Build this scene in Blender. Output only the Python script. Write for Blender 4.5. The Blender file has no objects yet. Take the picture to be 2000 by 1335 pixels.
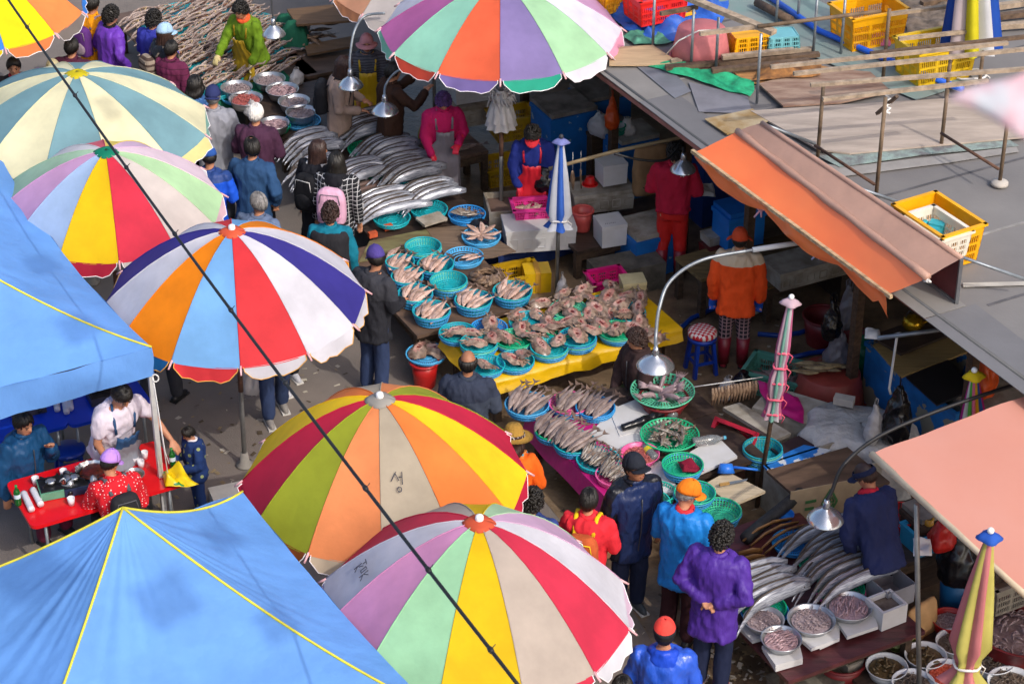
import bpy, math, random
from math import sin, cos, pi, radians, sqrt, atan2
from mathutils import Vector, Matrix, Euler, noise

random.seed(7)
scene = bpy.context.scene
COL = scene.collection

# ---------------------------------------------------------------- camera
CAM_H = 13.0
PITCH = radians(32.0)
FPX = 4400.0            # focal length in pixels of the 2000 px wide photograph
cam_data = bpy.data.cameras.new('camera')
cam = bpy.data.objects.new('camera', cam_data)
COL.objects.link(cam)
cam.location = (0, 0, CAM_H)
cam.rotation_euler = (pi / 2 - PITCH, 0, 0)
cam_data.sensor_width = 36.0
cam_data.lens = 36.0 * FPX / 2000.0
cam_data.clip_start = 0.2
cam_data.clip_end = 2000
cam_data.dof.use_dof = True
cam_data.dof.focus_distance = 21.0
cam_data.dof.aperture_fstop = 4.0
scene.camera = cam

# ---------------------------------------------------------------- light
SUN_EL = radians(43)
SUN_DIR = Vector((0.64 * cos(SUN_EL), -0.77 * cos(SUN_EL), sin(SUN_EL))).normalized()
world = bpy.data.worlds.new('World')
scene.world = world
world.use_nodes = True
wn = world.node_tree
wn.nodes.clear()
w_out = wn.nodes.new('ShaderNodeOutputWorld')
w_bg = wn.nodes.new('ShaderNodeBackground')
w_sky = wn.nodes.new('ShaderNodeTexSky')
w_sky.sky_type = 'NISHITA'
w_sky.sun_disc = False
w_sky.sun_elevation = SUN_EL
w_sky.sun_rotation = atan2(SUN_DIR.x, SUN_DIR.y)
w_sky.air_density = 1.0
w_sky.dust_density = 4.0
w_sky.ozone_density = 1.0
w_bg.inputs['Strength'].default_value = 0.15
wn.links.new(w_sky.outputs[0], w_bg.inputs['Color'])
wn.links.new(w_bg.outputs[0], w_out.inputs['Surface'])
sun_data = bpy.data.lights.new('sun', 'SUN')
sun_data.energy = 1.3
sun_data.angle = radians(0.53)
sun_data.color = (1.0, 0.95, 0.88)
sun = bpy.data.objects.new('sun', sun_data)
COL.objects.link(sun)
sun.rotation_euler = SUN_DIR.to_track_quat('Z', 'Y').to_euler()
sun.location = (10, -5, 20)

scene.view_settings.view_transform = 'Standard'
scene.view_settings.look = 'None'
scene.view_settings.exposure = 0.6
scene.view_settings.gamma = 1.0
scene.render.engine = 'CYCLES'
scene.cycles.max_bounces = 8
scene.cycles.diffuse_bounces = 6
scene.cycles.glossy_bounces = 2
scene.cycles.transmission_bounces = 4
scene.cycles.transparent_max_bounces = 8
scene.cycles.caustics_reflective = False
scene.cycles.caustics_refractive = False

# ---------------------------------------------------------------- photograph <-> place
CP, SP = cos(PITCH), sin(PITCH)
def at(x, y, z=0.0):
    """the point at height z that the photograph shows at pixel (x, y) of 2000x1335"""
    u = (x - 1000) / FPX; v = (y - 667.5) / FPX
    t = (CAM_H - z) / (SP + v * CP)
    return Vector((u * t, (CP - v * SP) * t, z))
def ppm(x, y, z=0.0):
    """pixels per metre there"""
    v = (y - 667.5) / FPX
    return FPX * (SP + v * CP) / (CAM_H - z)
AX = Vector((cos(radians(-62)), sin(radians(-62)), 0))      # along the market lane (towards lower right)
BX = Vector((cos(radians(28)), sin(radians(28)), 0))        # across it
RZ_B = radians(28)

# ---------------------------------------------------------------- colours and materials
def lin(h):
    if not isinstance(h, str): return tuple(h)
    h = h.lstrip('#')
    o = []
    for i in (0, 2, 4):
        c = int(h[i:i + 2], 16) / 255
        o.append(c / 12.92 if c <= 0.04045 else ((c + 0.055) / 1.055) ** 2.4)
    return tuple(o)
def mul(c, k): return tuple(min(0.95, x * k) for x in c)
MATS = {}
def mat(name, col, rough=0.6, metal=0.0, var=0.14, scale=6.0, bump=0.0, bscale=30.0, col2=None, stretch=None,
        transl=0.0, alpha=1.0, spec=0.5, pat=None, perobj=0.0, trans=0.0, coat=0.0, bdist=0.02, w2=0.5):
    if name in MATS: return MATS[name]
    m = bpy.data.materials.new(name); m.use_nodes = True
    nt = m.node_tree; N = nt.nodes; L = nt.links
    bs = N['Principled BSDF']
    c = lin(col)
    tc = N.new('ShaderNodeTexCoord')
    mp = N.new('ShaderNodeMapping')
    L.new(tc.outputs['Object'], mp.inputs['Vector'])
    if stretch: mp.inputs['Scale'].default_value = stretch
    oi = N.new('ShaderNodeObjectInfo')
    ml = N.new('ShaderNodeVectorMath'); ml.operation = 'MULTIPLY_ADD'
    cx = N.new('ShaderNodeCombineXYZ')
    for i in range(3): L.new(oi.outputs['Random'], cx.inputs[i])
    L.new(cx.outputs[0], ml.inputs[0]); ml.inputs[1].default_value = (17.3, 9.1, 23.7)
    L.new(mp.outputs[0], ml.inputs[2])
    no = N.new('ShaderNodeTexNoise'); no.inputs['Scale'].default_value = scale
    no.inputs['Detail'].default_value = 5; no.inputs['Roughness'].default_value = 0.6
    L.new(ml.outputs[0], no.inputs['Vector'])
    ca = mul(c, 1 - var); cb = mul(c, 1 + var)
    if col2 is not None: ca = lin(col2); cb = c
    mx = N.new('ShaderNodeMix'); mx.data_type = 'RGBA'
    mr = N.new('ShaderNodeMapRange'); mr.inputs['From Min'].default_value = 0.5 - 0.3 * w2; mr.inputs['From Max'].default_value = 0.5 + 0.3 * w2
    L.new(no.outputs['Fac'], mr.inputs['Value']); L.new(mr.outputs[0], mx.inputs[0])
    mx.inputs[6].default_value = (*ca, 1); mx.inputs[7].default_value = (*cb, 1)
    out = mx.outputs[2]
    if pat:
        kind = pat[0]; pc = (*lin(pat[1]), 1)
        sx = N.new('ShaderNodeSeparateXYZ'); L.new(tc.outputs['Object'], sx.inputs[0])
        def math_(op, a, b=None, c3=None):
            n = N.new('ShaderNodeMath'); n.operation = op
            for i, q in enumerate((a, b, c3)):
                if q is None: continue
                if isinstance(q, (int, float)): n.inputs[i].default_value = q
                else: L.new(q, n.inputs[i])
            return n.outputs[0]
        def stripes(o, k, w):       # 1 inside thin lines
            f = math_('FRACT', math_('MULTIPLY', o, k)); return math_('LESS_THAN', f, w)
        if kind == 'plaid':
            k, w = pat[2], pat[3]
            f = math_('MAXIMUM', math_('MAXIMUM', stripes(sx.outputs[0], k, w), stripes(sx.outputs[2], k, w)), 0.0)
        elif kind == 'bands': f = stripes(sx.outputs[2], pat[2], pat[3])
        elif kind == 'above': f = math_('GREATER_THAN', sx.outputs[2], pat[2])
        elif kind == 'below': f = math_('LESS_THAN', sx.outputs[2], pat[2])
        elif kind == 'sides': f = math_('GREATER_THAN', math_('ABSOLUTE', sx.outputs[0]), pat[2])
        elif kind == 'front': f = math_('GREATER_THAN', sx.outputs[1], pat[2])
        elif kind == 'dots':
            vo = N.new('ShaderNodeTexVoronoi'); vo.inputs['Scale'].default_value = pat[2]; vo.inputs['Randomness'].default_value = 0.35
            L.new(tc.outputs['Object'], vo.inputs['Vector']); f = math_('LESS_THAN', vo.outputs['Distance'], pat[3])
        elif kind == 'patch':
            n2 = N.new('ShaderNodeTexNoise'); n2.inputs['Scale'].default_value = pat[2]; n2.inputs['Detail'].default_value = 6
            L.new(ml.outputs[0], n2.inputs['Vector']); f = math_('GREATER_THAN', n2.outputs['Fac'], pat[3])
        elif kind == 'check':
            k = pat[2]
            f = math_('ABSOLUTE', math_('SUBTRACT', stripes(sx.outputs[0], k, .5), stripes(sx.outputs[1], k, .5)))
        m3 = N.new('ShaderNodeMix'); m3.data_type = 'RGBA'
        L.new(f, m3.inputs[0]); L.new(out, m3.inputs[6]); m3.inputs[7].default_value = pc
        out = m3.outputs[2]
    if perobj > 0:
        hv = N.new('ShaderNodeHueSaturation')
        r2 = N.new('ShaderNodeMapRange'); r2.inputs['To Min'].default_value = 1 - perobj; r2.inputs['To Max'].default_value = 1 + perobj
        L.new(oi.outputs['Random'], r2.inputs['Value']); L.new(r2.outputs[0], hv.inputs['Value']); L.new(out, hv.inputs['Color'])
        out = hv.outputs[0]
    L.new(out, bs.inputs['Base Color'])
    bs.inputs['Roughness'].default_value = rough
    bs.inputs['Metallic'].default_value = metal
    bs.inputs['Specular IOR Level'].default_value = spec
    if coat: bs.inputs['Coat Weight'].default_value = coat
    if trans: bs.inputs['Transmission Weight'].default_value = trans
    if alpha < 1: bs.inputs['Alpha'].default_value = alpha
    if bump > 0:
        nb = N.new('ShaderNodeTexNoise'); nb.inputs['Scale'].default_value = bscale; nb.inputs['Detail'].default_value = 4
        L.new(ml.outputs[0], nb.inputs['Vector'])
        bp = N.new('ShaderNodeBump'); bp.inputs['Strength'].default_value = bump; bp.inputs['Distance'].default_value = bdist
        L.new(nb.outputs['Fac'], bp.inputs['Height']); L.new(bp.outputs[0], bs.inputs['Normal'])
    if transl > 0:
        tr = N.new('ShaderNodeBsdfTranslucent'); L.new(out, tr.inputs['Color'])
        ms = N.new('ShaderNodeMixShader'); ms.inputs[0].default_value = transl
        L.new(bs.outputs[0], ms.inputs[1]); L.new(tr.outputs[0], ms.inputs[2])
        L.new(ms.outputs[0], N['Material Output'].inputs['Surface'])
    MATS[name] = m
    return m
def cloth(name, col, **k):
    k.setdefault('rough', 0.85); k.setdefault('bump', 0.5); k.setdefault('bscale', 11); k.setdefault('stretch', (1, 1, 0.45)); k.setdefault('spec', 0.25); k.setdefault('bdist', 0.05); k.setdefault('var', 0.12)
    return mat(name, col, **k)
def plastic(name, col, **k):
    k.setdefault('rough', 0.38); k.setdefault('var', 0.1)
    return mat(name, col, **k)
def wood(name, col, col2=None, **k):
    k.setdefault('rough', 0.8); k.setdefault('stretch', (1.2, 9, 9)); k.setdefault('scale', 3); k.setdefault('bump', 0.3); k.setdefault('bscale', 12); k.setdefault('var', 0.35); k.setdefault('bdist', 0.01)
    return mat(name, col, col2=col2, **k)

# ---------------------------------------------------------------- mesh helpers
class MB:
    def __init__(s): s.v = []; s.f = []; s.m = []; s.sm = []
    def add(s, vs, fs, mi=0, sm=False, M=None):
        b = len(s.v)
        if M is not None: vs = [M @ Vector(p) for p in vs]
        s.v.extend([tuple(p) for p in vs])
        for f in fs: s.f.append(tuple(i + b for i in f)); s.m.append(mi); s.sm.append(sm)
        return s
    def box(s, c, d, rz=0.0, mi=0, M=None, taper=1.0):
        x, y, z = d[0] / 2, d[1] / 2, d[2] / 2
        vs = [(-x * taper, -y * taper, -z), (x * taper, -y * taper, -z), (x * taper, y * taper, -z), (-x * taper, y * taper, -z), (-x, -y, z), (x, -y, z), (x, y, z), (-x, y, z)]
        R = Matrix.Translation(Vector(c)) @ Matrix.Rotation(rz, 4, 'Z')
        if M is not None: R = M @ R
        return s.add(vs, [(0, 3, 2, 1), (4, 5, 6, 7), (0, 1, 5, 4), (1, 2, 6, 5), (2, 3, 7, 6), (3, 0, 4, 7)], mi, False, R)
    def beam(s, a, b, w, h=None, mi=0, up=None):
        a, b = Vector(a), Vector(b); h = h or w
        d = (b - a); ln = d.length; d.normalize()
        u = Vector(up) if up else (Vector((0, 0, 1)) if abs(d.z) < 0.95 else Vector((1, 0, 0)))
        sx = d.cross(u).normalized(); u = sx.cross(d).normalized()
        vs = []
        for p in (a, b):
            for i, j in ((-1, -1), (1, -1), (1, 1), (-1, 1)): vs.append(p + sx * (i * w / 2) + u * (j * h / 2))
        return s.add(vs, [(3, 2, 1, 0), (4, 5, 6, 7), (0, 1, 5, 4), (1, 2, 6, 5), (2, 3, 7, 6), (3, 0, 4, 7)], mi)
    def tube(s, pts, rad, seg=8, mi=0, caps=True, flat=1.0, sm=True, side=None, M=None):
        pts = [Vector(p) for p in pts]; n = len(pts)
        if isinstance(rad, (int, float)): rad = [rad] * n
        t0 = (pts[1] - pts[0]).normalized()
        u = Vector(side) if side is not None else (Vector((0, 0, 1)) if abs(t0.z) < 0.9 else Vector((1, 0, 0)))
        vs = []
        for i, p in enumerate(pts):
            t = (pts[min(i + 1, n - 1)] - pts[max(i - 1, 0)]).normalized()
            u = (u - t * u.dot(t))
            if u.length < 1e-6: u = t.orthogonal()
            u.normalize(); w = t.cross(u)
            for k in range(seg):
                a = 2 * pi * k / seg
                vs.append(p + u * (cos(a) * rad[i]) + w * (sin(a) * rad[i] * flat))
        fs = []
        for i in range(n - 1):
            for k in range(seg):
                k2 = (k + 1) % seg
                fs.append((i * seg + k, i * seg + k2, (i + 1) * seg + k2, (i + 1) * seg + k))
        if caps: fs.append(tuple(reversed(range(seg)))); fs.append(tuple(range((n - 1) * seg, n * seg)))
        return s.add(vs, fs, mi, sm, M)
    def lathe(s, prof, seg=24, mi=0, M=None, sm=True, close=False):
        vs = []; fs = []
        for r, z in prof:
            for k in range(seg):
                a = 2 * pi * k / seg; vs.append((r * cos(a), r * sin(a), z))
        for i in range(len(prof) - 1):
            for k in range(seg):
                k2 = (k + 1) % seg
                fs.append((i * seg + k, i * seg + k2, (i + 1) * seg + k2, (i + 1) * seg + k))
        if close: fs.append(tuple(reversed(range(seg)))); fs.append(tuple(range((len(prof) - 1) * seg, len(prof) * seg)))
        return s.add(vs, fs, mi, sm, M)
    def ell(s, c, r, nu=14, nv=9, mi=0, M=None, R=None):
        vs = []; fs = []
        for j in range(1, nv):
            th = pi * j / nv
            for k in range(nu):
                a = 2 * pi * k / nu; vs.append(Vector((r[0] * sin(th) * cos(a), r[1] * sin(th) * sin(a), r[2] * cos(th))))
        vs += [Vector((0, 0, r[2])), Vector((0, 0, -r[2]))]
        t, b = len(vs) - 2, len(vs) - 1
        for j in range(nv - 2):
            for k in range(nu):
                k2 = (k + 1) % nu; fs.append((j * nu + k, (j + 1) * nu + k, (j + 1) * nu + k2, j * nu + k2))
        for k in range(nu):
            k2 = (k + 1) % nu
            fs.append((t, k, k2)); fs.append((b, (nv - 2) * nu + k2, (nv - 2) * nu + k))
        if R is not None: vs = [R @ p for p in vs]
        vs = [p + Vector(c) for p in vs]
        return s.add(vs, fs, mi, True, M)
    def grid(s, P, mi=0, sm=True, thick=0.0, M=None):
        """P[i][j] points; thick>0 gives a second layer offset along -z and rims"""
        a, b = len(P), len(P[0])
        vs = [Vector(p) for row in P for p in row]
        fs = [(i * b + j, (i + 1) * b + j, (i + 1) * b + j + 1, i * b + j + 1) for i in range(a - 1) for j in range(b - 1)]
        if thick:
            n = len(vs)
            # offset along average normal
            nr = [Vector((0, 0, 0)) for _ in vs]
            for f in fs:
                nn = (vs[f[1]] - vs[f[0]]).cross(vs[f[2]] - vs[f[0]])
                for i in f: nr[i] += nn
            nr = [(q.normalized() if q.length > 0 else Vector((0, 0, 1))) for q in nr]
            vs = vs + [p - q * thick for p, q in zip(vs, nr)]
            top = list(fs)
            fs = fs + [tuple(i + n for i in reversed(f)) for f in top]
            ring = [j for j in range(b)] + [i * b + b - 1 for i in range(1, a)] + [(a - 1) * b + j for j in range(b - 2, -1, -1)] + [i * b for i in range(a - 2, 0, -1)]
            for k in range(len(ring)):
                p, q = ring[k], ring[(k + 1) % len(ring)]
                fs.append((p, q, q + n, p + n))
        return s.add(vs, fs, mi, sm, M)
    def slab(s, poly, th, mi=0, M=None):
        n = len(poly); poly = [Vector(p) for p in poly]
        nn = Vector((0, 0, 0))
        for i in range(n): nn += poly[i].cross(poly[(i + 1) % n])
        if nn.z < 0: poly = poly[::-1]
        vs = poly + [p - Vector((0, 0, th)) for p in poly]
        fs = [tuple(range(n)), tuple(range(2 * n - 1, n - 1, -1))]
        for i in range(n):
            j = (i + 1) % n; fs.append((j, i, i + n, j + n))
        return s.add(vs, fs, mi, False, M)
    def mesh(s, name):
        me = bpy.data.meshes.new(name)
        me.from_pydata(s.v, [], s.f)
        if s.f:
            me.polygons.foreach_set('material_index', s.m); me.polygons.foreach_set('use_smooth', s.sm)
        me.update(); return me

def put(name, me, mats=None, parent=None, loc=None, rot=None, scale=None):
    """link one object; me is an MB or a shared mesh"""
    if isinstance(me, MB): me = me.mesh(name)
    if mats is not None and len(me.materials) == 0:
        for m in (mats if isinstance(mats, (list, tuple)) else [mats]): me.materials.append(m)
    o = bpy.data.objects.new(name, me); COL.objects.link(o)
    if parent is not None: o.parent = parent
    if loc is not None: o.location = loc
    if rot is not None: o.rotation_euler = rot if not isinstance(rot, (int, float)) else (0, 0, rot)
    if scale is not None: o.scale = scale if not isinstance(scale, (int, float)) else (scale,) * 3
    return o
def tag(o, label=None, cat=None, group=None, kind=None):
    if label: o['label'] = label
    if cat: o['category'] = cat
    if group: o['group'] = group
    if kind: o['kind'] = kind
    return o
def thing(name, label, cat, loc=(0, 0, 0), rz=0.0, group=None):
    o = bpy.data.objects.new(name, None); COL.objects.link(o)
    o.location = loc; o.empty_display_size = 0.1
    o.rotation_euler = rz if not isinstance(rz, (int, float)) else (0, 0, rz)
    return tag(o, label, cat, group)
def rnd(a, b): return random.uniform(a, b)
BAKE = []       # objects with modifiers, turned into plain meshes at the end
def remesh(o, vox, disp=0.0, dscale=0.12, smooth=2):
    m = o.modifiers.new('r', 'REMESH'); m.mode = 'VOXEL'; m.voxel_size = vox; m.use_smooth_shade = True
    if smooth:
        q = o.modifiers.new('s', 'SMOOTH'); q.iterations = smooth; q.factor = 0.5
    BAKE.append((o, disp, dscale)); return o
def bake_all():
    dg = bpy.context.evaluated_depsgraph_get()
    new = []
    for o, disp, ds in BAKE:
        me = bpy.data.meshes.new_from_object(o.evaluated_get(dg)); new.append((o, me, disp, ds))
    for n_, (o, me, disp, ds) in enumerate(new):
        o.modifiers.clear(); me.name = o.data.name; o.data = me
        if disp:        # cloth folds: ridged noise drawn out along the height
            k = 1 / ds * .8; off = n_ * 3.7
            nv = len(me.vertices); co = [0.0] * (3 * nv); nr = [0.0] * (3 * nv)
            me.vertices.foreach_get('co', co); me.vertices.foreach_get('normal', nr)
            for i in range(0, 3 * nv, 3):
                x, y, z = co[i], co[i + 1], co[i + 2]
                w = noise.noise(Vector((x * k * .8 + off, y * k * .8, z * k * .38 + x * k * .25)))
                w2 = noise.noise(Vector((x * k * 1.9 + off, y * k * 1.9 + 7, z * k * .9)))
                r = disp * .5 * ((1 - 2.4 * abs(w)) * .55 + (1 - 2.4 * abs(w2)) * .3)
                co[i] += nr[i] * r; co[i + 1] += nr[i + 1] * r; co[i + 2] += nr[i + 2] * r
            me.vertices.foreach_set('co', co)
            me.update()
# ================================================================ the setting
g = MB()
g.grid([[(-150 + 300 * i / 2, -60 + 300 * j / 2, 0) for j in range(3)] for i in range(3)])
ground = put('ground', g, mat('asphalt', '#857b73', rough=0.85, scale=1.4, col2='#655d57', w2=1.2, bump=0.6, bscale=90, bdist=0.01))
ground['kind'] = 'structure'
lane = MB()
Z = 0.004
lane.slab([at(650, 180, Z), at(1000, 20, Z), at(1900, 300, Z), at(2300, 1000, Z), at(2200, 1600, Z), at(1480, 1600, Z), at(1230, 1180, Z), at(1000, 900, Z), at(770, 620, Z)], 0.003)
put('wet_pavement', lane, mat('wet_concrete', '#8f7960', rough=0.36, scale=2.6, bump=0.6, bscale=26, bdist=0.012, spec=0.4, col2='#564738'))['kind'] = 'structure'

# ---------------------------------------------------------------- market shed with its flat roof
RZ = 2.5
eA = at(1165, 145, RZ) - AX * 7.5
eB = at(2000, 742, RZ) + AX * 0.45
eA2 = eA + BX * 9; eB2 = eB + BX * 9
shed = thing('market_shed', 'long open market shed with a flat grey sheet roof', 'shed', (eA + eB) / 2 * 1.0)
shed.location.z = 0
def loc(o, p): return Vector(p) - o.location
m_roof = mat('roof_felt', '#85827f', rough=0.8, scale=0.9, col2='#625f60', w2=1.3, bump=0.25, bscale=40, bdist=0.006)
m_roofline = mat('roof_edge', '#4b4c4e', rough=0.6)
m_edge_red = mat('eave_board', '#8d5a50', rough=0.7, var=0.3, scale=3)
r = MB(); r.slab([loc(shed, p) for p in (eA, eB, eB2, eA2)], 0.05)
roof = put('roof', r, m_roof, shed)
e = MB(); e.beam(loc(shed, eA) + Vector((0, 0, -0.075)), loc(shed, eB) + Vector((0, 0, -0.075)), 0.03, 0.05)
put('eave_board', e, m_edge_red, roof)
e = MB(); e.tube([loc(shed, eA + BX * 0.015 + Vector((0, 0, 0.005))), loc(shed, eB + BX * 0.015 + Vector((0, 0, 0.005)))], 0.02, 6)
put('edge_strip', e, m_roofline, roof)
# overlapping felt sheets along the eave
L0 = (eB - eA).length; n = 9
for i in range(n):
    a = eA + AX * (L0 * i / n + 0.01); b = eA + AX * (L0 * (i + 1) / n - 0.0)
    q = MB(); zz = Vector((0, 0, 0.008 + 0.004 * (i % 2)))
    q.slab([loc(shed, a + BX * .05 + zz), loc(shed, b + BX * .05 + zz), loc(shed, b + BX * rnd(.5, .62) + zz), loc(shed, a + BX * rnd(.5, .62) + zz)], 0.006)
    put('felt_strip', q, mat('felt_strip%d' % (i % 3), ('#76716f', '#7d7a77', '#6b6a6c')[i % 3], rough=0.75, scale=1.5, var=0.1, bump=.2, bscale=30, bdist=.006), roof)
# sheet joints, tar lines, old patches and one painted pennant shadow on the roof
for k in range(14):
    a = eA + AX * (L0 * (k + .5) / 14); q = MB(); zz = Vector((0, 0, .004))
    q.slab([loc(shed, a + BX * .7 + zz), loc(shed, a + AX * .035 + BX * .7 + zz), loc(shed, a + AX * rnd(.03, .05) + BX * 8.8 + zz), loc(shed, a + AX * rnd(-.01, .01) + BX * 8.8 + zz)], .003)
    put('sheet_joint', q, mat('tar_line%d' % (k % 2), ('#585658', '#8d8a86')[k % 2], rough=.7, var=.3, scale=5), roof)
for pts, c_ in (([(1240, 127), (1302, 125), (1350, 178), (1318, 192)], '#6a6c74'), ([(1880, 552), (2010, 549), (2010, 556), (1882, 560)], '#b4afa6'), ([(1345, 160), (1460, 188), (1470, 222), (1365, 218)], '#74737a'), ([(1570, 312), (1650, 326), (1850, 302), (1985, 286), (1990, 296), (1850, 318), (1640, 345)], '#908c88')):  # the first, bluish slab is a pennant's shadow laid on as colour
    q = MB(); q.slab([loc(shed, at(x, y, RZ + .022)) for x, y in pts], .003); put('roof_patch_and_shadow', q, mat('roof_patch_and_shadow' + c_, c_, rough=.75, var=.15, scale=4), roof)
m_post = wood('dark_post', '#4a3626', rough=0.85)
posts = [(1180, 400), (1318, 600), (1100, 330), (1555, 640), (1868, 812), (2010, 980)]
for d in (1.2, 3.1, 5.3, 6.9, 8.2, 10.2, 12.0, 13.0):
    p = eA + AX * (d + 1.0) + BX * 0.95
    q = MB(); q.box(loc(shed, (p.x, p.y, RZ / 2 - .03)), (0.09, 0.09, RZ - 0.06), RZ_B)
    put('post', q, m_post, shed)
wl = MB()
pa, pb = eA + BX * 3.0, eB + BX * 3.0
wl.slab([loc(shed, (pa.x, pa.y, 2.44)), loc(shed, (pb.x, pb.y, 2.44)), loc(shed, pb + BX * .05 + Vector((0, 0, -.06))), loc(shed, pa + BX * .05 + Vector((0, 0, -.06)))], 2.44)
put('back_wall', wl, mat('shed_wall', '#7a7064', rough=0.9, var=0.4, scale=2), shed)

# ---------------------------------------------------------------- parasols
def canopy(name): return None
def pcl(h): 
    return mat('parasol_' + h, mul(lin(h), .85), rough=0.75, scale=2.2, var=0.11, bump=0.22, bscale=7, transl=0.22, spec=0.3, bdist=0.03)
m_trim = mat('parasol_trim', '#e8e2e4', rough=0.8)
m_pole = mat('grey_pole', '#8a8a88', rough=0.45, metal=0.6, var=0.25, scale=4)
m_rust = mat('rust', '#5d4132', rough=0.85, var=0.5, scale=8)
m_white = plastic('white_plastic', '#e9e9e6')
def prof(t): return t ** 1.75          # canopy drop from hub (0) to rim (1)
def umbrella(label, hub, r, rise, z_rim, cols, val, rot, cap='#e2603f', trim='#e8e2e4', tilt=(0, 0), group='open market parasols', knob=True, dark_valance=None, vh=0.13, pole=True, nseg=12, curl=None):
    zt = z_rim + rise
    h = at(hub[0], hub[1], zt)
    u = thing('parasol', label, 'parasol', (h.x, h.y, 0), (tilt[0], tilt[1], 0), group)
    # keep the hub at its place although the parasol tilts about its foot
    off = Euler((tilt[0], tilt[1], 0)).to_matrix() @ Vector((0, 0, zt))
    u.location = h - off; u.location.z = max(-0.05, u.location.z) if abs(u.location.z) < .05 else u.location.z
    N = nseg
    def pt(a, t, mid):
        rr = r * t * (1 - mid * 0.034 * t)          # straight cloth edge between two ribs
        z = zt - rise * prof(t) - mid * 0.025 * t
        return Vector((rr * cos(a), rr * sin(a), z))
    mtrim = mat('trim_' + trim, trim, rough=0.8)
    for i in range(N):
        a0 = rot + 2 * pi * i / N; a1 = rot + 2 * pi * (i + 1) / N
        q = MB(); rows = []
        nt, na = 9, 7
        for a_ in range(nt):
            t = 0.03 + 0.97 * a_ / (nt - 1)
            row = []
            for b_ in range(na):
                s = b_ / (na - 1); mid = 1 - (2 * s - 1) ** 2
                p = pt(a0 + (a1 - a0) * s, t, mid)
                w = noise.noise(Vector((p.x * 2.2 + i * 3.1, p.y * 2.2, hub[0]))) * 0.014 * (t > .05)
                row.append(p + Vector((0, 0, w * mid)))
            rows.append(row)
        q.grid(rows)
        q.tube([r_[0] + Vector((0, 0, .003)) for r_ in rows], .005, 5)
        pn = put('panel', q, pcl(cols[i % len(cols)]), u)
        # hanging valance with rounded corners and a light binding
        v = MB(); nb = 9; up = []; lo = []; flare = rnd(.0, .35)
        if curl and i in curl: flare = curl[i]
        for b_ in range(nb):
            s = 0.04 + 0.92 * b_ / (nb - 1); mid = 1 - (2 * s - 1) ** 2
            p = pt(a0 + (a1 - a0) * s, 0.995, mid)
            e = min(s - 0.04, 0.96 - s) / 0.92
            k = vh * (0.25 + 0.75 * max(0.0, min(1, e / 0.16)) ** 0.5) * rnd(.97, 1.03)
            ou = Vector((cos((a0 + a1) / 2), sin((a0 + a1) / 2), 0))
            w = 0.018 * sin(s * 19 + i * 2)
            up.append(p); lo.append(p + Vector((0, 0, -k * cos(flare))) + ou * (k * sin(flare) + 0.02 + w))
        v.grid([up, [(p + q_) / 2 + Vector((0, 0, 0)) for p, q_ in zip(up, lo)], lo])
        path = [up[0]] + lo + [up[-1]]
        v.tube(path, 0.0045, 5, mi=1)
        put('valance', v, [pcl(val[i % len(val)]), mtrim], pn)
        tip = MB(); p = pt(a0, 1.0, 0); d = Vector((cos(a0), sin(a0), -0.75))
        tip.tube([p - d * .02, p + d * 0.055], [0.012, 0.009], 6)
        put('rib_tip', tip, mat('rib_tip', '#d9a7ab', rough=.6), u)
        rb = MB()
        rb.tube([pt(a0, t, 0) + Vector((0, 0, -0.012)) for t in (0.05, .3, .55, .8, 1.0)], 0.007, 5)
        rb.tube([Vector((0, 0, zt - rise - .12)), pt(a0, .5, 0) + Vector((0, 0, -0.02))], 0.006, 5)
        put('rib', rb, m_pole, u)
    c = MB(); rows = []
    for a_ in range(4):
        t = a_ / 3
        rows.append([Vector(((0.015 + .11 * t * (1 + .08 * cos(4 * b_ * 2 * pi / 20))) * cos(2 * pi * b_ / 20), (0.015 + .11 * t * (1 + .08 * cos(4 * b_ * 2 * pi / 20))) * sin(2 * pi * b_ / 20), zt + 0.02 - 0.035 * t * t)) for b_ in range(21)])
    c.grid(rows, thick=0.004)
    cp = put('hub_cap', c, pcl(cap), u)
    if knob:
        k = MB(); k.lathe([(0.03, zt), (0.034, zt + .03), (0.03, zt + .055), (0.012, zt + .065), (0.0, zt + .066)], 12)
        put('knob', k, m_white, cp)
    if pole:
        p = MB(); p.tube([(0, 0, 0), (0, 0, zt * .5)], 0.024, 10); p.tube([(0, 0, zt * .48), (0, 0, zt - .02)], 0.02, 10); p.tube([(0, 0, zt * .33), (0, 0, zt * .45)], 0.026, 10, mi=1)
        put('pole', p, [m_pole, m_rust], u)
        b = MB(); b.lathe([(0.0, 0.0), (0.085, 0.0), (0.09, 0.02), (.05, .05), (.035, .16), (0.0, .16)], 16)
        put('base', b, mat('concrete_base', '#8b8780', rough=.9), u)
    return u

# panels are listed counter-clockwise (seen from above), starting at the angle rot (degrees from +x)
W_, NV, RD, LB, OR = '#dedce4', '#3d3692', '#e0383f', '#7cb4ea', '#f58a0c'
u3 = umbrella('orange, red, white and navy striped parasol over the grey pole by the blue tent', (453, 450), 1.25, 0.74, 1.95,
    [LB, RD, W_, NV, W_, OR], [RD, W_, W_, W_, OR, '#1f6fae'], radians(-112), trim='#dba24a', tilt=(0, radians(1)))
YE, BE, CR, WH, MV, GR = '#eec308', '#c0b1a4', '#d83450', '#dfdde4', '#dcb3d2', '#bfe3b8'
u5 = umbrella('parasol of yellow, beige, pink-red, white and mauve panels with an orange hub, nearest the lens', (936, 1018), 1.235, 0.79, 1.86,
    [YE, BE, CR, WH, MV, GR, YE, BE, CR, '#cfccd6', '#d694c0', '#a9dfb0'], ['#e8e6ec', CR, WH, '#efd0e6', GR, YE], radians(-102), tilt=(radians(-2), radians(2.5)))
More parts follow.
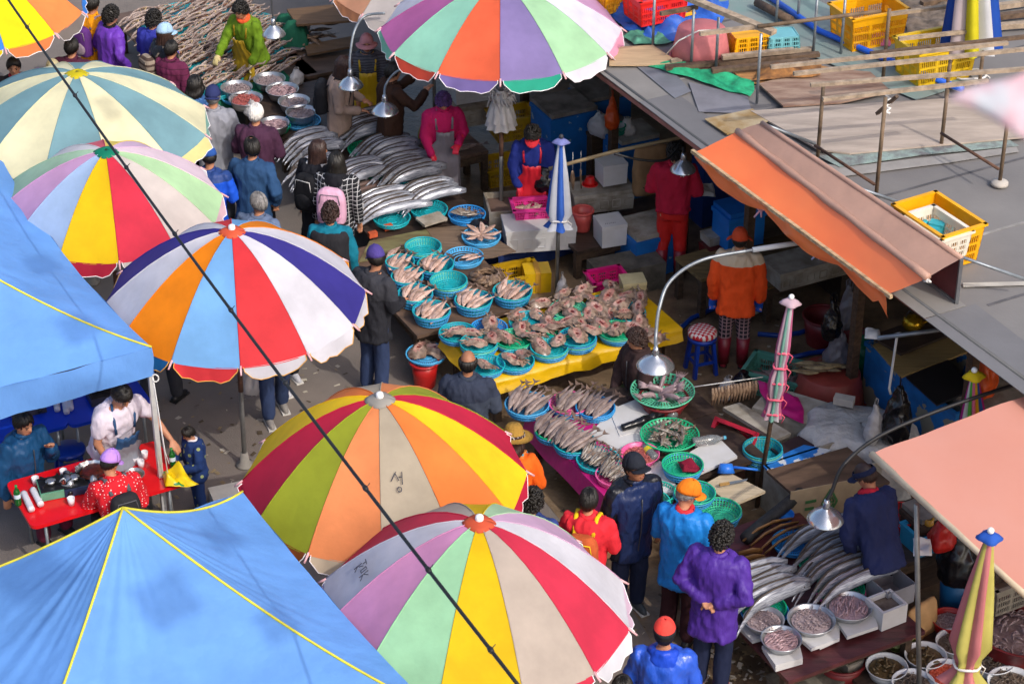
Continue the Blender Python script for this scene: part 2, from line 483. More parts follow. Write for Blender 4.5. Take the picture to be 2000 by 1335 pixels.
PE, BG, O2, Y2, C2, OL = '#f0925a', '#bcae98', '#f5843c', '#ffd21e', '#cf2446', '#a6ad2e'
u4 = umbrella('parasol of crimson, olive, peach, beige and yellow panels in the middle of the lane', (742, 778), 1.22, 0.8, 1.87,
    [PE, BG, O2, Y2, C2, OL], ['#c9b79e', PE, Y2, C2, C2, '#b5622c'], radians(-118), cap='#a9a49c', tilt=(0, radians(-1)))
u2 = umbrella('faded patched parasol with yellow and red panels and a green hub cap', (207, 295), 1.16, 0.62, 1.95,
    ['#f2c60a', '#e0344c', '#d8cdc6', '#bfe6b2', '#f0d8e4', '#e4c4e0', '#f2d96a', '#e86a7c', '#e6e2e6', '#b9dcbc', '#d9a9d4', '#a9c3e6'],
    ['#b61f3c', '#d9d2cc', '#c8e8be', '#eec6d2', '#e8e4ea', '#e4c4e0', '#b61f3c', '#d9d2cc', '#c8e8be', '#eec6d2', '#e8e4ea', '#d5dcea'], radians(-107), cap='#0e8a6a', tilt=(radians(2), radians(2)), knob=False)
TL, CM = '#7fa9b3', '#f3edc4'
u1 = umbrella('teal and cream striped parasol with a yellow hub cap', (150, 142), 1.4, 0.62, 2.0,
    [TL, CM], ['#efe49a', '#8cbfb4'], radians(-97), cap='#d8c61c', knob=False, tilt=(0, radians(2)), curl={2: 1.1, 1: .5})
u0 = umbrella('yellow, orange and taupe parasol cut off by the top corner', (-58, -85), 1.3, 0.66, 2.05,
    ['#fbe408', '#ff9350', '#8f837e', '#3f8ef0'], ['#ff8a4e', '#847a74', '#3f8ef0', '#fbe408'], radians(-64), tilt=(0, radians(1)))
u6 = umbrella('mint, red, lavender and mauve parasol over the fishmongers at the back', (978, -42), 1.35, 0.6, 2.66,
    ['#f26a45', '#8c7db2', '#aedcae', '#e9e6f2', '#d6a4cb', '#a3dcc0', '#f26a45', '#8c7db2', '#aedcae', '#e9e6f2', '#c86fae', '#9edcc2'],
    ['#7f6fae', '#26a98c', '#e4e2ee', '#f7a8c6', '#8cd8b8', '#f26a45', '#7f6fae', '#26a98c', '#e4e2ee', '#f7a8c6', '#8fd6bc', '#ee5a44'], radians(-120), cap='#7f6fae', tilt=(0, 0))
u7 = umbrella('beige and orange parasol peeping out behind the mint one', (842, -122), 1.25, 0.6, 2.1,
    ['#e9a884', '#cfc6c2'], ['#f0a070', '#d9d0cc'], radians(-100))

# marker-pen writing on two cloth panels
def strokes(u, zt, r, rise, origin_a, origin_t, sc, strks, ang):
    b = MB()
    def p2(x, y):
        # local tangent coordinates -> canopy surface
        c0 = Vector((r * origin_t * cos(origin_a), r * origin_t * sin(origin_a)))
        d = c0 + Vector((x * cos(ang) - y * sin(ang), x * sin(ang) + y * cos(ang))) * sc
        t = d.length / r
        return Vector((d.x, d.y, zt - rise * prof(t) + 0.004))
    for st in strks:
        pts = []
        for i in range(len(st) - 1):
            for k in range(4):
                f = k / 4; pts.append(p2(st[i][0] * (1 - f) + st[i + 1][0] * f, st[i][1] * (1 - f) + st[i + 1][1] * f))
        pts.append(p2(*st[-1])); b.tube(pts, 0.004, 5)
    put('lettering', b, mat('marker_ink', '#3a3a44', rough=.7), u)
strokes(u4, 2.67, 1.22, .8, radians(-77), .62, .105, [[(-.55, .1), (-.2, .75)], [(-.25, .6), (.05, .2)], [(.25, .8), (.32, .0)], [(.02, .45), (.27, .45)], [(.1 + .16 * cos(k * .7), -.35 + .16 * sin(k * .7)) for k in range(10)]], radians(0))
strokes(u5, 2.65, 1.235, .79, radians(182), .72, .10, [[(-.6, .6), (.0, .62)], [(-.3, .6), (-.6, .1)], [(-.25, .4), (.05, .1)], [(.3, .8), (.3, .0)], [(.05, .4), (.3, .4)], [(-.2, -.3), (.2, -.25), (.25, -.6), (-.2, -.65), (-.2, -.3)], [(-.4, -1.0), (.3, -.95)], [(-.1, -1.0), (-.35, -1.5)], [(0, -1.1), (.25, -1.45)]], radians(10))

# ---------------------------------------------------------------- blue tents
m_tent = mat('tent_blue', '#6ba0e4', rough=0.6, scale=1.1, var=0.12, bump=0.45, bscale=5, transl=0.2, spec=0.35, bdist=0.04, stretch=(1, 1, .6))
m_seam = mat('seam_yellow', '#d9cc3c', rough=0.8)
m_tpole = mat('white_pole', '#cfcfcd', rough=0.4, metal=.3)
def tent(label, corners, peaks, sag, vh, name='canopy_tent', seams=True, pull=.07):
    """corners: c0..c3 in order round the eave; peaks: list of 2 (ridge) - c0,c3 share peak0; c1,c2 share peak1"""
    base = Vector(((corners[0].x + corners[2].x) / 2, (corners[0].y + corners[2].y) / 2, 0))
    t = thing(name, label, 'tent', base)
    C = [c - base for c in corners]; P = [p - base for p in peaks]
    pk = [P[0], P[1], P[1], P[0]]
    def hip(c, p, s):
        q = c.lerp(p, s); q.z -= sag * 4 * s * (1 - s) * (1 - .3 * s); return q
    NS, NJ = 25, 49
    for i in range(4):
        a, b = C[i], C[(i + 1) % 4]; pa, pb = pk[i], pk[(i + 1) % 4]
        rows = []
        for k in range(NS):
            s = k / (NS - 1)
            l, r_ = hip(a, pa, s), hip(b, pb, s)
            row = []
            for j in range(NJ):
                f = j / (NJ - 1); q = l.lerp(r_, f)
                m = 4 * f * (1 - f)
                q.z -= 0.05 * m * (1 - s) * (l - r_).length / 3
                # pull folds running from the peak
                q.z += 0.016 * m * noise.noise(Vector((f * 14 + i * 5, s * 1.6, 2))) * (0.5 + s) * min(1, 3 * (1 - s)) * 1.3
                q.z += 0.02 * m * noise.noise(Vector((q.x * 1.3, q.y * 1.3, i)))
                inw = ((a + b) / 2 - (C[(i + 2) % 4] + C[(i + 3) % 4]) / 2); inw.z = 0
                q -= inw.normalized() * pull * m * (1 - s) ** 2 * (l - r_).length / 3
                row.append(q)
            rows.append(row)
        g_ = MB(); g_.grid(rows)
        pn = put('roof_panel', g_, m_tent, t)
        v = MB(); e = rows[0]
        va = []
        for k in range(5):
            va.append([p + Vector((0, 0, -vh * k / 4)) + Vector((noise.noise(Vector((j * .15, k * .3, i * 9))) * .03, noise.noise(Vector((j * .15, k * .3, i * 9 + 4))) * .03, -0.03 * sin(pi * j / (NJ - 1)) * k / 4)) for j, p in enumerate(e)])
        v.grid(va); put('valance', v, m_tent, pn)
        if seams:
            sm = MB(); sm.tube([hip(a, pa, k / 20) + Vector((0, 0, 0.006)) for k in range(21)], 0.01, 6, flat=1)
            put('seam', sm, m_seam, t)
        p = MB(); p.box((a.x * .985, a.y * .985, (a.z - .06) / 2), (0.045, 0.045, a.z - .07), RZ_B)
        put('leg', p, m_tpole, t)
    sm = MB()
    if (P[0] - P[1]).length > .05:
        sm.tube([P[0] + Vector((0, 0, .008)), P[0].lerp(P[1], .5) + Vector((0, 0, -.03)), P[1] + Vector((0, 0, .008))], 0.014, 6); put('seam', sm, m_seam, t)
    return t
c0 = at(296, 678, 2.15)
def h2(v, z): return Vector((v.x, v.y, z))
T1 = [c0 - BX * 3.2, c0, c0 - AX * 5.2, c0 - AX * 5.2 - BX * 3.2]
pk1 = c0 - AX * 1.9 - BX * 1.6
tent1 = tent('blue canopy tent sheltering the red table', T1, [h2(pk1, 3.0), h2(pk1, 3.0)] and [h2(c0 - AX * 1.7 - BX * 1.6, 2.95), h2(c0 - AX * 1.7 - BX * 1.6, 2.95)], 0.13, 0.3)
d0 = at(474, 960, 2.15)
d2 = at(852, 1388, 2.15)
T2 = [d0 - BX * 3.1, d0, d2, d2 - BX * 3.3]
pk2 = at(240, 992, 2.95)
tent2 = tent('big blue canopy tent with yellow seams filling the near corner', T2, [pk2, pk2], 0.14, 0.3, pull=.015)
# guy rope at the corner pole of the first tent
rp = MB(); b0 = at(299, 738, 2.0)
rp.tube([at(298, 738, 2.0), at(318, 860, 1.2) , at(340, 1010, 0.25)], 0.006, 5)
rp.tube([at(299, 738, 2.0), at(322, 880, 1.1), at(330, 905, 1.0)], 0.005, 5)
rp.tube([b0 + Vector((.03 * cos(a), .0, .04 * sin(a))) + Vector((.02, 0, 0)) for a in [k * .7 for k in range(10)]], 0.007, 5)
tag(put('guy_rope', rp, mat('white_rope', '#d8d6d2', rough=.9)), 'white guy rope tied to the corner pole of the upper blue tent', 'rope')

# overhead cable
cb = MB(); pts = []
A_, B_ = at(8, -12, 4.0), at(1024, 1352, 4.0)
for k in range(41):
    s = k / 40; p = A_.lerp(B_, s); p.z -= 0.12 * 4 * s * (1 - s); pts.append(p)
cb.tube(pts, 0.013, 8)
cable = put('overhead_cable', cb, mat('black_rubber', '#1c1c1e', rough=.55))
tag(cable, 'black overhead cable with knots running diagonally above the parasols', 'cable')
for s in (0.07, .205, .335, .445, .56, .66, .79, .88, .96):
    p = A_.lerp(B_, s); p.z -= 0.12 * 4 * s * (1 - s)
    k = MB(); d = (B_ - A_).normalized(); k.tube([p - d * .03, p, p + d * .03], [.014, .021, .014], 8); k.tube([p, p + Vector((.03, .02, .03))], .004, 4)
    put('knot', k, MATS['black_rubber'], cable)

# ---------------------------------------------------------------- orange awning hood on the roof edge
def P3(x, y, z): return at(x, y, z)
m_orange = mat('orange_tarp', '#ff7f4a', rough=0.27, scale=1.6, var=0.06, bump=0.12, bscale=6, transl=0.06, bdist=.03)
m_tan = mat('tan_tarp', '#b08a78', rough=0.55, scale=1.4, var=0.1, bump=0.3, bscale=6, bdist=.03)
fl, fr = at(1355, 297, 2.66), at(1733, 574, 2.58)
bl, br = at(1440, 256, 2.9), at(1812, 542, 2.88)
rl, rr_ = at(1488, 240, 3.04), at(1878, 504, 3.02)
aw = thing('awning', 'orange tarpaulin awning with a tan hood clipped to the shed roof', 'awning', h2((fl + br) / 2, 0))
NA = 25
def sheet(parent, name, a0, a1, b0, b1, m, sagz=0.0, na=NA, nb=9, wrk=.01, thick=0.0):
    rows = []
    for i in range(nb):
        s = i / (nb - 1); row = []
        for j in range(na):
            f = j / (na - 1)
            p = a0.lerp(a1, f).lerp(b0.lerp(b1, f), s)
            p.z -= sagz * 4 * s * (1 - s); p.z += wrk * noise.noise(Vector((f * 9, s * 3, a0.x)))
            row.append(p - parent.location)
        rows.append(row)
    q = MB(); q.grid(rows, thick=thick); return put(name, q, m, parent)
sheet(aw, 'orange_sheet', fl, fr, bl, br, m_orange, .012)
# drooping front flap with scalloped lower edge
rows = []
for i in range(6):
    s = i / 5; row = []
    for j in range(41):
        f = j / 40; p = fl.lerp(fr, f)
        dep = 0.09 + 0.13 * abs(sin(pi * (f * 2.6 + .02))) ** .8
        if f > .93: dep = .12 + (f - .93) * 2.2
        p = p + Vector((0, 0, -dep * s)) + BX * (-0.02 + .06 * s + .03 * noise.noise(Vector((f * 12, s * 2, 3)))) - aw.location
        row.append(p)
    rows.append(row)
q = MB(); q.grid(rows); put('flap', q, m_orange, aw)
q = MB(); q.beam(fl - AX * .03 - aw.location, fr + AX * .06 - aw.location, .035, .035); put('front_bar', q, wood('pale_wood', '#b39a78'), aw)
sheet(aw, 'tan_sheet', bl, br, rl, rr_, m_tan, -.004, nb=5, wrk=.006)
# padded roll along the fold
q = MB(); q.tube([bl.lerp(br, k / 16) + Vector((0, 0, .004 * sin(k * 2.1))) - aw.location for k in range(17)], [.034 + .005 * sin(k * 1.7) for k in range(17)], 10); put('rolled_edge', q, m_tan, aw)
back_l, back_r = rl + BX * .28 + Vector((0, 0, -.02)), rr_ + BX * .28 + Vector((0, 0, -.02))
q = MB(); q.tube([rl.lerp(rr_, k / 8) - aw.location for k in range(9)], .025, 8); put('ridge_pole', q, m_tan, aw)
# right end panel of the hood and its red inside
e1, e2, e3 = br, rr_, at(1868, 590, 2.52)
q = MB(); q.slab([e2 - aw.location + Vector((0, 0, 0)), e3 - aw.location, e3 - aw.location - AX * .4, e2 - aw.location - AX * .4], .01); put('end_flap', q, mat('maroon_panel', '#5c2a2e', rough=.7), aw)
q = MB(); q.beam(e2 - aw.location, e3 - aw.location, .05, .03); q.beam(e3 - aw.location, at(1700, 470, 2.54) - aw.location, .03, .03); put('end_frame', q, mat('zinc', '#8b8d90', rough=.5, metal=.7), aw)
q = MB(); q.tube([br + Vector((.02 * sin(k), 0, -.02 - .012 * (k % 3))) + AX * (.03 * cos(k * 1.9)) - aw.location for k in range(16)], .012, 5); put('tied_cord', q, MATS['white_rope'], aw)
for (x, y), nm in (((1487, 405), 'pink'), ((1600, 487), 'pale blue')):
    c = thing('clamp', '%s plastic clamp gripping the edge of the orange awning' % nm, 'clamp', at(x, y, 2.36))
    q = MB(); q.tube([(.0 + .035 * cos(a), 0, .035 * sin(a)) for a in [radians(60 + k * 30) for k in range(10)]], .01, 6); put('spring', q, plastic('clamp_' + nm, '#d9a8bc' if nm == 'pink' else '#a8b4dc'), c)
    for sx in (-1, 1):
        q = MB(); q.tube([(0, 0, -.02), (sx * .035 - .03, 0, -.11)], [.012, .009], 6); put('grip', q, MATS['clamp_' + nm], c)

# ---------------------------------------------------------------- peach awning
p1, p2 = at(1702, 886, 2.4), at(2000, 772, 2.4)
dd = (p2 - p1).normalized(); p2e = p1 + dd * 3.4
p3 = at(2000, 1158, 2.22); d3 = (p3 - p1); p3e = p1 + d3 * 1.5
aw2 = thing('awning', 'pale peach tarpaulin awning over the stall at the frame edge', 'awning', h2((p1 + p3e) / 2 + dd, 0))
m_peach = mat('peach_tarp', '#dfa292', rough=.5, scale=1.0, bump=.2, bscale=4, transl=.2, bdist=.03, col2='#d88e76', w2=2)
sheet(aw2, 'sheet', p1, p2e, p3e, p2e + d3 * 1.5, m_peach, -.03, wrk=.03)
q = MB(); q.tube([p1 - aw2.location, p3e - aw2.location], .03, 8); put('edge_roll', q, mat('beige_tarp', '#c9b79a', rough=.6), aw2)
for px_, py_ in ((1790, 985), (2080, 890)):
    pp = at(px_, py_, 2.25); ft_ = at(px_ + 6, py_ + 405, 0); q = MB(); q.tube([ft_ - aw2.location, pp - aw2.location], .022, 8); put('pole', q, m_pole, aw2)
# ================================================================ people
SKIN = mat('skin', '#b98264', rough=.55, var=.06, scale=14, spec=.4)
SKIN2 = mat('skin_tan', '#9c6a4e', rough=.55, var=.06, scale=14, spec=.4)
HB = mat('hair_black', '#17130f', rough=.5, var=.3, scale=20, spec=.5)
HG = mat('hair_grey', '#7d7a78', rough=.55, var=.35, scale=25)
HW = mat('hair_white', '#d9d5d0', rough=.55, var=.15, scale=25)
HR = mat('hair_brown', '#33201a', rough=.5, var=.35, scale=25)
HP = mat('hair_purple', '#4c2f63', rough=.7, var=.5, scale=25)
EYE = mat('eye_dark', '#1a1412', rough=.2)
LIP = mat('lip', '#9a5548', rough=.5)

def capsule(b, pts, rad, seg=10, mi=0):
    """rounded tube"""
    P = [Vector(p) for p in pts]; R = [rad] * len(P) if isinstance(rad, (int, float)) else list(rad)
    d0 = (P[0] - P[1]).normalized(); d1 = (P[-1] - P[-2]).normalized()
    P = [P[0] + d0 * R[0] * .9, P[0] + d0 * R[0] * .6] + P + [P[-1] + d1 * R[-1] * .6, P[-1] + d1 * R[-1] * .9]
    R = [R[0] * .4, R[0] * .8] + R + [R[-1] * .8, R[-1] * .4]
    b.tube(P, R, seg, mi)

ARMS = {  # (upper-arm dir, forearm dir) for the right arm (x>0); left is mirrored
    'down': ((.22, -.02, -1), (.04, .22, -1)),
    'front': ((.28, .12, -1), (-.42, .95, -.12)),
    'back': ((.42, -.3, -1), (-.95, -.22, -.35)),
    'reach': ((.25, .75, -.8), (-.05, .95, -.45)),
    'low': ((.2, .35, -1), (-.3, .55, -.8)),
    'pocket': ((.38, -.15, -1), (-.25, .6, -.75)),
    'chin': ((.15, .55, -.85), (-.38, .35, .95)),
    'out': ((.65, .55, -.75), (.15, .95, -.3)),
    'up': ((.35, .5, -.4), (-.35, .6, .5)),
}
def person(label, head, h=1.68, yaw=90, lean=4, arms='down', arm_l=None, top=None, bottom=None, shoe=None, skin=SKIN, hair='short', hair_m=HB,
           hat=None, hat_m=None, look=0, nod=8, seat=None, face=False, group=None, hood=None, collar=None, hem=-.16, sleeve='long', bulk=1.0,
           apron=None, vest=None, stride=.0, glove=None, glove2=None, brim_m=None, base=None, scarf=None, boot=None, turn=0):
    s = h / 1.7
    hipz = (seat + .1) if seat else .9 * s
    ln = radians(lean)
    hip = Vector((0, 0, hipz))
    uv = Vector((0, sin(ln), cos(ln))); fv = Vector((0, cos(ln), -sin(ln))); xv = Vector((1, 0, 0))
    if turn: R = Matrix.Rotation(radians(turn), 3, uv); xv = R @ xv; fv = R @ fv
    def T(x, y, z): return hip + xv * (x * s) + fv * (y * s) + uv * (z * s)
    hl, nd = radians(look), radians(nod + lean * .6)
    HM = Matrix.Rotation(hl, 3, 'Z') @ Matrix.Rotation(-nd, 3, 'X')
    hc = T(0, .015, .585) + Vector((0, sin(nd) * .06, .115)) * s
    hsx = hc
    def Hd(x, y, z): return hc + (HM @ Vector((x, y, z))) * s
    rz = radians(yaw) - pi / 2
    if base is None:
        off = Matrix.Rotation(rz, 3, 'Z') @ hc
        hp = at(head[0], head[1], hc.z)
        base = Vector((hp.x - off.x, hp.y - off.y, 0))
    o = thing('person', label, 'person', base, rz, group)
    # ---- limbs
    sh = {1: T(.188, 0, .48), -1: T(-.188, 0, .48)}
    el, wr, hd = {}, {}, {}
    for sd, nm in ((1, arms), (-1, arm_l or arms)):
        ua, fa = ARMS[nm]
        ud = (xv * (ua[0] * sd) + fv * ua[1] + uv * ua[2]).normalized(); fd = (xv * (fa[0] * sd) + fv * fa[1] + uv * fa[2]).normalized()
        el[sd] = sh[sd] + ud * .285 * s; wr[sd] = el[sd] + fd * .245 * s; hd[sd] = fd
    hj, kn, an = {}, {}, {}
    for sd in (1, -1):
        hj[sd] = hip + Vector((.085 * sd, 0, 0)) * s
        if seat:
            kn[sd] = hj[sd] + Vector((.05 * sd, .41, .0)) * s; kn[sd].z = max(.44 * s, hipz - .05); an[sd] = Vector((kn[sd].x, kn[sd].y - .03, .09))
        else:
            kn[sd] = Vector((.095 * sd, .02 + stride * sd * .5, .48)) * s; an[sd] = Vector((.105 * sd, -.02 + stride * sd, .085)) * s
    # ---- body: one continuous surface
    b = MB()
    b.ell(hc, (.076 * s, .094 * s, .112 * s), 16, 12, R=HM)
    b.ell(Hd(0, .026, -.058), (.056 * s, .066 * s, .066 * s), 12, 8, R=HM)
    b.tube([Hd(0, .085, .02), Hd(0, .107, -.02), Hd(0, .09, -.032)], [.011 * s, .017 * s, .01 * s], 6)
    for sd in (1, -1): b.ell(Hd(.077 * sd, -.005, -.012), (.013 * s, .022 * s, .032 * s), 8, 6, R=HM)
    capsule(b, [T(0, 0, .48), Hd(0, -.012, -.07)], [.058 * s, .05 * s])
    def torso(bb, k, rows):
        G = []
        for z, w, d, yy in rows:
            G.append([T((w + k) * (abs(cos(a)) ** .8) * (1 if cos(a) >= 0 else -1), yy + (d + k) * (abs(sin(a)) ** .8) * (1 if sin(a) >= 0 else -1), z) for a in [2 * pi * i / 20 for i in range(21)]])
        bb.grid(G); n = len(G)
        for q, rev in ((G[0], True), (G[-1], False)):
            c = sum((Vector(p) for p in q[:-1]), Vector()) / 20
            vs = [c] + q[:-1]; fs = [((0, i + 1, (i + 1) % 20 + 1) if not rev else (0, (i + 1) % 20 + 1, i + 1)) for i in range(20)]
            bb.add(vs, fs)
    TR = [(-.1, .16, .115, 0), (0, .162, .12, 0), (.18, .155, .118, .005), (.34, .172, .124, .01), (.44, .185, .116, .0), (.51, .15, .088, -.005), (.555, .075, .063, -.005)]
    torso(b, 0, TR)
    for sd in (1, -1):
        capsule(b, [sh[sd], el[sd], wr[sd]], [.052 * s, .041 * s, .028 * s])
        f = hd[sd]; up = Vector((0, 0, 1)); sx = f.cross(up).normalized(); pn = sx.cross(f)
        R = Matrix((sx, f, pn)).transposed()
        b.ell(wr[sd] + f * .055 * s, (.04 * s, .058 * s, .02 * s), 10, 7, R=R)
        for k, (dx, ln_) in enumerate(((-.032, .062), (-.011, .075), (.011, .072), (.031, .056))):
            p0 = wr[sd] + f * .095 * s + sx * dx * s
            p1 = p0 + f * ln_ * .5 * s - pn * .012 * s; p2 = p1 + f * ln_ * .4 * s - pn * .03 * s
            capsule(b, [p0 - f * .02, p1, p2], [.0105 * s, .010 * s, .0085 * s], 6)
        q0 = wr[sd] + f * .03 * s - sx * .03 * s * sd
        capsule(b, [q0, q0 + f * .03 * s - sx * .03 * s * sd, q0 + f * .065 * s - sx * .03 * s * sd - pn * .01 * s], [.013 * s, .012 * s, .009 * s], 6)
        capsule(b, [hj[sd], kn[sd], an[sd]], [.08 * s, .056 * s, .04 * s])
        capsule(b, [an[sd] + Vector((0, -.03, -.04)) * s, an[sd] + Vector((0, .1, -.05)) * s], .032 * s)
    bo = put('body', b, skin, o); remesh(bo, .0145 * s, smooth=1)
    # ---- trousers
    bk = bulk
    t = MB(); torso(t, .012, [(-.12, .152, .105, 0), (0, .155, .108, 0), (.1, .148, .105, 0)])
    for sd in (1, -1):
        capsule(t, [hj[sd], kn[sd], an[sd] + Vector((0, 0, .02 if not boot else .25))], [.1 * s, .08 * s, .07 * s])
    remesh(put('trousers', t, bottom or cloth('jeans', '#2b3350'), o), .022, .022, .1)
    # ---- shoes
    for sd in (1, -1):
        q = MB(); a = an[sd]
        q.tube([a + Vector((0, y, z)) * s for y, z in ((-.085, -.045), (-.07, -.05), (-.02, -.045), (.06, -.05), (.13, -.058), (.165, -.062))], [.018 * s, .04 * s, .05 * s, .046 * s, .036 * s, .016 * s], 10, flat=.85)
        q.box(a + Vector((0, .04, -.078)) * s, (.085 * s, .25 * s, .022 * s), mi=1)
        if boot: q.tube([a + Vector((0, -.02, -.03)), a + Vector((0, -.02, .28))], [.06, .072], 12)
        put('boot' if boot else 'shoe', q, [boot or shoe or mat('shoe_black', '#1d1d20', rough=.5), mat('sole', '#d8d6d2' if shoe else '#232323', rough=.8) if not shoe else mat('sole_w', '#cfcdc8', rough=.8)], o)
    # ---- jacket
    j = MB(); k = .028 * bk
    rows = [(hem, .162 + .012 * bk, .12 + .01 * bk, 0), (hem * .5, .158, .116, 0), (0, .152, .112, 0)] + [(z, w, d, yy - (.012 if z > .3 else 0)) for z, w, d, yy in TR[2:6]] + [(.548, .075, .068, -.01)]
    torso(j, k, rows)
    for sd in (1, -1):
        if sleeve == 'short':
            capsule(j, [sh[sd], sh[sd].lerp(el[sd], .55)], [.072 * s * bk, .066 * s * bk])
        else:
            capsule(j, [sh[sd] - uv * .005, el[sd], el[sd].lerp(wr[sd], .96)], [.074 * s * bk, .066 * s * bk, .05 * s * bk])
    remesh(put('jacket' if sleeve == 'long' else 'shirt', j, top, o), .017, .05 * bk, .075)
    if not collar and sleeve == 'long' and not hood and not scarf: collar = top
    if face and sleeve == 'long' and not apron:
        q = MB(); q.tube([T(0, .118 + k + .016 + .012 * sin(z_ * 9), z_) for z_ in (.46, .38, .28, .16, .04, -.06, hem + .02)], .006 * s, 5); put('zip', q, mat('zip_dark', '#3a3c42', rough=.4), o)
    if collar:
        q = MB(); q.tube([T(.062 * cos(a), -.012 + .066 * sin(a), .565 + .012 * sin(a)) for a in [2 * pi * i / 12 for i in range(13)]], .026 * s, 7, caps=False); put('collar', q, collar, o)
    if hood:
        q = MB(); q.ell(T(0, -.11, .5), (.12 * s, .06 * s, .09 * s)); q.tube([T(.1 * cos(a), -.03 + .1 * sin(a), .545 - .03 * sin(a)) for a in [2 * pi * i / 12 for i in range(13)]], .035 * s, 8); remesh(put('hood', q, hood, o), .016, .02)
    if scarf:
        q = MB(); q.tube([T(.068 * cos(a), .0 + .074 * sin(a), .56 + .012 * sin(2 * a)) for a in [2 * pi * i / 14 for i in range(15)]], .03 * s, 8); put('scarf', q, scarf, o)
    if vest:
        q = MB(); torso(q, k + .05, [(hem * .7, .16, .12, 0), (0, .155, .115, 0)] + [(z, w * (.88 if z > .3 else 1), d, yy) for z, w, d, yy in TR[2:6]]); remesh(put('vest', q, vest, o), .02, .02)
    if apron:
        q = MB(); G = []
        for i in range(14):
            z = .36 - i * (.9 if not seat else .5) / 13; w = (.11 if z > .2 else .17 + .02 * (z < 0))
            G.append([T(w * (c / 5) * 1.05, .215 + .03 * bk - .035 * (abs(c) / 5) ** 2 + .012 * sin(c * 2.3 + i * .5) + (.03 if z < 0 else 0) + max(0, -z) * sin(ln) * 1.0, z) for c in range(-5, 6)])
        q.grid(G, thick=.004)
        for sd in (1, -1): q.tube([T(.1 * sd, .16, .35), T(.11 * sd, .11, .48), T(.07 * sd, -.02, .57), T(-.02 * sd, -.14, .42), T(-.13 * sd, -.15, .1)], .014, 5)
        put('apron', q, apron, o)
    if glove:
        for sd in (1, -1):
            q = MB(); f = hd[sd]; sx = f.cross(Vector((0, 0, 1))).normalized(); pn = sx.cross(f); R = Matrix((sx, f, pn)).transposed()
            capsule(q, [wr[sd] - f * .12 * s, wr[sd]], [.056 * s, .042 * s])
            q.ell(wr[sd] + f * .055 * s, (.047 * s, .066 * s, .028 * s), 10, 7, R=R)
            for dx in (-.033, -.011, .011, .032):
                p0 = wr[sd] + f * .095 * s + sx * dx * s; capsule(q, [p0 - f * .02, p0 + f * .04 * s - pn * .012, p0 + f * .06 * s - pn * .035], .0135 * s, 6)
            q0 = wr[sd] + f * .03 * s - sx * .03 * s * sd; capsule(q, [q0, q0 + f * .06 * s - sx * .035 * s * sd], .015 * s, 6)
            remesh(put('glove', q, glove, o), .011, smooth=1)
    # ---- face
    if face:
        for sd in (1, -1):
            q = MB(); q.ell(Hd(.03 * sd, .084, .006), (.014 * s, .006 * s, .006 * s), 8, 6, R=HM); put('eye', q, EYE, o)
            q = MB(); q.tube([Hd(.014 * sd, .093, .026), Hd(.03 * sd, .09, .031), Hd(.046 * sd, .08, .026)], .004 * s, 5); put('eyebrow', q, hair_m if hair_m is not HW else HG, o)
        q = MB(); q.tube([Hd(-.022, .083, -.067), Hd(0, .093, -.065), Hd(.022, .083, -.067)], .005 * s, 5); put('mouth', q, LIP, o)
    # ---- hair
    E3 = (.08, .098, .117)
    def scalp(th, ph, k=1.06):
        x, y, z = sin(th) * cos(ph), sin(th) * sin(ph), cos(th)
        return Hd(E3[0] * x * k, E3[1] * y * k - .006, E3[2] * z * k + .002)
    def tend(ph, long_=False):   # hair line (polar angle) by azimuth; +y = face
        f = sin(ph)
        return radians(102 - 46 * max(0, f) ** 1.2 + 26 * max(0, -f))
    rs = random.Random(int(head[0] * 7 + head[1]) if head else 3)
    if hair and hair != 'none':
        q = MB(); t0 = {'bald': radians(74), 'thin': radians(20)}.get(hair, radians(1))
        G = []
        for i in range(7):
            row = []
            for k in range(25):
                ph = 2 * pi * k / 24; te = max(tend(ph), t0 + .02) if hair != 'bald' else (tend(ph) + .12 if sin(ph) < .35 else t0 + .02)
                row.append(scalp(t0 + (te - t0) * i / 6, ph, 1.045))
            G.append(row)
        q.grid(G)
        if hair in ('curly', 'perm'):
            for i in range(420):
                ph = rs.uniform(0, 2 * pi); te = tend(ph) + .12; th = te * sqrt(rs.random())
                if hat and hat != 'visor' and th < radians(82): continue
                kk = 1.1 if hair == 'curly' else 1.16
                p = scalp(th, ph, kk); d1 = Vector((rs.uniform(-1, 1), rs.uniform(-1, 1), rs.uniform(-1, 1))).normalized() * .026 * s
                nn_ = (p - hc).normalized() * .014 * s
                q.tube([p - d1 - nn_, p - d1 * .4 + nn_ * rs.uniform(.2, .9), p + d1 * .5 + nn_ * rs.uniform(.1, .8), p + d1 - nn_], [.004 * s, .0085 * s, .0075 * s, .003 * s], 5)
            q.ell(hc + (HM @ Vector((0, -.012, .012))) * s, (.084 * s, .1 * s, .118 * s), 14, 10, R=HM) if hair == 'perm' and not hat and False else None
        else:
            for i in range(230 if hair != 'bald' else 110):
                ph = rs.uniform(0, 2 * pi)
                te = tend(ph) + rs.uniform(-.1, .12)
                if hair == 'bald' and sin(ph) > .35: continue
                a0 = t0 if hair == 'bald' else rs.uniform(t0, max(t0 + .1, te * .55))
                if hat: a0 = max(a0, radians(70))
                if hat and a0 > te - .1: continue
                ph2 = ph + rs.uniform(-.25, .25)
                pts = [scalp(a0 + (te - a0) * f, ph + (ph2 - ph) * f, 1.07 + (-.05 if hat else .05 * rs.random()) * (1 if hair != 'bald' else .3)) for f in (0, .33, .66, 1)]
                rad = [.004 * s, .008 * s, .0075 * s, .002 * s]
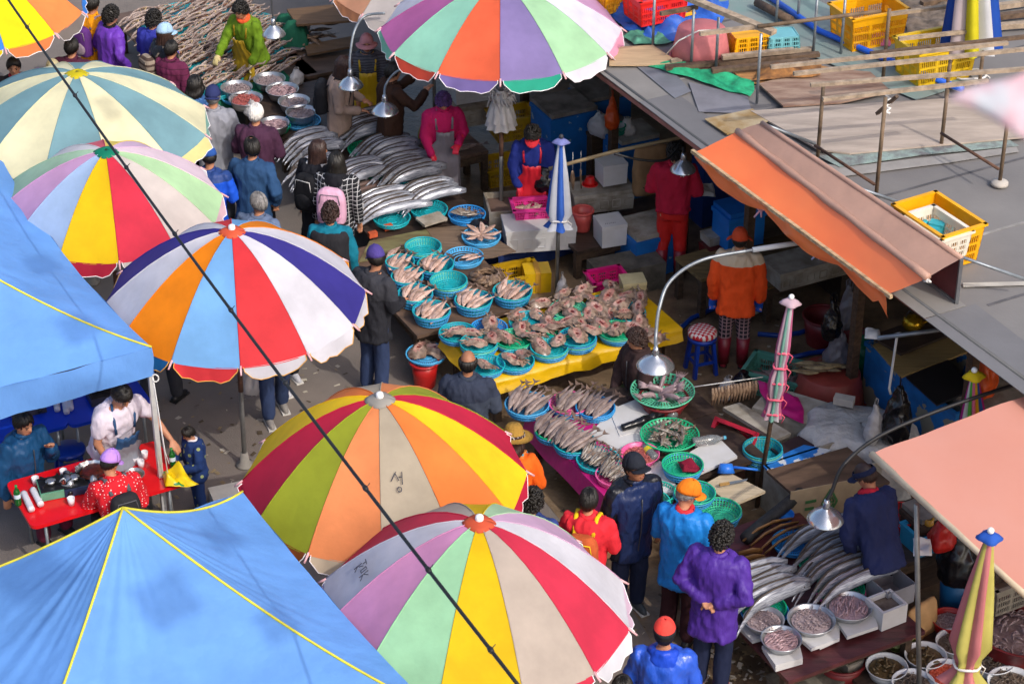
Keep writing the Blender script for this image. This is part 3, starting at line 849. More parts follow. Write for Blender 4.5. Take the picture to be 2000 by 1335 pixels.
                if hair in ('long', 'bob') and sin(ph) < .45:
                    ln_ = (.12 if hair == 'bob' else .30) * s * rs.uniform(.8, 1.1)
                    e = pts[-1]; out = (e - hc); out.z = 0; out.normalize()
                    pts += [e + out * .018 * s + Vector((0, 0, -ln_ * .4)), e + out * .02 * s - fv * .03 * s + Vector((0, 0, -ln_ * .75)), e + out * (-.0) - fv * .03 * s + Vector((0, 0, -ln_))]
                    rad = [.008 * s, .014 * s, .015 * s, .016 * s, .017 * s, .014 * s, .005 * s]
                q.tube(pts, rad, 5)
        put('hair', q, hair_m, o)
    # ---- hats
    if hat in ('cap', 'cap_back', 'visor'):
        q = MB(); G = []; t1 = radians(80); t0 = radians(1) if hat != 'visor' else radians(60)
        for i in range(8):
            G.append([scalp(t0 + (t1 - t0) * i / 7 - .12 * min(0, sin(2 * pi * k / 28)), 2 * pi * k / 28, 1.2 + .03 * sin(i / 7 * 3)) for k in range(29)])
        q.grid(G, thick=.003)
        if hat != 'visor': q.ell(scalp(0, 0, 1.22), (.008, .008, .006), 6, 4)
        hb = put('cap' if hat != 'visor' else 'visor_band', q, hat_m, o)
        sg = -1 if hat == 'cap_back' else 1
        q = MB(); G = []
        for i in range(5):
            G.append([Hd(.083 * sin(a) * (1 + .12 * i / 4), sg * (.1 * cos(a) + (.088 if hat == 'visor' else .075) * (i / 4) * cos(a) ** .5), .022 - .012 * i / 4 - .02 * (sin(a) ** 2)) for a in [radians(-72 + 144 * k / 12) for k in range(13)]])
        q.grid(G, thick=.005); put('brim', q, brim_m or hat_m, hb)
    elif hat == 'straw':
        q = MB(); q.lathe([(0.002, .155), (.06, .15), (.082, .12), (.098, .05), (.108, .028), (.16, .015), (.185, .022), (.186, .028)], 28, M=Matrix.Translation(hc) @ HM.to_4x4() @ Matrix.Scale(s * 1.05, 4))
        hb = put('hat', q, hat_m, o)
        q = MB(); q.lathe([(.108, .035), (.104, .06), (.101, .06), (.105, .033)], 24, M=Matrix.Translation(hc) @ HM.to_4x4() @ Matrix.Scale(s * 1.06, 4)); put('band', q, brim_m, hb)
    elif hat in ('bonnet', 'bucket'):
        q = MB(); G = []
        for i in range(9):
            t1 = radians(118 if hat == 'bonnet' else 88)
            G.append([scalp(.02 + (t1 - (.95 if hat == 'bonnet' else .1) * max(0, sin(2 * pi * k / 28)) ** 1.5) * i / 8, 2 * pi * k / 28, 1.16 + .05 * sin(i * .45) + .015 * sin(k * 1.9 + i)) for k in range(29)])
        q.grid(G, thick=.004); hb = put('hat', q, hat_m, o)
        q = MB(); G = []
        for i in range(4):
            G.append([Hd((.09 + .055 * i / 3) * sin(a), (.105 + .06 * i / 3) * cos(a), .03 - .03 * i / 3 - .02 * sin(a) ** 2) for a in [radians(-100 + 200 * k / 16) for k in range(17)]])
        q.grid(G, thick=.004); put('brim', q, brim_m or hat_m, hb)
    return dict(o=o, T=T, s=s, rz=rz, base=base, wr=wr, hd=hd, hc=hc, fv=fv, uv=uv)

def wpt(p, v): return p['base'] + Matrix.Rotation(p['rz'], 3, 'Z') @ Vector(v)
def backpack(p, label, m, m2=None, w=.3, h=.42, d=.16, strap=None):
    c = p['T'](0, -.235, .25); L = wpt(p, c)
    o = thing('backpack', label, 'backpack', L, p['rz'])
    q = MB(); sb = [(-.5, .6, .5), (-.44, .95, .95), (-.2, 1, 1), (.2, .98, .95), (.38, .85, .8), (.48, .55, .5)]
    G = []
    for z, kw, kd in sb:
        G.append([Vector((w / 2 * kw * (abs(cos(a)) ** .5) * (1 if cos(a) >= 0 else -1), d / 2 * kd * (abs(sin(a)) ** .6) * (1 if sin(a) >= 0 else -1), z * h)) for a in [2 * pi * i / 20 for i in range(21)]])
    q.grid(G); q.add(G[0][:-1], [tuple(reversed(range(20)))]); q.add(G[-1][:-1], [tuple(range(20))])
    remesh(put('bag', q, m, o), .016, .014)
    q = MB(); q.ell((0, -d * .5, -h * .2), (w * .4, d * .22, h * .22)); remesh(put('pocket', q, m2 or m, o), .014)
    q = MB(); q.tube([(-w * .36, -d * .46, h * .12), (-w * .3, -d * .42, h * .36), (w * .3, -d * .42, h * .36), (w * .36, -d * .46, h * .12)], .006, 5); put('zip', q, strap or m2 or m, o)
    for sd in (1, -1):
        q = MB(); T = p['T']
        pts = [T(.09 * sd, -.17, .42), T(.1 * sd, -.06, .56), T(.11 * sd, .06, .555), T(.12 * sd, .15, .42), T(.14 * sd, .12, .15), T(.12 * sd, -.14, .1)]
        q.tube([v - c for v in pts], .02, 6, flat=.4, side=(1, 0, 0)); put('strap', q, strap or m2 or m, o)
    return o
C = cloth
JN = C('jeans_blue', '#2f3d5e'); DK = C('trousers_dark', '#1f2026'); BR = C('trousers_maroon', '#33181e'); GY = C('trousers_grey', '#3a3c44'); NVY = C('trousers_navy', '#1c2440')

# crowd in the upper lane
P1 = person('person in an orange jacket carrying a purple backpack beside the top parasol', (181, 8), 1.6, 60, top=C('orange_coat', '#e29210'), bottom=DK, hair='short')
backpack(P1, 'purple backpack with netted pockets on the orange jacket', C('bag_purple', '#5a2f78'), C('bag_mesh', '#8f7f8c'), w=.26, h=.4)
person('person with black curls in a violet padded jacket', (217, 30), 1.6, 40, arms='pocket', top=C('violet_puffer', '#6a3bb0', rough=.5), bottom=DK, hair='perm', collar=C('black_cloth', '#17171b'), vest=None, face=True)
person('person in a plum sweater under the edge of the orange parasol', (140, 92), 1.62, 75, top=C('plum', '#4d2138'), bottom=DK)
person('person with black curls in a royal blue jacket facing the dried fish', (300, 38), 1.58, 55, top=C('royal_blue', '#33399a'), bottom=DK, hair='perm', arms='front')
P5 = person('person in a pale denim cap and black leather jacket before the dried fish', (322, 64), 1.62, 35, top=C('black_leather', '#20242c', rough=.35), bottom=DK, hair='long', hair_m=HR, hat='cap', hat_m=C('denim_pale', '#9cbcda'))
backpack(P5, 'beige patterned backpack on the black leather jacket', C('bag_beige', '#8d8073', pat=('bands', '#4a3c36', 14, .4)), w=.27, h=.36)
person('person in a burgundy quilted coat behind the pale denim cap', (335, 96), 1.5, 60, top=C('burgundy', '#5f2242', pat=('bands', '#3d1429', 14, .12)), bottom=DK, hair='short')
person('person with a dark coat and red collar at the frame edge facing the lens', (27, 130), 1.62, -80, top=C('black_coat', '#24222a'), bottom=DK, collar=C('red_collar', '#a02634'), face=True)
person('person in a beige cap half hidden by the teal parasol', (104, 134), 1.5, -60, top=C('dark_teal', '#1e3c46'), bottom=DK, hat='cap', hat_m=C('beige_cap', '#b9b08c'))
person('person with a mauve cap peeping over the teal parasol', (75, 152), 1.45, 60, top=C('slate', '#3a3f55'), bottom=DK, hat='cap', hat_m=C('mauve_cap', '#6c5a86'))
person('person with a dark bob in a blue denim jacket', (381, 165), 1.58, 70, top=C('denim_jacket', '#33598c', pat=('patch', '#5b82b0', 16, .6)), bottom=DK, hair='bob')
person('person in a navy cap and light grey jacket', (416, 188), 1.7, 88, arms='front', top=C('light_grey', '#8a8c96'), bottom=GY, hat='cap_back', hat_m=C('navy_cap', '#28305c'), brim_m=C('navy_cap', '#28305c'), hair_m=HG)
person('white-haired person in a dark purple shirt', (500, 222), 1.66, 80, arms='front', top=C('purple_shirt', '#46283f'), bottom=DK, hair_m=HW)
person('balding person in a steel blue jacket with a dark collar', (492, 288), 1.7, 75, arms='pocket', top=C('steel_blue', '#27476e'), bottom=DK, hair='thin', collar=C('steel_blue', '#27476e'), look=35, face=True)
person('person in a blue cap and bright blue windbreaker', (408, 306), 1.63, 80, arms='front', top=C('bright_blue', '#1f55d0', rough=.5, pat=('above', '#27417e', 1.3)), bottom=JN, hat='cap', hat_m=C('cap_blue', '#27509a'), look=30, face=True, nod=20)
person('grey-haired person in a slate jacket beside the striped parasol', (505, 396), 1.64, 70, top=C('slate_blue', '#5d6c88'), bottom=DK, hair_m=HG, look=60, face=True)
P14 = person('long-haired person in black with a black backpack looking at the hairtails', (622, 293), 1.6, 60, top=C('black_jacket', '#1a1b22'), bottom=C('dark_tweed', '#2b2c30'), hair='long', hair_m=HR, look=-40, face=True, hem=-.45)
backpack(P14, 'black backpack with white piping beside the pink one', C('bag_black', '#16171c'), C('bag_black', '#16171c'), w=.3, h=.46, strap=C('piping', '#bdbdbd'))
P15 = person('long-haired person in a dark checked coat', (657, 316), 1.6, 78, top=C('check_coat', '#1e1f24', pat=('plaid', '#b9b9bd', 20, .12)), bottom=C('check_coat', '#1e1f24'), hair='long', hair_m=HB, hem=-.42, hood=C('black_jacket', '#1a1b22'))
backpack(P15, 'pink backpack worn over the checked coat', C('bag_pink', '#d6a6c0'), C('bag_pink2', '#cf98b6'), w=.33, h=.44, strap=C('bag_grey', '#6a6a72'))
person('person with a short brown perm in a charcoal quilted vest with teal sleeves', (645, 416), 1.56, 85, top=C('teal_knit', '#0f6f86'), vest=C('charcoal_vest', '#25252a'), bottom=DK, hair='perm', hair_m=HR)
person('person in a purple cap and black quilted jacket by the flatfish baskets', (734, 503), 1.7, 50, arms='front', top=C('black_quilt', '#24252c', pat=('above', '#34353c', 1.22)), bottom=JN, hat='cap', hat_m=C('purple_cap', '#4b3f86'), look=60, nod=20, hem=-.2)
# centre and lower lane
person('bald person in a slate grey jacket at the yellow table', (914, 706), 1.68, 86, arms='front', top=C('slate_jacket', '#3a4252', pat=('above', '#2e3547', 1.24)), bottom=JN, hair='bald', collar=C('slate_jacket2', '#343c4c'), skin=SKIN2, hem=-.2)
P19 = person('person in a brown straw hat and orange jacket', (1003, 856), 1.56, 80, top=C('hi_orange', '#f2661a'), bottom=DK, hat='straw', hat_m=C('straw', '#a07b36', bscale=60), brim_m=C('hat_band', '#3c2a26', pat=('dots', '#e8dccf', 60, .3)), hair='bob', hair_m=HR, arms='front')
backpack(P19, 'woven striped backpack in red and teal on the orange jacket', C('bag_stripe', '#b23a3c', pat=('bands', '#2a86a0', 9, .45)), C('bag_stripe2', '#3a90a8', pat=('bands', '#c2743a', 16, .4)), w=.3, h=.42)
person('black-haired person just visible between the two near parasols', (1040, 978), 1.58, 70, top=C('blue_top', '#2d3f7a'), bottom=DK, hair='perm')
P21 = person('dark-haired person in a red jacket with a rust backpack', (1150, 976), 1.56, 75, top=C('red_jacket', '#d22a36'), bottom=DK, hair='short', arms='front')
backpack(P21, 'rust orange backpack with yellow straps', C('bag_rust', '#b0522a'), C('bag_rust', '#b0522a'), w=.3, h=.4, strap=C('strap_yellow', '#e6c01c'))
person('person in a black cap and dark glossy jacket turned towards the lens', (1240, 912), 1.74, -62, arms='down', top=C('black_nylon', '#191b24', rough=.35, pat=('front', '#1f2c52', .1)), bottom=C('navy_jeans', '#1d2540'), hat='cap', hat_m=C('cap_black', '#20242e'), face=True, look=12, nod=-14, shoe=mat('shoe_grey', '#3c4248', rough=.5), hem=-.24, skin=SKIN2)
person('person in an orange cap and azure windbreaker', (1344, 962), 1.68, 62, arms='front', top=C('azure', '#1c78c8', rough=.45), bottom=BR, hat='cap', hat_m=C('cap_orange', '#ee7d1c'), look=-50, nod=20, hem=-.22, hair_m=HG, collar=C('collar_red', '#c8323a'))
person('person in a violet jacket with orange flashes and hands behind the back', (1410, 1046), 1.72, 62, arms='back', top=C('violet_jacket', '#4b2d8c', rough=.5, pat=('below', '#4b2d8c', .5)), bottom=NVY, hair='curly', shoe=mat('shoe_orange', '#e2582c', rough=.6), hem=-.26, bulk=1.1)
person('person in a red and black cap and shiny blue hooded jacket', (1298, 1234), 1.66, 84, top=C('shiny_blue', '#2a56c4', rough=.3, spec=.6), bottom=DK, hat='cap', hat_m=C('cap_two', '#e0453c', pat=('below', '#26272c', 1.615)), hood=C('shiny_blue2', '#2148c0', rough=.35), arms='front', nod=2)
person('dark-haired person cut off by the bottom edge', (1215, 1345), 1.6, 80, top=C('black_coat', '#24222a'), bottom=DK)
# vendors
person('vendor in a navy shirt and dark visor bending over the near fish table', (1690, 928), 1.68, 118, lean=28, arms='low', top=C('navy_tee', '#2a3158'), bottom=C('trousers_charcoal', '#37383e'), hat='visor', hat_m=C('visor_navy', '#1c2340'), scarf=C('scarf_red', '#c8283c'), hair_m=HR, hair='short', look=30, nod=20)
person('vendor in an orange cap and orange jacket with checked trousers', (1445, 466), 1.6, 84, arms='down', top=C('vendor_orange', '#e8501c', pat=('above', '#cdb79a', 1.27)), bottom=C('check_trousers', '#2e2a30', pat=('plaid', '#9a7a7e', 22, .25)), hat='bucket', hat_m=C('hat_orange', '#cc4c2a'), glove=C('glove_blue', '#1c4fb0', rough=.5), boot=plastic('boot_red', '#7c1c2c'), hem=-.2, bulk=1.15)
person('vendor in red waterproof overalls in the shade of the roof', (1320, 294), 1.66, 80, arms='front', top=C('red_top', '#b01c38'), bottom=C('red_waders', '#cc2a26', rough=.4), boot=plastic('boot_maroon', '#8c1c28'), hair='perm', bulk=1.1, hem=-.02)
person('vendor with short dark curls sitting behind the yellow table', (1243, 662), 1.55, -150, seat=.35, top=C('brown_dark', '#3a2a2a'), bottom=C('olive_dark', '#3c4226'), hair='perm', hair_m=HR, arms='low', face=True, look=-20)
P30 = person('vendor in a red visor and red apron filling a black bag', (1040, 262), 1.56, -95, lean=14, arms='low', top=C('blue_knit', '#22307e'), bottom=C('red_waders', '#cc2a26'), apron=plastic('apron_red', '#cc2230', rough=.45), hat='visor', hat_m=C('visor_red', '#d4303c'), hair='perm', nod=35, glove=plastic('glove_red', '#d02a3c'))
P31 = person('vendor in a magenta sweater and purple curly hat gutting fish', (866, 198), 1.55, -80, lean=10, arms='low', arm_l='front', top=C('magenta', '#c01e5c'), bottom=DK, apron=plastic('apron_grey', '#77727a', rough=.35), hair='perm', hair_m=HP, nod=35, glove=plastic('glove_pink', '#d8243e'))
person('vendor in a pink hood and yellow apron with grey striped sleeves', (716, 84), 1.56, -85, top=C('grey_stripe', '#55565e', pat=('bands', '#3e3f47', 30, .4)), bottom=DK, apron=plastic('apron_yellow', '#c9a414', rough=.5), hat='bonnet', hat_m=C('pink_hood', '#c48a90'), face=True, arms='low')
P33 = person('long-haired person in a beige trench coat', (672, 128), 1.62, -5, top=C('trench', '#9a8478'), bottom=DK, hair='long', hair_m=HR, arms='front', hem=-.45, nod=25, face=True)
backpack(P33, 'black backpack on the beige trench coat', C('bag_black2', '#1b1c22'), w=.3, h=.42)
person('person in a long brown coat looking at a phone', (768, 140), 1.62, 25, top=C('brown_coat', '#3f2a20'), bottom=C('brown_coat', '#3f2a20'), hair='short', arms='up', hem=-.5)
person('vendor in a lime jacket and mustard apron reaching over the dried fish', (470, 20), 1.58, -125, lean=16, arms='reach', arm_l='low', top=C('lime', '#65851c'), bottom=DK, apron=plastic('apron_mustard', '#a4861a', rough=.5), hair='perm', face=True, scarf=C('scarf_orange', '#dc5a30'), glove=C('glove_cream', '#cfc08a'), nod=15)
# picnic under the blue tent
P36 = person('person in a white T-shirt and denim apron leaning over the red table', (238, 772), 1.72, -48, lean=24, arms='low', arm_l='out', top=C('white_tee', '#d8cfdc'), bottom=JN, sleeve='short', hair='short', apron=C('denim_apron', '#2e5078', pat=('below', '#8d93a0', 1.0)), nod=30, face=True)
P37 = person('person in a blue jacket sitting with a hand at the chin', (46, 826), 1.7, -40, seat=.42, arms='down', arm_l='chin', top=C('petrol', '#17456e', rough=.5), bottom=C('maroon_track', '#5a1830'), vest=None, face=True, lean=8, nod=12)
P38 = person('person in a lavender cap and red dotted jacket at the red table', (215, 902), 1.58, 118, seat=.42, arms='front', arm_l='reach', lean=18, top=C('red_dots', '#d2202c', pat=('dots', '#f2dcdc', 34, .22)), bottom=DK, hat='cap', hat_m=C('cap_lavender', '#b88ae0'), look=-60, nod=18)
backpack(P38, 'grey and black backpack of the red dotted jacket', C('bag_dark', '#2a2a2e'), C('bag_grey2', '#55565c'), w=.28, h=.38, strap=C('strap_grey', '#5c5c62'))
person('small child in dark blue clothes with olive dots', (368, 846), 1.02, -150, arms='front', top=C('child_dots', '#1d3466', pat=('dots', '#8f9a66', 12, .24)), bottom=C('child_dots2', '#1d3466', pat=('dots', '#8f9a66', 12, .24)), hair='short', nod=28, face=True, collar=C('white_bib', '#d8d6dc'), bulk=1.1)
# walkers hidden above the knees by the striped parasol
person('walker in dark trousers and black shoes behind the striped parasol', None, 1.66, 60, top=C('slate', '#3a3f55'), bottom=GY, base=at(318, 785), stride=.14)
person('walker in blue jeans and grey trainers behind the striped parasol', None, 1.7, -70, top=C('brown_dark', '#3a2a2a'), bottom=JN, base=at(540, 812), shoe=mat('shoe_grey2', '#8a8580', rough=.7), stride=.12)
person('walker in white trainers holding a pale bag behind the striped parasol', None, 1.66, -60, top=C('light_grey', '#8a8c96'), bottom=DK, base=at(566, 752), shoe=mat('shoe_white', '#b8b8c0', rough=.7), stride=.1)
# ================================================================ things lying on the shed roof
RT = RZ + 0.02
m_ply = wood('plywood_grey', '#a89a8e', scale=1.6, var=.18, stretch=(1, 5, 1))
m_plyr = wood('plywood_rotten', '#7d5f50', scale=2.4, var=.4, col2='#a28a78', stretch=(1, 3, 1))
m_batten = wood('batten', '#9c8a76', var=.3, stretch=(4, 4, 4))
m_bat_d = wood('batten_dark', '#5f4c3c', var=.4, stretch=(4, 4, 4))
m_steel = mat('galvanised', '#8d949a', rough=.45, metal=.6, var=.2, scale=9)
m_yel = plastic('crate_yellow', '#e8a606', rough=.42, var=.12, scale=4)
def board(label, pts, z, th, m, name='board', warp=.0):
    P = [at(x, y, z) for x, y in pts]
    c = sum(P, Vector()) / len(P)
    b = MB(); b.slab([p - c for p in P], th)
    o = put(name, b, m, loc=c); tag(o, label, 'board'); return o
board('large weathered plywood sheet lying flat on the roof', [(1466, 216), (1585, 208), (1800, 195), (2080, 178), (2080, 258), (1990, 268), (1660, 299), (1600, 292)], RT + .035, .018, m_ply)
board('small stained cream board next to the tan hood', [(1376, 232), (1470, 212), (1500, 236), (1420, 262)], RT + .03, .012, mat('cream_board', '#b3a488', rough=.8, col2='#8a6a34', scale=3))
board('rotten brown plywood with torn edges beneath the battens', [(1482, 163), (1600, 132), (1700, 140), (1740, 178), (1640, 200), (1530, 207)], RT + .05, .02, m_plyr)
board('tan plywood sheet beside the mint parasol', [(1190, 92), (1275, 88), (1330, 124), (1260, 127), (1190, 127)], RT + .03, .015, wood('plywood_tan', '#b59a78', var=.12))
board('peeled orange-brown board under the timber pile', [(1430, 140), (1560, 120), (1640, 135), (1560, 160), (1460, 162)], RT + .025, .012, wood('board_orange', '#a87a4c', var=.35))
board('strip of flaking turquoise felt along the plywood', [(1600, 305), (1700, 285), (1960, 266), (1990, 284), (1800, 302), (1640, 326)], RT + .012, .006, mat('turq_flake', '#8fa39c', rough=.85, scale=7, col2='#6b6a6c', bump=.5), name='roofing_strip')
tq = MB(); tq.slab([at(1385, 0, RT + .006), at(1560, -20, RT + .006), at(1900, 160, RT + .006), at(1790, 195, RT + .006), at(1540, 90, RT + .006)], .004)
tag(put('roofing_strip', tq, mat('turq_paint', '#6d8c86', rough=.7, scale=2.5, col2='#888a88', w2=1.2)), 'worn turquoise sheet laid beside the blue pipe', 'roofing')
ds = MB(); ds.slab([at(1238, 128, RT + .008), at(1300, 126, RT + .008), at(1345, 178, RT + .008), at(1320, 190, RT + .008)], .004)
# pipes
def pipe(label, pts, r, m, name='pipe', cat='pipe', seg=8):
    b = MB(); P = [at(*p) for p in pts]; c = P[0].copy()
    b.tube([p - c for p in P], r, seg); o = put(name, b, m, loc=c); return tag(o, label, cat)
pipe('bright blue plastic pipe running along the roof', [(1490, -15, RT + .05), (1600, 60, RT + .05), (1730, 115, RT + .05), (1880, 175, RT + .05)], .035, plastic('pipe_blue', '#1f5fd0'))
pipe('steel rod bracing the tan hood at its upper end', [(1494, 243, 2.98), (1592, 281, 2.6)], .016, m_steel, 'rod', 'rod')
pipe('steel rod tying the tan hood to the roof near the yellow crate', [(1663, 362, 3.0), (1775, 402, 2.62)], .016, m_steel, 'rod', 'rod')
pipe('steel rod running from the end of the hood to the frame edge', [(1862, 496, 3.0), (2010, 548, 2.7)], .016, m_steel, 'rod', 'rod')
pipe('dark timber roll bound with pink cord', [(1478, 5, RT + .08), (1545, 40, RT + .08)], .05, m_bat_d, 'log', 'log')
# frames: upright posts and rails
frame = thing('scaffold_frame', 'frame of thin steel posts and timber rails standing on the roof', 'frame', at(1650, 200, RZ))
fo = frame.location
def post(x, y, ytop, r=.016, m=m_steel):
    f = at(x, y, RT)
    # height so that the top shows at ytop
    lo, hi = 0.05, 4.0
    for _ in range(30):
        k = (lo + hi) / 2
        dz = f.z + k - CAM_H; d = f.y * CP - dz * SP; yy = 667.5 - FPX * (f.y * SP + dz * CP) / d
        if yy > ytop: lo = k
        else: hi = k
    b = MB(); b.tube([f - fo, f - fo + Vector((0, 0, k))], r, 8); put('post', b, m, frame); return f + Vector((0, 0, k))
rustp = mat('rusty_post', '#6d5a46', rough=.7, var=.4, scale=5)
for x, y, yt in ((1275, 92, -20), (1350, 132, 18), (1398, 140, 34), (1478, 202, 66), (1588, 106, -25), (1642, 106, -20), (1516, 45, -25), (1558, 40, -25)):
    post(x, y, yt)
for x, y, yt in ((1597, 306, 160), (1711, 382, 190), (1838, 286, 175), (1952, 360, 215), (1724, 158, 18), (1848, 190, 118), (1912, 170, 100)):
    post(x, y, yt, .02, rustp)
ft = MB(); ft.lathe([(0, 0), (.09, 0), (.085, .03), (.03, .05), (0, .05)], 14); put('post_foot', ft, mat('cement', '#b4ada4', rough=.9), frame, loc=at(1952, 360, RT) - fo)
def rail(a, b, w=.045, h=.035, m=m_batten):
    q = MB(); A = at(*a) - fo; B = at(*b) - fo; q.beam(A, B, w, h); put('rail', q, m, frame)
ZR = 3.45
rail((1505, 131, 3.35), (1968, 84, 3.35)); rail((1550, 144, 3.42), (2040, 92, 3.42)); rail((1583, 166, 3.5), (2040, 132, 3.5))
rail((1607, 194, 3.52), (1930, 158, 3.52)); rail((1700, 105, 3.3), (2040, 68, 3.3), m=m_bat_d)
rail((1335, -8, 3.3), (1512, 64, 3.25), .09, .05); rail((1290, 27, 3.2), (1362, 14, 3.2), .05, .04, m_bat_d); rail((1367, 66, 3.25), (1480, 52, 3.25), .05, .04)
rail((1755, 76, 3.1), (1907, 60, 3.1)); rail((1735, 28, 3.15), (1860, 12, 3.15))
q = MB(); q.tube([at(1480, 52, 3.3) - fo, at(1720, 22, 3.3) - fo], .022, 8); put('rail', q, rustp, frame)
for a, b in (((1592, 284, 2.78), (1708, 360, 2.78)), ((1838, 260, 2.78), (1950, 330, 2.78))):
    q = MB(); q.tube([at(*a) - fo, at(*b) - fo], .016, 8); put('brace', q, m_rust, frame)
q = MB(); q.beam(at(1713, 222, 3.2) - fo, at(1752, 188, 3.5) - fo, .035, .03); put('brace', q, m_bat_d, frame)
q = MB(); q.tube([at(1734 + 6 * sin(k * 2), 180 + k * 3.2, 3.45 - k * .01) - fo for k in range(14)], .012, 5); put('tied_cord', q, MATS['white_rope'], frame)
# loose timbers
for i, (a, b, m) in enumerate((((1310, 120), (1590, 96), m_batten), ((1300, 132), (1600, 106), m_bat_d), ((1390, 138), (1580, 118), m_bat_d), ((1410, 112), (1550, 98), m_batten))):
    A, B = at(*a, RT + .04 + .03 * i), at(*b, RT + .04 + .03 * i); c = (A + B) / 2
    q = MB(); q.beam(A - c, B - c, .07, .045); tag(put('timber', q, m, loc=c), 'loose timber in the bundle in front of the upturned pink tub', 'timber', 'timbers bundled on the roof')
for i, (a, b) in enumerate((((1900, 20), (2040, 0)), ((1890, 40), (2040, 22)), ((1905, 55), (2040, 45)), ((1800, 8), (1870, -5)))):
    A, B = at(*a, RT + .05), at(*b, RT + .05); c = (A + B) / 2
    q = MB(); q.beam(A - c, B - c, .08, .06); tag(put('timber', q, m_bat_d if i % 2 else m_batten, loc=c), 'grey timber heaped at the upper end of the roof', 'timber', 'timbers heaped in the far corner')

# ---- crates
CR_CACHE = {}
def crate_meshes(L, W, H, seed=0):
    key = (round(L, 2), round(W, 2), round(H, 2))
    if key in CR_CACHE: return CR_CACHE[key]
    t = .012; tp = .9
    def wall(n, a, b, hh):
        """slotted wall from a to b (bottom), leaning outwards"""
        w = MB(); return w
    body = MB(); rim = MB(); base = MB()
    def corner(ix, iy, f):
        k = tp + (1 - tp) * f
        return Vector((ix * L / 2 * k, iy * W / 2 * k, H * f))
    for (ax, ay), (bx, by) in (((-1, -1), (1, -1)), ((1, -1), (1, 1)), ((1, 1), (-1, 1)), ((-1, 1), (-1, -1))):
        ln = L if ay == by else W
        nc = max(3, int(ln / .026)); bars = 5
        def pw(u, f): return corner(ax, ay, f).lerp(corner(bx, by, f), u)
        nrm = (pw(1, 0) - pw(0, 0)).cross(Vector((0, 0, 1))).normalized()
        def quad(u0, u1, f0, f1):
            P = [pw(u0, f0), pw(u1, f0), pw(u1, f1), pw(u0, f1)]
            vs = P + [p - nrm * t for p in P]
            body.add(vs, [(0, 1, 2, 3), (7, 6, 5, 4), (0, 4, 5, 1), (1, 5, 6, 2), (2, 6, 7, 3), (3, 7, 4, 0)])
        fs = [0.0, .1, .3, .36, .56, .62, .82, 1.0]
        for f0, f1 in ((0, .08), (.26, .32), (.5, .56), (.74, 1.0)): quad(0, 1, f0, f1)
        for i in range(nc + 1):
            u = i / nc; wd = .16 / nc if (i % max(3, nc // 3)) else .6 / nc
            for f0, f1 in ((.08, .26), (.32, .5), (.56, .74)): quad(max(0, u - wd), min(1, u + wd), f0, f1)
    for s_ in (0,):
        P = [corner(-1, -1, 1), corner(1, -1, 1), corner(1, 1, 1), corner(-1, 1, 1)]
        for i in range(4):
            a, b = P[i], P[(i + 1) % 4]; d = (b - a).normalized(); rim.beam(a - d * .018, b + d * .018, .04, .025)
    base.box((0, 0, .012), (L * tp - .03, W * tp - .03, .014))
    CR_CACHE[key] = (body.mesh('crate_wall'), rim.mesh('crate_rim'), base.mesh('crate_base')); return CR_CACHE[key]
def crate(label, c, L, W, H, rz, m, flip=False, group=None, name='plastic_crate'):
    o = thing(name, label, 'crate', c, (pi, 0, rz) if flip else rz, group)
    if flip: o.location.z += H
    mats_ = (('slatted_wall', 0), ('rim', 1), ('base', 2))
    for nm, i in mats_:
        me = crate_meshes(L, W, H)[i]
        if len(me.materials) == 0: me.materials.append(m)
        ob = put(nm, me, None, o)
        ob.material_slots[0].link = 'OBJECT'; ob.material_slots[0].material = m
    return o
crate('yellow plastic crate beyond the blue pipe', at(1692, 78, RT), .72, .5, .4, radians(24), m_yel)
crate('yellow plastic crate in front of the folded parasol, under the rails', at(1822, 145, RT), .74, .5, .4, radians(24), plastic('crate_yellow2', '#dcb414'))
cc = crate('yellow plastic crate behind the tan hood holding a white basket', at(1826, 492, RT), .72, .5, .4, radians(-60), m_yel)
crate('white basket nested in the yellow crate behind the hood', at(1826, 484, RT + .12), .56, .36, .26, radians(-60), plastic('basket_white', '#dcd4c4'), name='plastic_basket')
q = MB(); q.box((0, 0, .06), (.16, .1, .12), .4); q.tube([(-.15, .05, .05), (-.05, .1, .12)], .03, 8); q.tube([(.12, -.05, .02), (.2, .0, .12)], .02, 6); q.box((.02, .02, .13), (.1, .14, .02), .8)
tag(put('stool_part', q, plastic('turq_plastic', '#3aa6b4'), loc=at(1826, 462, RT + .16), rot=.3), 'turquoise plastic piece inside the white basket', 'plastic part')
crate('red plastic crate on the blue tarpaulin', at(1278, 32, RT + .13), .62, .45, .3, radians(26), plastic('crate_red', '#e02a24'))
crate('low yellow crate under the red one', at(1290, 40, RT), .6, .44, .12, radians(26), m_yel)
crate('yellow crate tipped behind the red crate', at(1190, 12, RT + .05), .5, .4, .25, radians(40), m_yel)
crate('small yellow basket turned upside down beside the pink tub', at(1460, 98, RT), .44, .32, .22, radians(15), m_yel, flip=True, name='plastic_basket')
crate('small turquoise basket turned upside down at the end of the timbers', at(1524, 96, RT), .38, .3, .2, radians(10), plastic('basket_turq', '#6fb0b8'), flip=True, name='plastic_basket')
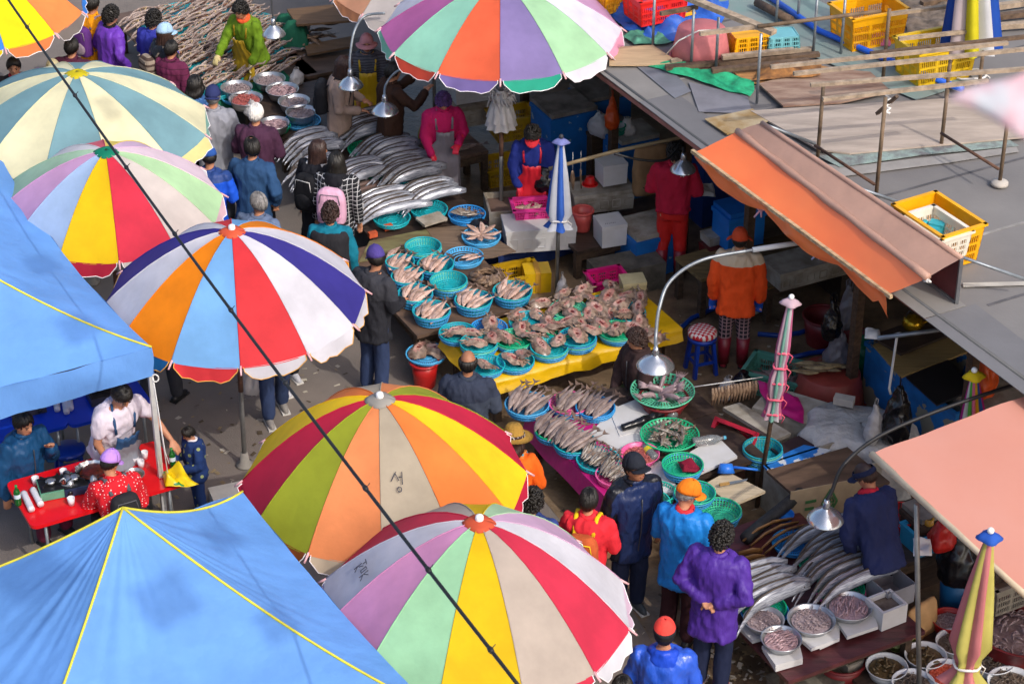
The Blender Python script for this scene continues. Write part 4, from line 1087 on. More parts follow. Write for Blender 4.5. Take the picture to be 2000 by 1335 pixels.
# upturned tub
def tub(label, c, r, h, m, flip=False, name='tub', group=None, rim=.03, taper=.8, seg=32):
    o = thing(name, label, name, c, (pi, 0, 0) if flip else 0, group)
    if flip: o.location.z += h
    b = MB(); b.lathe([(0, .0), (r * taper * .96, .0), (r * taper, .012), (r * (taper + (1 - taper) * .5), h * .5), (r * .985, h * .97), (r - .012, h * .97), (r * (taper + (1 - taper) * .5) - .012, h * .5), (r * taper - .012, .02), (0, .02)], seg)
    put('bowl', b, m, o)
    b = MB(); b.tube([((r + .005) * cos(a), (r + .005) * sin(a), h) for a in [2 * pi * k / seg for k in range(seg + 1)]], rim * .5, 7, caps=False); put('rim', b, m, o)
    return o
m_tubp = plastic('tub_pink', '#b8686a', rough=.6, var=.14)
m_tubr = plastic('tub_brick', '#8e3b32', rough=.5, var=.15)
m_tubm = plastic('tub_maroon', '#6e1f22', rough=.42, var=.2)
tub('faded pink tub lying upside down on the roof', at(1368, 110, RT), .33, .34, m_tubp, flip=True)
q = MB(); q.tube([at(1300, 108, RT + .02), at(1325, 80, RT + .3), at(1365, 60, RT + .38), at(1430, 57, RT + .36), at(1500, 58, RT + .25)], .008, 5); tag(put('cord', q, MATS['white_rope']), 'white cord drawn across the upturned pink tub', 'cord')
# crumpled tarpaulins and netting
def crumple(label, pts, z, m, amp=.12, n=22, name='tarpaulin', freq=3.0, cat='tarpaulin', thick=0):
    (a, b, c, d) = [at(x, y, z) for x, y in pts]
    o_ = (a + b + c + d) / 4; G = []
    for i in range(n):
        row = []
        for j in range(n):
            s, t = i / (n - 1), j / (n - 1)
            p = a.lerp(b, s).lerp(d.lerp(c, s), t) - o_
            e = min(1, 6 * min(s, 1 - s, t, 1 - t) + .15)
            k = abs(noise.noise(Vector((p.x * freq, p.y * freq, z * 7 + a.x)))) * 1.5 + .5 * abs(noise.noise(Vector((p.x * freq * 2.7, p.y * freq * 2.7, a.y))))
            jit = Vector((noise.noise(Vector((p.x * 4, p.y * 4, 5))), noise.noise(Vector((p.x * 4, p.y * 4, 9))), 0)) * .05
            row.append(p + jit + Vector((0, 0, amp * k * e + .006)))
        G.append(row)
    q = MB(); q.grid(G); ob = put(name, q, m, loc=o_); return tag(ob, label, cat)
crumple('crumpled blue tarpaulin under the red crate', [(1180, 25), (1420, 5), (1405, 80), (1245, 84)], RT, mat('tarp_blue', '#2f62c0', rough=.5, scale=4, var=.25, transl=.1), .26, n=30)
crumple('grey and white torn sheet beside the blue tarpaulin', [(1260, 50), (1330, 30), (1345, 50), (1290, 68)], RT + .02, mat('tarp_white', '#a9adb4', rough=.6, var=.2), .12)
crumple('scrap of green netting next to the tan plywood', [(1215, 72), (1290, 60), (1310, 84), (1240, 90)], RT + .01, mat('net_green2', '#4e8c74', rough=.8, var=.3), .1)
crumple('long roll of green netting along the roof', [(1262, 128), (1300, 122), (1475, 160), (1466, 190)], RT + .01, mat('net_green', '#1f9a6c', rough=.8, var=.3, scale=12), .13, freq=2.2, cat='netting', name='netting')
crumple('brown torn sacking on the rotten plywood', [(1500, 125), (1610, 118), (1600, 150), (1470, 158)], RT + .06, mat('sacking', '#a5713a', rough=.85, col2='#5a3a22', scale=7), .09, name='sacking', cat='sacking')
crumple('heap of pink cord beside the yellow crate', [(1690, 78), (1740, 74), (1735, 92), (1700, 92)], RT, mat('cord_pink', '#c8688a', rough=.8), .1, name='cord_heap', cat='cord')
crumple('dirty rubble and sacking at the far end of the roof', [(1750, -10), (1850, -10), (1870, 60), (1770, 66)], RT, mat('rubble_mat', '#7c6e62', rough=.9, col2='#4d443c', scale=9), .1, name='rubble')['kind'] = 'stuff'

# ---- folded parasols
def folded(label, tip, foot_px, cols, length, z_tip=None, r=.13, cap=None, tie=.72, pole_m=None, lean=(0, 0), pole_to=0.0, flare=.05, ties=None, knob=m_white, zf=0.0):
    """tip: pixel of the finial, its foot on the ground at foot_px"""
    f = at(foot_px[0], foot_px[1], zf)
    t = at(tip[0], tip[1], z_tip)
    o = thing('folded_parasol', label, 'parasol', f)
    ax = (t - f); Lh = ax.length; ax.normalize()
    sx = Vector((1, 0, 0)); sx = (sx - ax * sx.dot(ax)).normalized(); sy = ax.cross(sx)
    top = t - f
    N = len(cols) * (3 if len(cols) < 3 else 2); K = 12
    for i in range(N):
        G = []
        for k in range(K):
            s = k / (K - 1)
            rr = .03 + r * (s / tie) ** .8 if s < tie else .03 + r * .62 + flare * ((s - tie) / (1 - tie)) ** .7
            if abs(s - tie) < .05: rr = .045 + r * .35
            if ties:
                for tt in ties: rr *= 1 - .35 * math.exp(-((s - tt) / .03) ** 2)
            row = []
            for j in range(5):
                a = 2 * pi * (i + j / 4) / N + .25 * s
                fold = rr * (1 + .25 * cos(pi * (j / 4) * 2 + pi) * min(1, s * 3))
                row.append(top - ax * (.03 + s * length) + sx * (fold * cos(a)) + sy * (fold * sin(a)))
            G.append(row)
        q = MB(); q.grid(G); put('panel', q, pcl(cols[i % len(cols)]), o)
    q = MB(); G = []
    for i in range(4):
        G.append([top + ax * (.012 - .05 * (i / 3) ** 2) + (sx * cos(a) + sy * sin(a)) * (.01 + .085 * i / 3 * (1 + .15 * cos(4 * a))) for a in [2 * pi * k / 20 for k in range(21)]])
    q.grid(G, thick=.003); cp = put('cap', q, pcl(cap or cols[0]), o)
    q = MB(); q.ell(top + ax * .03, (.028, .028, .028), 10, 7); put('knob', q, knob, cp)
    q = MB(); q.tube([ax * pole_to, top], .022, 8); put('pole', q, pole_m or m_pole, o)
    for tt in (ties or [tie]):
        rr = (.03 + r * (tt / tie) ** .8 if tt < tie else .05 + r * .6) * .75
        c_ = top - ax * (.03 + tt * length)
        q = MB(); q.tube([c_ + (sx * cos(a) + sy * sin(a)) * (rr + .012) + ax * .01 * sin(3 * a) for a in [2 * pi * k / 14 for k in range(15)]], .012, 5)
        q.tube([c_ + sx * rr, c_ + sx * (rr + .06) - ax * .05, c_ + sx * (rr + .04) - ax * .12], .006, 4); put('tie', q, mat('tie_' + ('white' if not ties else 'pink'), '#d8d4d0' if not ties else '#e8607a', rough=.8), o)
    return o
folded('folded blue and white parasol standing beside the yellow box', (1096, 272), (1086, 590), ['#3f6fd0', '#c9cdd8'], 1.0, 1.9, .1, cap='#8c95d8', tie=.9, knob=mat('knob_dark', '#33333a'))
folded('folded pink, white and green parasol wrapped with pink string on a wooden pole', (1545, 585), (1478, 990), ['#d9b4c0', '#7fb3a4', '#cfc6cc', '#c96a92'], 1.25, 2.3, .055, cap='#d4b8c4', tie=.95, ties=[.42, .55, .68, .82, .95], pole_m=wood('pole_wood', '#4d3826'), flare=.02)
folded('folded red and lime parasol with a blue cap in the near corner', (1934, 1042), (1835, 1590), ['#d88486', '#cfc66a'], 1.42, 2.85, .12, cap='#2f63c8', tie=.86, flare=.07)
folded('folded rainbow parasol with a yellow cap behind the peach awning', (1903, 728), (1895, 1130), ['#d8d8d4', '#58b848', '#e87a9a', '#e8b020', '#2f62b0', '#c02a86'], 1.2, 2.3, .13, cap='#e6c61a', tie=.9)
folded('big folded parasol in grey, yellow, white and blue standing on the roof', (1912, -250), (1894, 150), ['#c4b4b8', '#d4c820', '#dcdce0', '#1f50b0'], 1.9, 4.75, .27, cap='#1f50b0', tie=1.15, flare=.0, zf=RT)

# ---- line of little square flags above the lane, out of frame; their shadows fall on the tents
def ray(x, y, d):
    v = Vector(((x - 1000) / FPX, CP - (y - 667.5) / FPX * SP, -SP - (y - 667.5) / FPX * CP)); return Vector((0, 0, CAM_H)) + v * d
for i, (x, y, z, w, hh) in enumerate(((345, 1160, 2.75, .42, .5), (75, 1120, 2.6, .42, .5), (440, 1045, 2.4, .36, .36), (545, 1215, 2.4, .34, .34), (165, 630, 2.35, .36, .4), (110, 490, 2.5, .4, .34), (200, 225, 2.3, .22, .4))):
    c = at(x, y, z) + SUN_DIR * 14.0
    q = MB(); hs = Vector((-SUN_DIR.y, SUN_DIR.x, 0)).normalized()
    q.grid([[hs * (w * (a / 4 - .5)) + Vector((0, 0, hh * (.5 - b_ / 4))) + Vector((0, .01 * sin(a + b_), 0)) for a in range(5)] for b_ in range(5)], thick=.002)
    q.tube([hs * -1.6 + Vector((0, 0, hh * .5 + .12)), Vector((0, 0, hh * .5)), hs * 1.6 + Vector((0, 0, hh * .5 + .12))], .004, 5)
    o = put('pennant', q, mat('pennant_%d' % (i % 3), ('#c83a4a', '#e8e4da', '#3a6ab8')[i % 3], rough=.8), loc=c)
    tag(o, 'small square pennant hanging high above the lane', 'pennant', 'pennants above the lane')
fl_d = 3.6
pp = [ray(1850, 195, fl_d), ray(2110, 95, fl_d), ray(2140, 200, fl_d), ray(2010, 268, fl_d)]
c = sum(pp, Vector()) / 4; G = []
for i in range(9):
    G.append([(pp[0].lerp(pp[1], j / 8)).lerp(pp[3].lerp(pp[2], j / 8), i / 8) - c + Vector((0, .012 * sin(j * 1.1 + i * .6), 0)) for j in range(9)])
q = MB(); q.grid(G, thick=.0015)
tag(put('pennant', q, mat('pennant_cloth', '#e8aab8', rough=.8, col2='#dcdfe6', scale=11, w2=.5, transl=.3), loc=c), 'out-of-focus pink and white pennant close to the lens', 'pennant')
# ================================================================ stalls and goods
ZT = 0.5
m_tabw = wood('table_brown', '#5e4a3c', scale=2.2, var=.35, stretch=(1, 3, 1), rough=.6)
m_tabg = wood('board_green', '#7d7a52', scale=2.0, var=.3, stretch=(1, 3, 1), col2='#54452f')
m_tabd = wood('table_dark', '#3c2f28', scale=2.2, var=.4, rough=.55)
m_leg = wood('leg_wood', '#4a3a2c')
def table(label, near, z, la, lb, m=m_tabw, th=.04, legs=True, name='stall_table', planks=1, skirt=None):
    n = at(near[0], near[1], z)
    o = thing(name, label, 'table', (n.x, n.y, 0))
    for k in range(planks):
        a0, a1 = -la * k / planks, -la * (k + 1) / planks + (.008 if planks > 1 else 0)
        zz = z + .004 * (k % 2)
        b = MB(); b.slab([Vector((0, 0, zz)) + AX * a0, Vector((0, 0, zz)) + AX * a0 + BX * lb, Vector((0, 0, zz)) + AX * a1 + BX * (lb + rnd(-.02, .02)), Vector((0, 0, zz)) + AX * a1], th)
        put('top' if planks == 1 else 'plank', b, m, o)
    if legs:
        for i in (.07, .93):
            for j in (.05, .95):
                p = AX * (-la * i) + BX * (lb * j); q = MB(); q.box((p.x, p.y, (z - th) / 2), (.07, .07, z - th - .004), RZ_B); put('leg', q, m_leg, o)
        for i in (.05, .95):
            q = MB(); q.beam(AX * (-la * i) + BX * (lb * .05) + Vector((0, 0, z - th - .06)), AX * (-la * i) + BX * (lb * .95) + Vector((0, 0, z - th - .06)), .03, .09); put('apron_rail', q, m_leg, o)
    return o
table('brown table under the rows of dried fish on sticks', (372, 196), ZT, 3.0, 1.75, planks=3)
table('dark table carrying the metal basins of squid', (552, 272), ZT, 1.35, 1.1, m_tabd, planks=2)
table('long low table under the silver hairtails', (742, 482), ZT, 2.7, 1.35, m_tabd, planks=4)
table('plywood table with green stain holding the turquoise baskets', (815, 656), ZT, 2.0, 1.35, m_tabw, planks=3)
table('table under the yellow cloth with skates', (958, 748), ZT + .04, 1.05, 2.25, m_tabw)
table('table under the pink cloth with squid and small fish', (1200, 985), ZT, 1.75, 1.7, m_tabd, planks=2)
table('wide dark red table with hairtails and basins in the near corner', (1540, 1330), ZT + .04, 2.05, 1.42, wood('table_red', '#4d2528', scale=2, var=.35, rough=.35), planks=3)
table('small dark table of the yellow-aproned vendor', (600, 150), ZT, .8, 1.2, m_tabw)
table('chopping table of the vendor in magenta', (845, 320), .55, .55, .75, wood('chop', '#5a473c'))
table('low dark counter behind the white foam boxes', (965, 470), .3, .8, 1.5, m_tabd)
table('low counter beneath the small lidded foam box', (1128, 492), .38, .9, .75, m_tabd)
table('work table beneath the long foam box in the orange vendor stall', (1500, 560), .5, .9, 1.2, wood('table_ochre', '#6a5434'))
board('green-stained plywood offcut at the end of the hairtail table', [(722, 470), (838, 446), (860, 478), (700, 512)], ZT + .012, .008, m_tabg)
board('brown board holding two blue trays', [(832, 446), (925, 438), (1008, 490), (962, 502), (880, 512)], ZT + .018, .012, wood('board_b', '#6e5c4c', var=.25))

# ---- cloths on tables
def drape(label, near, z, la, lb, m, drop=.16, off=.02, name='tablecloth', front=True, left=True):
    n = at(near[0], near[1], z); G = []
    cols_ = 26
    for i in range(12):
        row = []
        for j in range(cols_ + 1):
            u = -off + (lb + 2 * off) * j / cols_
            if i < 8: p = AX * (-la * (1 - i / 7) + off * (i / 7)) + BX * u + Vector((0, 0, .006 + .004 * abs(noise.noise(Vector((u * 6, i, 2))))))
            else: p = AX * (off + .03 * ((i - 7) / 4) + .035 * noise.noise(Vector((u * 5, i * .2, 7)))) + BX * u + Vector((0, 0, -drop * (i - 7) / 4 * (1 + .25 * noise.noise(Vector((u * 3, 1, 1))))))
            row.append(p)
        G.append(row)
    q = MB(); q.grid(G)
    if left:
        G2 = []
        for i in range(8):
            e = G[i][0]; G2.append([e + Vector((0, 0, -drop * k / 3)) - BX * (.02 * k + .02 * noise.noise(Vector((i * .8, k, 3)))) for k in range(4)])
        q.grid(G2)
    return tag(put(name, q, m, loc=n), label, 'cloth')
drape('yellow plastic cloth over the skate table', (958, 748), ZT + .05, 1.05, 2.25, plastic('cloth_yellow', '#cfa408', rough=.4, bump=.3, bscale=14), .13)
drape('magenta plastic cloth hanging from the squid table', (1200, 985), ZT + .012, 1.7, .62, plastic('cloth_magenta', '#b41c72', rough=.4, bump=.4, bscale=10), .2)
# ---- baskets (round colanders) ---------------------------------------------------------
BK = {}
def basket_mesh(r, h, fl=.86):
    key = (round(r, 2), round(h, 2), fl)
    if key in BK: return BK[key]
    rim = MB(); wallb = MB(); base = MB(); N = 40
    rb = r * fl
    for rr, zz, th in ((r, h, .009), (rb * 1.0, .008, .007), ((r + rb) / 2 * 1.003, h * .5, .005)):
        rim.tube([(rr * cos(a), rr * sin(a), zz) for a in [2 * pi * k / 32 for k in range(33)]], th, 6, caps=False)
    for k in range(N):
        a = 2 * pi * k / N; d = .55 * pi * r / N * .8
        t = Vector((-sin(a), cos(a), 0)) * d; c0 = Vector((rb * cos(a), rb * sin(a), .004)); c1 = Vector((r * cos(a), r * sin(a), h))
        nrm = Vector((cos(a), sin(a), 0)) * .004
        wallb.add([c0 - t, c0 + t, c1 + t, c1 - t, c0 - t - nrm, c0 + t - nrm, c1 + t - nrm, c1 - t - nrm], [(0, 1, 2, 3), (7, 6, 5, 4), (0, 3, 7, 4), (1, 5, 6, 2)])
    for k in range(N):
        a = 2 * pi * k / N; d = .6 * pi * rb / N
        t = Vector((-sin(a), cos(a), 0)); e = Vector((cos(a), sin(a), 0))
        base.add([e * rb * .3 - t * d * .4 + Vector((0, 0, .006)), e * rb - t * d + Vector((0, 0, .006)), e * rb + t * d + Vector((0, 0, .006)), e * rb * .3 + t * d * .4 + Vector((0, 0, .006))], [(0, 1, 2, 3)])
    for rr in (.3, .55, .8): base.tube([(rb * rr * cos(a), rb * rr * sin(a), .006) for a in [2 * pi * k / 24 for k in range(25)]], .006, 4, caps=False)
    base.lathe([(0, .005), (rb * .3, .005)], 24)
    BK[key] = (rim.mesh('rim'), wallb.mesh('ribbed_wall'), base.mesh('base')); return BK[key]
TEAL, BLUE_, GREEN_, MINT, PINK_, LBLUE = '#17a2ae', '#2f8fd6', '#10a878', '#5fc09a', '#e0609c', '#4aa6da'
def basket(label, x, y, z, rpx, col, h=.085, stack=1, group=None, name='round_basket', tilt=None, fl=.86):
    r = rpx / ppm(x, y, z + h)
    c = at(x, y, z + h); c.z = z + .002
    m = plastic('basket_' + col, col, rough=.4)
    res = None
    for k in range(stack):
        oo = thing(name, label if k == stack - 1 else ('lowest', 'second', 'third')[k] + ' colander under the ' + ' '.join(label.split()[:12]), 'basket', c + Vector((rnd(-.006, .006) * (k > 0), 0, .022 * k)), (tilt or (0, 0, rnd(0, 3))), group)
        mk = m if k == stack - 1 else plastic('basket_lower%d' % (k % 2), ('#3f97d0', '#62b8a0')[k % 2], rough=.4)
        for i, nm in enumerate(('rim', 'ribbed_wall', 'base')):
            me = basket_mesh(r, h, fl)[i]
            if len(me.materials) == 0: me.materials.append(mk)
            ob = put(nm, me, None, oo); ob.material_slots[0].link = 'OBJECT'; ob.material_slots[0].material = mk
        res = oo
    return Vector((c.x, c.y, c.z + .022 * (stack - 1))), r

# ---- fish ------------------------------------------------------------------------------
m_silver = mat('hairtail_skin', '#b0b4be', rough=.28, metal=.3, var=.0, col2='#6c707e', scale=7, stretch=(1.2, 14, 14), perobj=.15, bump=.25, bscale=10, bdist=.006)
m_fin = mat('hairtail_fin', '#3f342c', rough=.6, var=.3)
m_belly = mat('fish_pale', '#cfb2a6', rough=.4, col2='#a08070', scale=16, perobj=.16, bump=.2, bscale=40, bdist=.004)
m_belly2 = mat('fish_grey', '#9a8a84', rough=.4, col2='#6a5a56', scale=14, perobj=.2, bump=.2, bscale=40, bdist=.004)
m_dried = mat('fish_dried', '#9a8068', rough=.6, col2='#5d4636', scale=14, perobj=.25, bump=.3, bscale=30, bdist=.004)
m_small = mat('fish_small', '#a9a29a', rough=.35, metal=.2, col2='#6c6258', scale=18, perobj=.2)
m_skin2 = mat('fish_back', '#6e5a4e', rough=.5, var=.3)
FISHC = {}
def hairtail_mesh(v, L=.72, brown=False):
    key = ('ht', v, L)
    if key in FISHC: return FISHC[key]
    rs = random.Random(v * 13 + 5); P = []; R = []; n = 15; bw = rs.uniform(-1, 1)
    for i in range(n):
        t = i / (n - 1); x = (t - .5) * L
        z = .03 + .11 * (1 - ((t - .62) / .64) ** 2)
        y = -.16 * max(0, (.4 - t) / .4) ** 1.5 + .02 * bw * sin(t * 3.1) - .03 * max(0, t - .85) / .15
        P.append((x, y, max(.012, z)))
        r = .006 + .05 * min(1, t / .5) ** 1.1 if t < .88 else .056 * (1 - .5 * (t - .88) / .12)
        R.append(r * rs.uniform(.96, 1.04))
    q = MB(); q.tube(P, R, 10, flat=.28, side=(0, .55, .83))
    q.tube([Vector(p) + Vector((0, .55, .83)) * (r * .98) for p, r in zip(P, R)][2:-2], [.004] + [.012] * (n - 6) + [.006], 5, mi=1)
    e = Vector(P[-2]) + Vector((0, -.35, -.1)) * .03; q.ell(e, (.009, .009, .009), 6, 5, mi=1)
    me = q.mesh('hairtail'); me.materials.append(m_silver); me.materials.append(m_fin); FISHC[key] = me; return me
def hairtails(label, x, y, z, n, group, L=.72, step=.06, yaw=28, jx=.03, dz=-.006, bow=1.0):
    c = at(x, y, z)
    for i in range(n):
        k = i - (n - 1) / 2
        p = c + AX * (step * k) + BX * rnd(-jx, jx)
        p.z = z + .004 + max(0, -dz * 0) + .012 * (1 - abs(k) / n)
        o = put('hairtail_fish', hairtail_mesh(random.randint(0, 6), L), None, loc=p, rot=(rnd(-.12, .12), rnd(-.05, .05), radians(yaw + rnd(-5, 5))), scale=(rnd(.93, 1.08), 1, rnd(.9, 1.12)))
        tag(o, label, 'fish', group)
def fish_mesh(kind, v):
    key = (kind, v)
    if key in FISHC: return FISHC[key]
    rs = random.Random(v * 7 + hash(kind) % 97 if False else v * 7 + len(kind)); q = MB()
    L, Wd, Th, m = {'croaker': (.3, .043, .5, m_belly), 'long': (.33, .036, .6, m_belly2), 'small': (.17, .017, .6, m_small), 'dried': (.28, .05, .4, m_dried), 'dark': (.34, .04, .6, m_dried), 'yellow': (.27, .036, .55, mat('fish_yellow', '#a8946c', rough=.4, col2='#6c5a40', scale=12, perobj=.2))}[kind]
    bend = rs.uniform(-.12, .12) * L; n = 9; P = []; R = []
    prof_ = (.12, .5, .8, 1, .98, .82, .55, .28, .14)
    for i in range(n):
        t = i / (n - 1); P.append(((t - .5) * L, bend * (4 * (t - .5) ** 2 - .5), Wd * Th * (1 - .25 * t) + .01 * sin(t * 3 + v))); R.append(Wd * prof_[i])
    q.tube(P, R, 10, flat=Th, side=(0, 1, 0))
    e = Vector(P[-1]); w = Wd * 1.05
    q.add([e, e + Vector((L * .16, w, .006)), e + Vector((L * .12, 0, .0)), e + Vector((L * .16, -w, -.004)), e + Vector((0, 0, .008))], [(0, 3, 2), (0, 2, 1), (4, 1, 2), (4, 2, 3)], 1)
    m2 = Vector(P[3]); q.add([m2 + Vector((0, Wd * .9, 0)), m2 + Vector((L * .1, Wd * 1.5, .01)), m2 + Vector((L * .3, Wd * .75, 0))], [(0, 1, 2)], 1)
    hd_ = Vector(P[1]); q.ell(hd_ + Vector((0, 0, R[1] * Th * .9)), (.005, .005, .004), 6, 4, mi=1)
    # opened belly line
    q.tube([Vector(P[i]) + Vector((0, -R[i] * .15, R[i] * Th * .97)) for i in (2, 3, 4, 5)], .003, 4, mi=1)
    me = q.mesh('fish'); me.materials.append(m); me.materials.append(m_skin2); FISHC[key] = me; return me
def fish(kind, label, group, p, yaw, pitch=0, roll=0, sc=1.0):
    o = put('fish', fish_mesh(kind, random.randint(0, 4)), None, loc=p, rot=(roll, pitch, yaw), scale=sc); return tag(o, label, 'fish', group)
def fan(kind, label, group, c, r, n, yaw0, spread=.32, off=.07, sc=1.0, z=.075, up=.22):
    """fish lying side by side over the rim of a basket"""
    d = Vector((cos(yaw0), sin(yaw0), 0)); sdv = Vector((-d.y, d.x, 0))
    for i in range(n):
        k = i - (n - 1) / 2
        p = c + sdv * (k * off) + d * rnd(-.02, .02) + Vector((0, 0, z + .012 * (i % 2)))
        fish(kind, label, group, p, yaw0 + k * spread / max(1, n) + rnd(-.1, .1), -up + rnd(-.06, .06), rnd(-.3, .3), sc * rnd(.92, 1.08))
def at_top(x, y, z): return at(x, y, z)

# dried fish on sticks, upper stall
def stick_mesh(v):
    key = ('stick', v)
    if key in FISHC: return FISHC[key]
    rs = random.Random(v + 31); q = MB(); L = .36
    for sd in (-1, 1):      # two opened halves held apart by a splint
        P = []; R = []
        for i in range(8):
            t = i / 7; P.append(((t - .5) * L, sd * .05 * sin(pi * min(1, t * 1.15)) ** .8, .03 + .04 * sin(pi * t) + .035 * t + rs.uniform(-.006, .006))); R.append(.0135 * (.7 + .6 * sin(pi * min(1, t * 1.2 + .1))))
        q.tube(P, R, 6, flat=.7)
    q.tube([(L * .5, 0, .065), (L * .62, .015, .085)], [.016, .005], 6); q.tube([(-L * .5, 0, .03), (-L * .68, -.01, .02)], [.012, .006], 6)
    q.tube([(-.02, -.055, .07), (.05, .0, .10), (-.02, .058, .07)], .006, 4, mi=1); q.tube([(-.02, -.055, .07), (-.02, .058, .07)], .006, 4, mi=1)
    q.add([(-.12, -.035, .045), (.12, -.035, .06), (.12, .035, .06), (-.12, .035, .045)], [(0, 1, 2, 3)], 2)
    me = q.mesh('dried_fish'); me.materials.append(mat('dried_pink', '#ab9a92', rough=.45, col2='#76655f', scale=14, perobj=.2)); me.materials.append(mat('splint', '#d4b984', rough=.7)); me.materials.append(mat('dried_inside', '#5c3c30', rough=.5, col2='#7a5036', scale=12)); FISHC[key] = me; return me
n0 = at(372, 196, ZT); cnt = 0
ROWS = 11
for ir in range(ROWS):
    base_h = 0
    for k in range(17):
        a = -.1 - ir * .235; b = .1 + k * .098
        # leave the vendor's end free
        if b > 1.5 - .0 * ir and ir < 3: continue
        if (k + 2 * ir) % 6 == 5 or random.random() < .08: continue
        p = n0 + AX * (a + rnd(-.02, .02)) + BX * (b + rnd(-.015, .015)); p.z = ZT + .05 + .035 * (k % 3) + rnd(0, .03)
        o = put('dried_fish', stick_mesh(random.randint(0, 5)), None, loc=p, rot=(rnd(-.12, .12), rnd(-.22, .02), radians(34 + rnd(-12, 12))), scale=rnd(.9, 1.15))
        tag(o, 'dried fish spread open with wooden splints in rows on the upper table', 'fish', 'dried fish on splints')
for i, (x, y) in enumerate(((345, 62), (362, 148), (405, 128), (440, 150), (492, 122), (525, 105), (300, 40), (420, 175), (395, 90), (470, 92), (330, 95), (380, 60), (430, 60), (455, 128), (350, 20), (420, 20), (500, 40))):
    basket('turquoise tray peeping out under the dried fish', x, y, ZT + .05, 36, TEAL, .05, name='round_tray', fl=.93, group='trays under the dried fish')
drape('green cloth under the front trays of dried fish', (390, 205), ZT + .014, .5, 1.3, cloth('cloth_green', '#1d6a50'), .12)
crumple('dark green cloth bundle behind the dried fish', [(535, 50), (600, 40), (605, 95), (545, 100)], ZT + .05, cloth('cloth_green2', '#1c5a44'), .3, name='cloth_bundle', cat='cloth')
for i in range(16):
    p = at(605 + rnd(-20, 45), 65 + rnd(-22, 20), ZT + .05 + rnd(0, .08)); fish('dark', 'dark glossy fish heaped behind the lamp on the upper table', 'dark fish heap', p, rnd(0, 6.3), rnd(-.3, .3), rnd(-.4, .4), 1.0)
for lbl, pts, zz in (('brown cardboard sheet leaning at the back of the upper stall', [(560, 18), (690, 5), (690, 40), (580, 48)], .9), ('plank shelf behind the dark fish', [(595, 88), (690, 70), (690, 90), (600, 106)], .6)):
    board(lbl, pts, zz, .03, wood('cardb', '#6b5138', var=.2))

# ---- metal basins with squid / shrimp ----------------------------------------------------
m_alu = mat('aluminium', '#b9bcc0', rough=.32, metal=.8, var=.12, scale=8)
m_enam = mat('enamel_white', '#c9cdd2', rough=.3, var=.08)
HEAPS = {}
def heap_mesh(kind, v):
    key = (kind, v)
    if key in HEAPS: return HEAPS[key]
    rs = random.Random(v * 3 + len(kind)); q = MB()
    q.lathe([(0, .02), (.5, .012), (.8, .0), (.9, -.02)], 18, mi=1)
    n, ln, rr = {'octopus': (130, .16, .035), 'shrimp': (120, .2, .03), 'squid': (60, .55, .045), 'crab': (26, .3, .1), 'eel': (60, .5, .04)}[kind]
    for i in range(n):
        a = rs.uniform(0, 6.28); d = .82 * sqrt(rs.random()); z = .02 + .1 * (1 - d * d) + rs.uniform(0, .03)
        yaw = rs.uniform(0, 6.28) if kind not in ('squid',) else rs.uniform(-.35, .35); l = ln * rs.uniform(.6, 1.2)
        dv = Vector((cos(yaw), sin(yaw), 0)); sv = Vector((-dv.y, dv.x, 0)); c = Vector((d * cos(a), d * sin(a), z))
        bend = rs.uniform(-.3, .3) * l
        pts = [c - dv * l * .5 + Vector((0, 0, -.02)), c + sv * bend * .4 + Vector((0, 0, .015)), c + dv * l * .5 + Vector((0, 0, -.02))]
        if Vector((pts[0].x, pts[0].y)).length > 1 or Vector((pts[2].x, pts[2].y)).length > 1: continue
        w = rr * rs.uniform(.7, 1.2)
        q.tube(pts, [w * .5, w, w * .35], 6, flat=.8)
    me = q.mesh(kind + '_heap'); HEAPS[key] = me; return me
HM_ = {'octopus': mat('octopus', '#a8989a', rough=.3, col2='#83706f', scale=12, perobj=.1), 'shrimp': mat('shrimp', '#a4623e', rough=.35, col2='#c88a5c', scale=12),
       'squid': mat('squid_pink', '#bfa0a4', rough=.3, col2='#94787c', scale=12), 'crab': mat('crab', '#6f5c3c', rough=.5, col2='#3e3222', scale=9), 'eel': mat('eel', '#75685c', rough=.3, col2='#4a4036', scale=10),
       'red': mat('red_roe', '#b8452e', rough=.3, col2='#d4694a', scale=12), 'pinkfish': mat('pinkfish', '#b86a62', rough=.35, col2='#9c4c48', scale=12)}
BASINM = {}
def basin(label, x, y, z, rpx, kind, m=None, h=.11, hm=None, what=None, fl=.8, fill=.8, cat='basin'):
    r = rpx / ppm(x, y, z + h); c = at(x, y, z + h); c.z = z + .002
    o = thing('basin', label, cat, c)
    b = MB(); b.lathe([(0, 0), (r * fl, 0), (r * (fl + .08), h * .5), (r * .97, h), (r * 1.02, h + .004), (r * 1.02, h - .006), (r * .985, h - .01), (r * (fl + .1) , h * .45)][:6] + [(r * .96, h - .008), (r * (fl + .06), h * .5), (r * fl * .98, .008), (0, .008)], 30)
    put('bowl', b, m or m_alu, o)
    if kind:
        hk = kind if kind in ('octopus', 'shrimp', 'squid', 'crab', 'eel') else 'shrimp'
        hp = put('seafood_heap', heap_mesh(hk, random.randint(0, 2)), None, loc=c + Vector((0, 0, h * fill - .01)), rot=(0, 0, rnd(0, 6)), scale=(r * .93, r * .93, r * .9))
        if not hp.data.materials: hp.data.materials.append(None); hp.data.materials.append(None)
        mm = HM_[hm or kind]
        for s_ in hp.material_slots: s_.link = 'OBJECT'; s_.material = mm
        tag(hp, what or ('heap of seafood in the ' + label)[:80], 'seafood', kind='stuff')
    return o
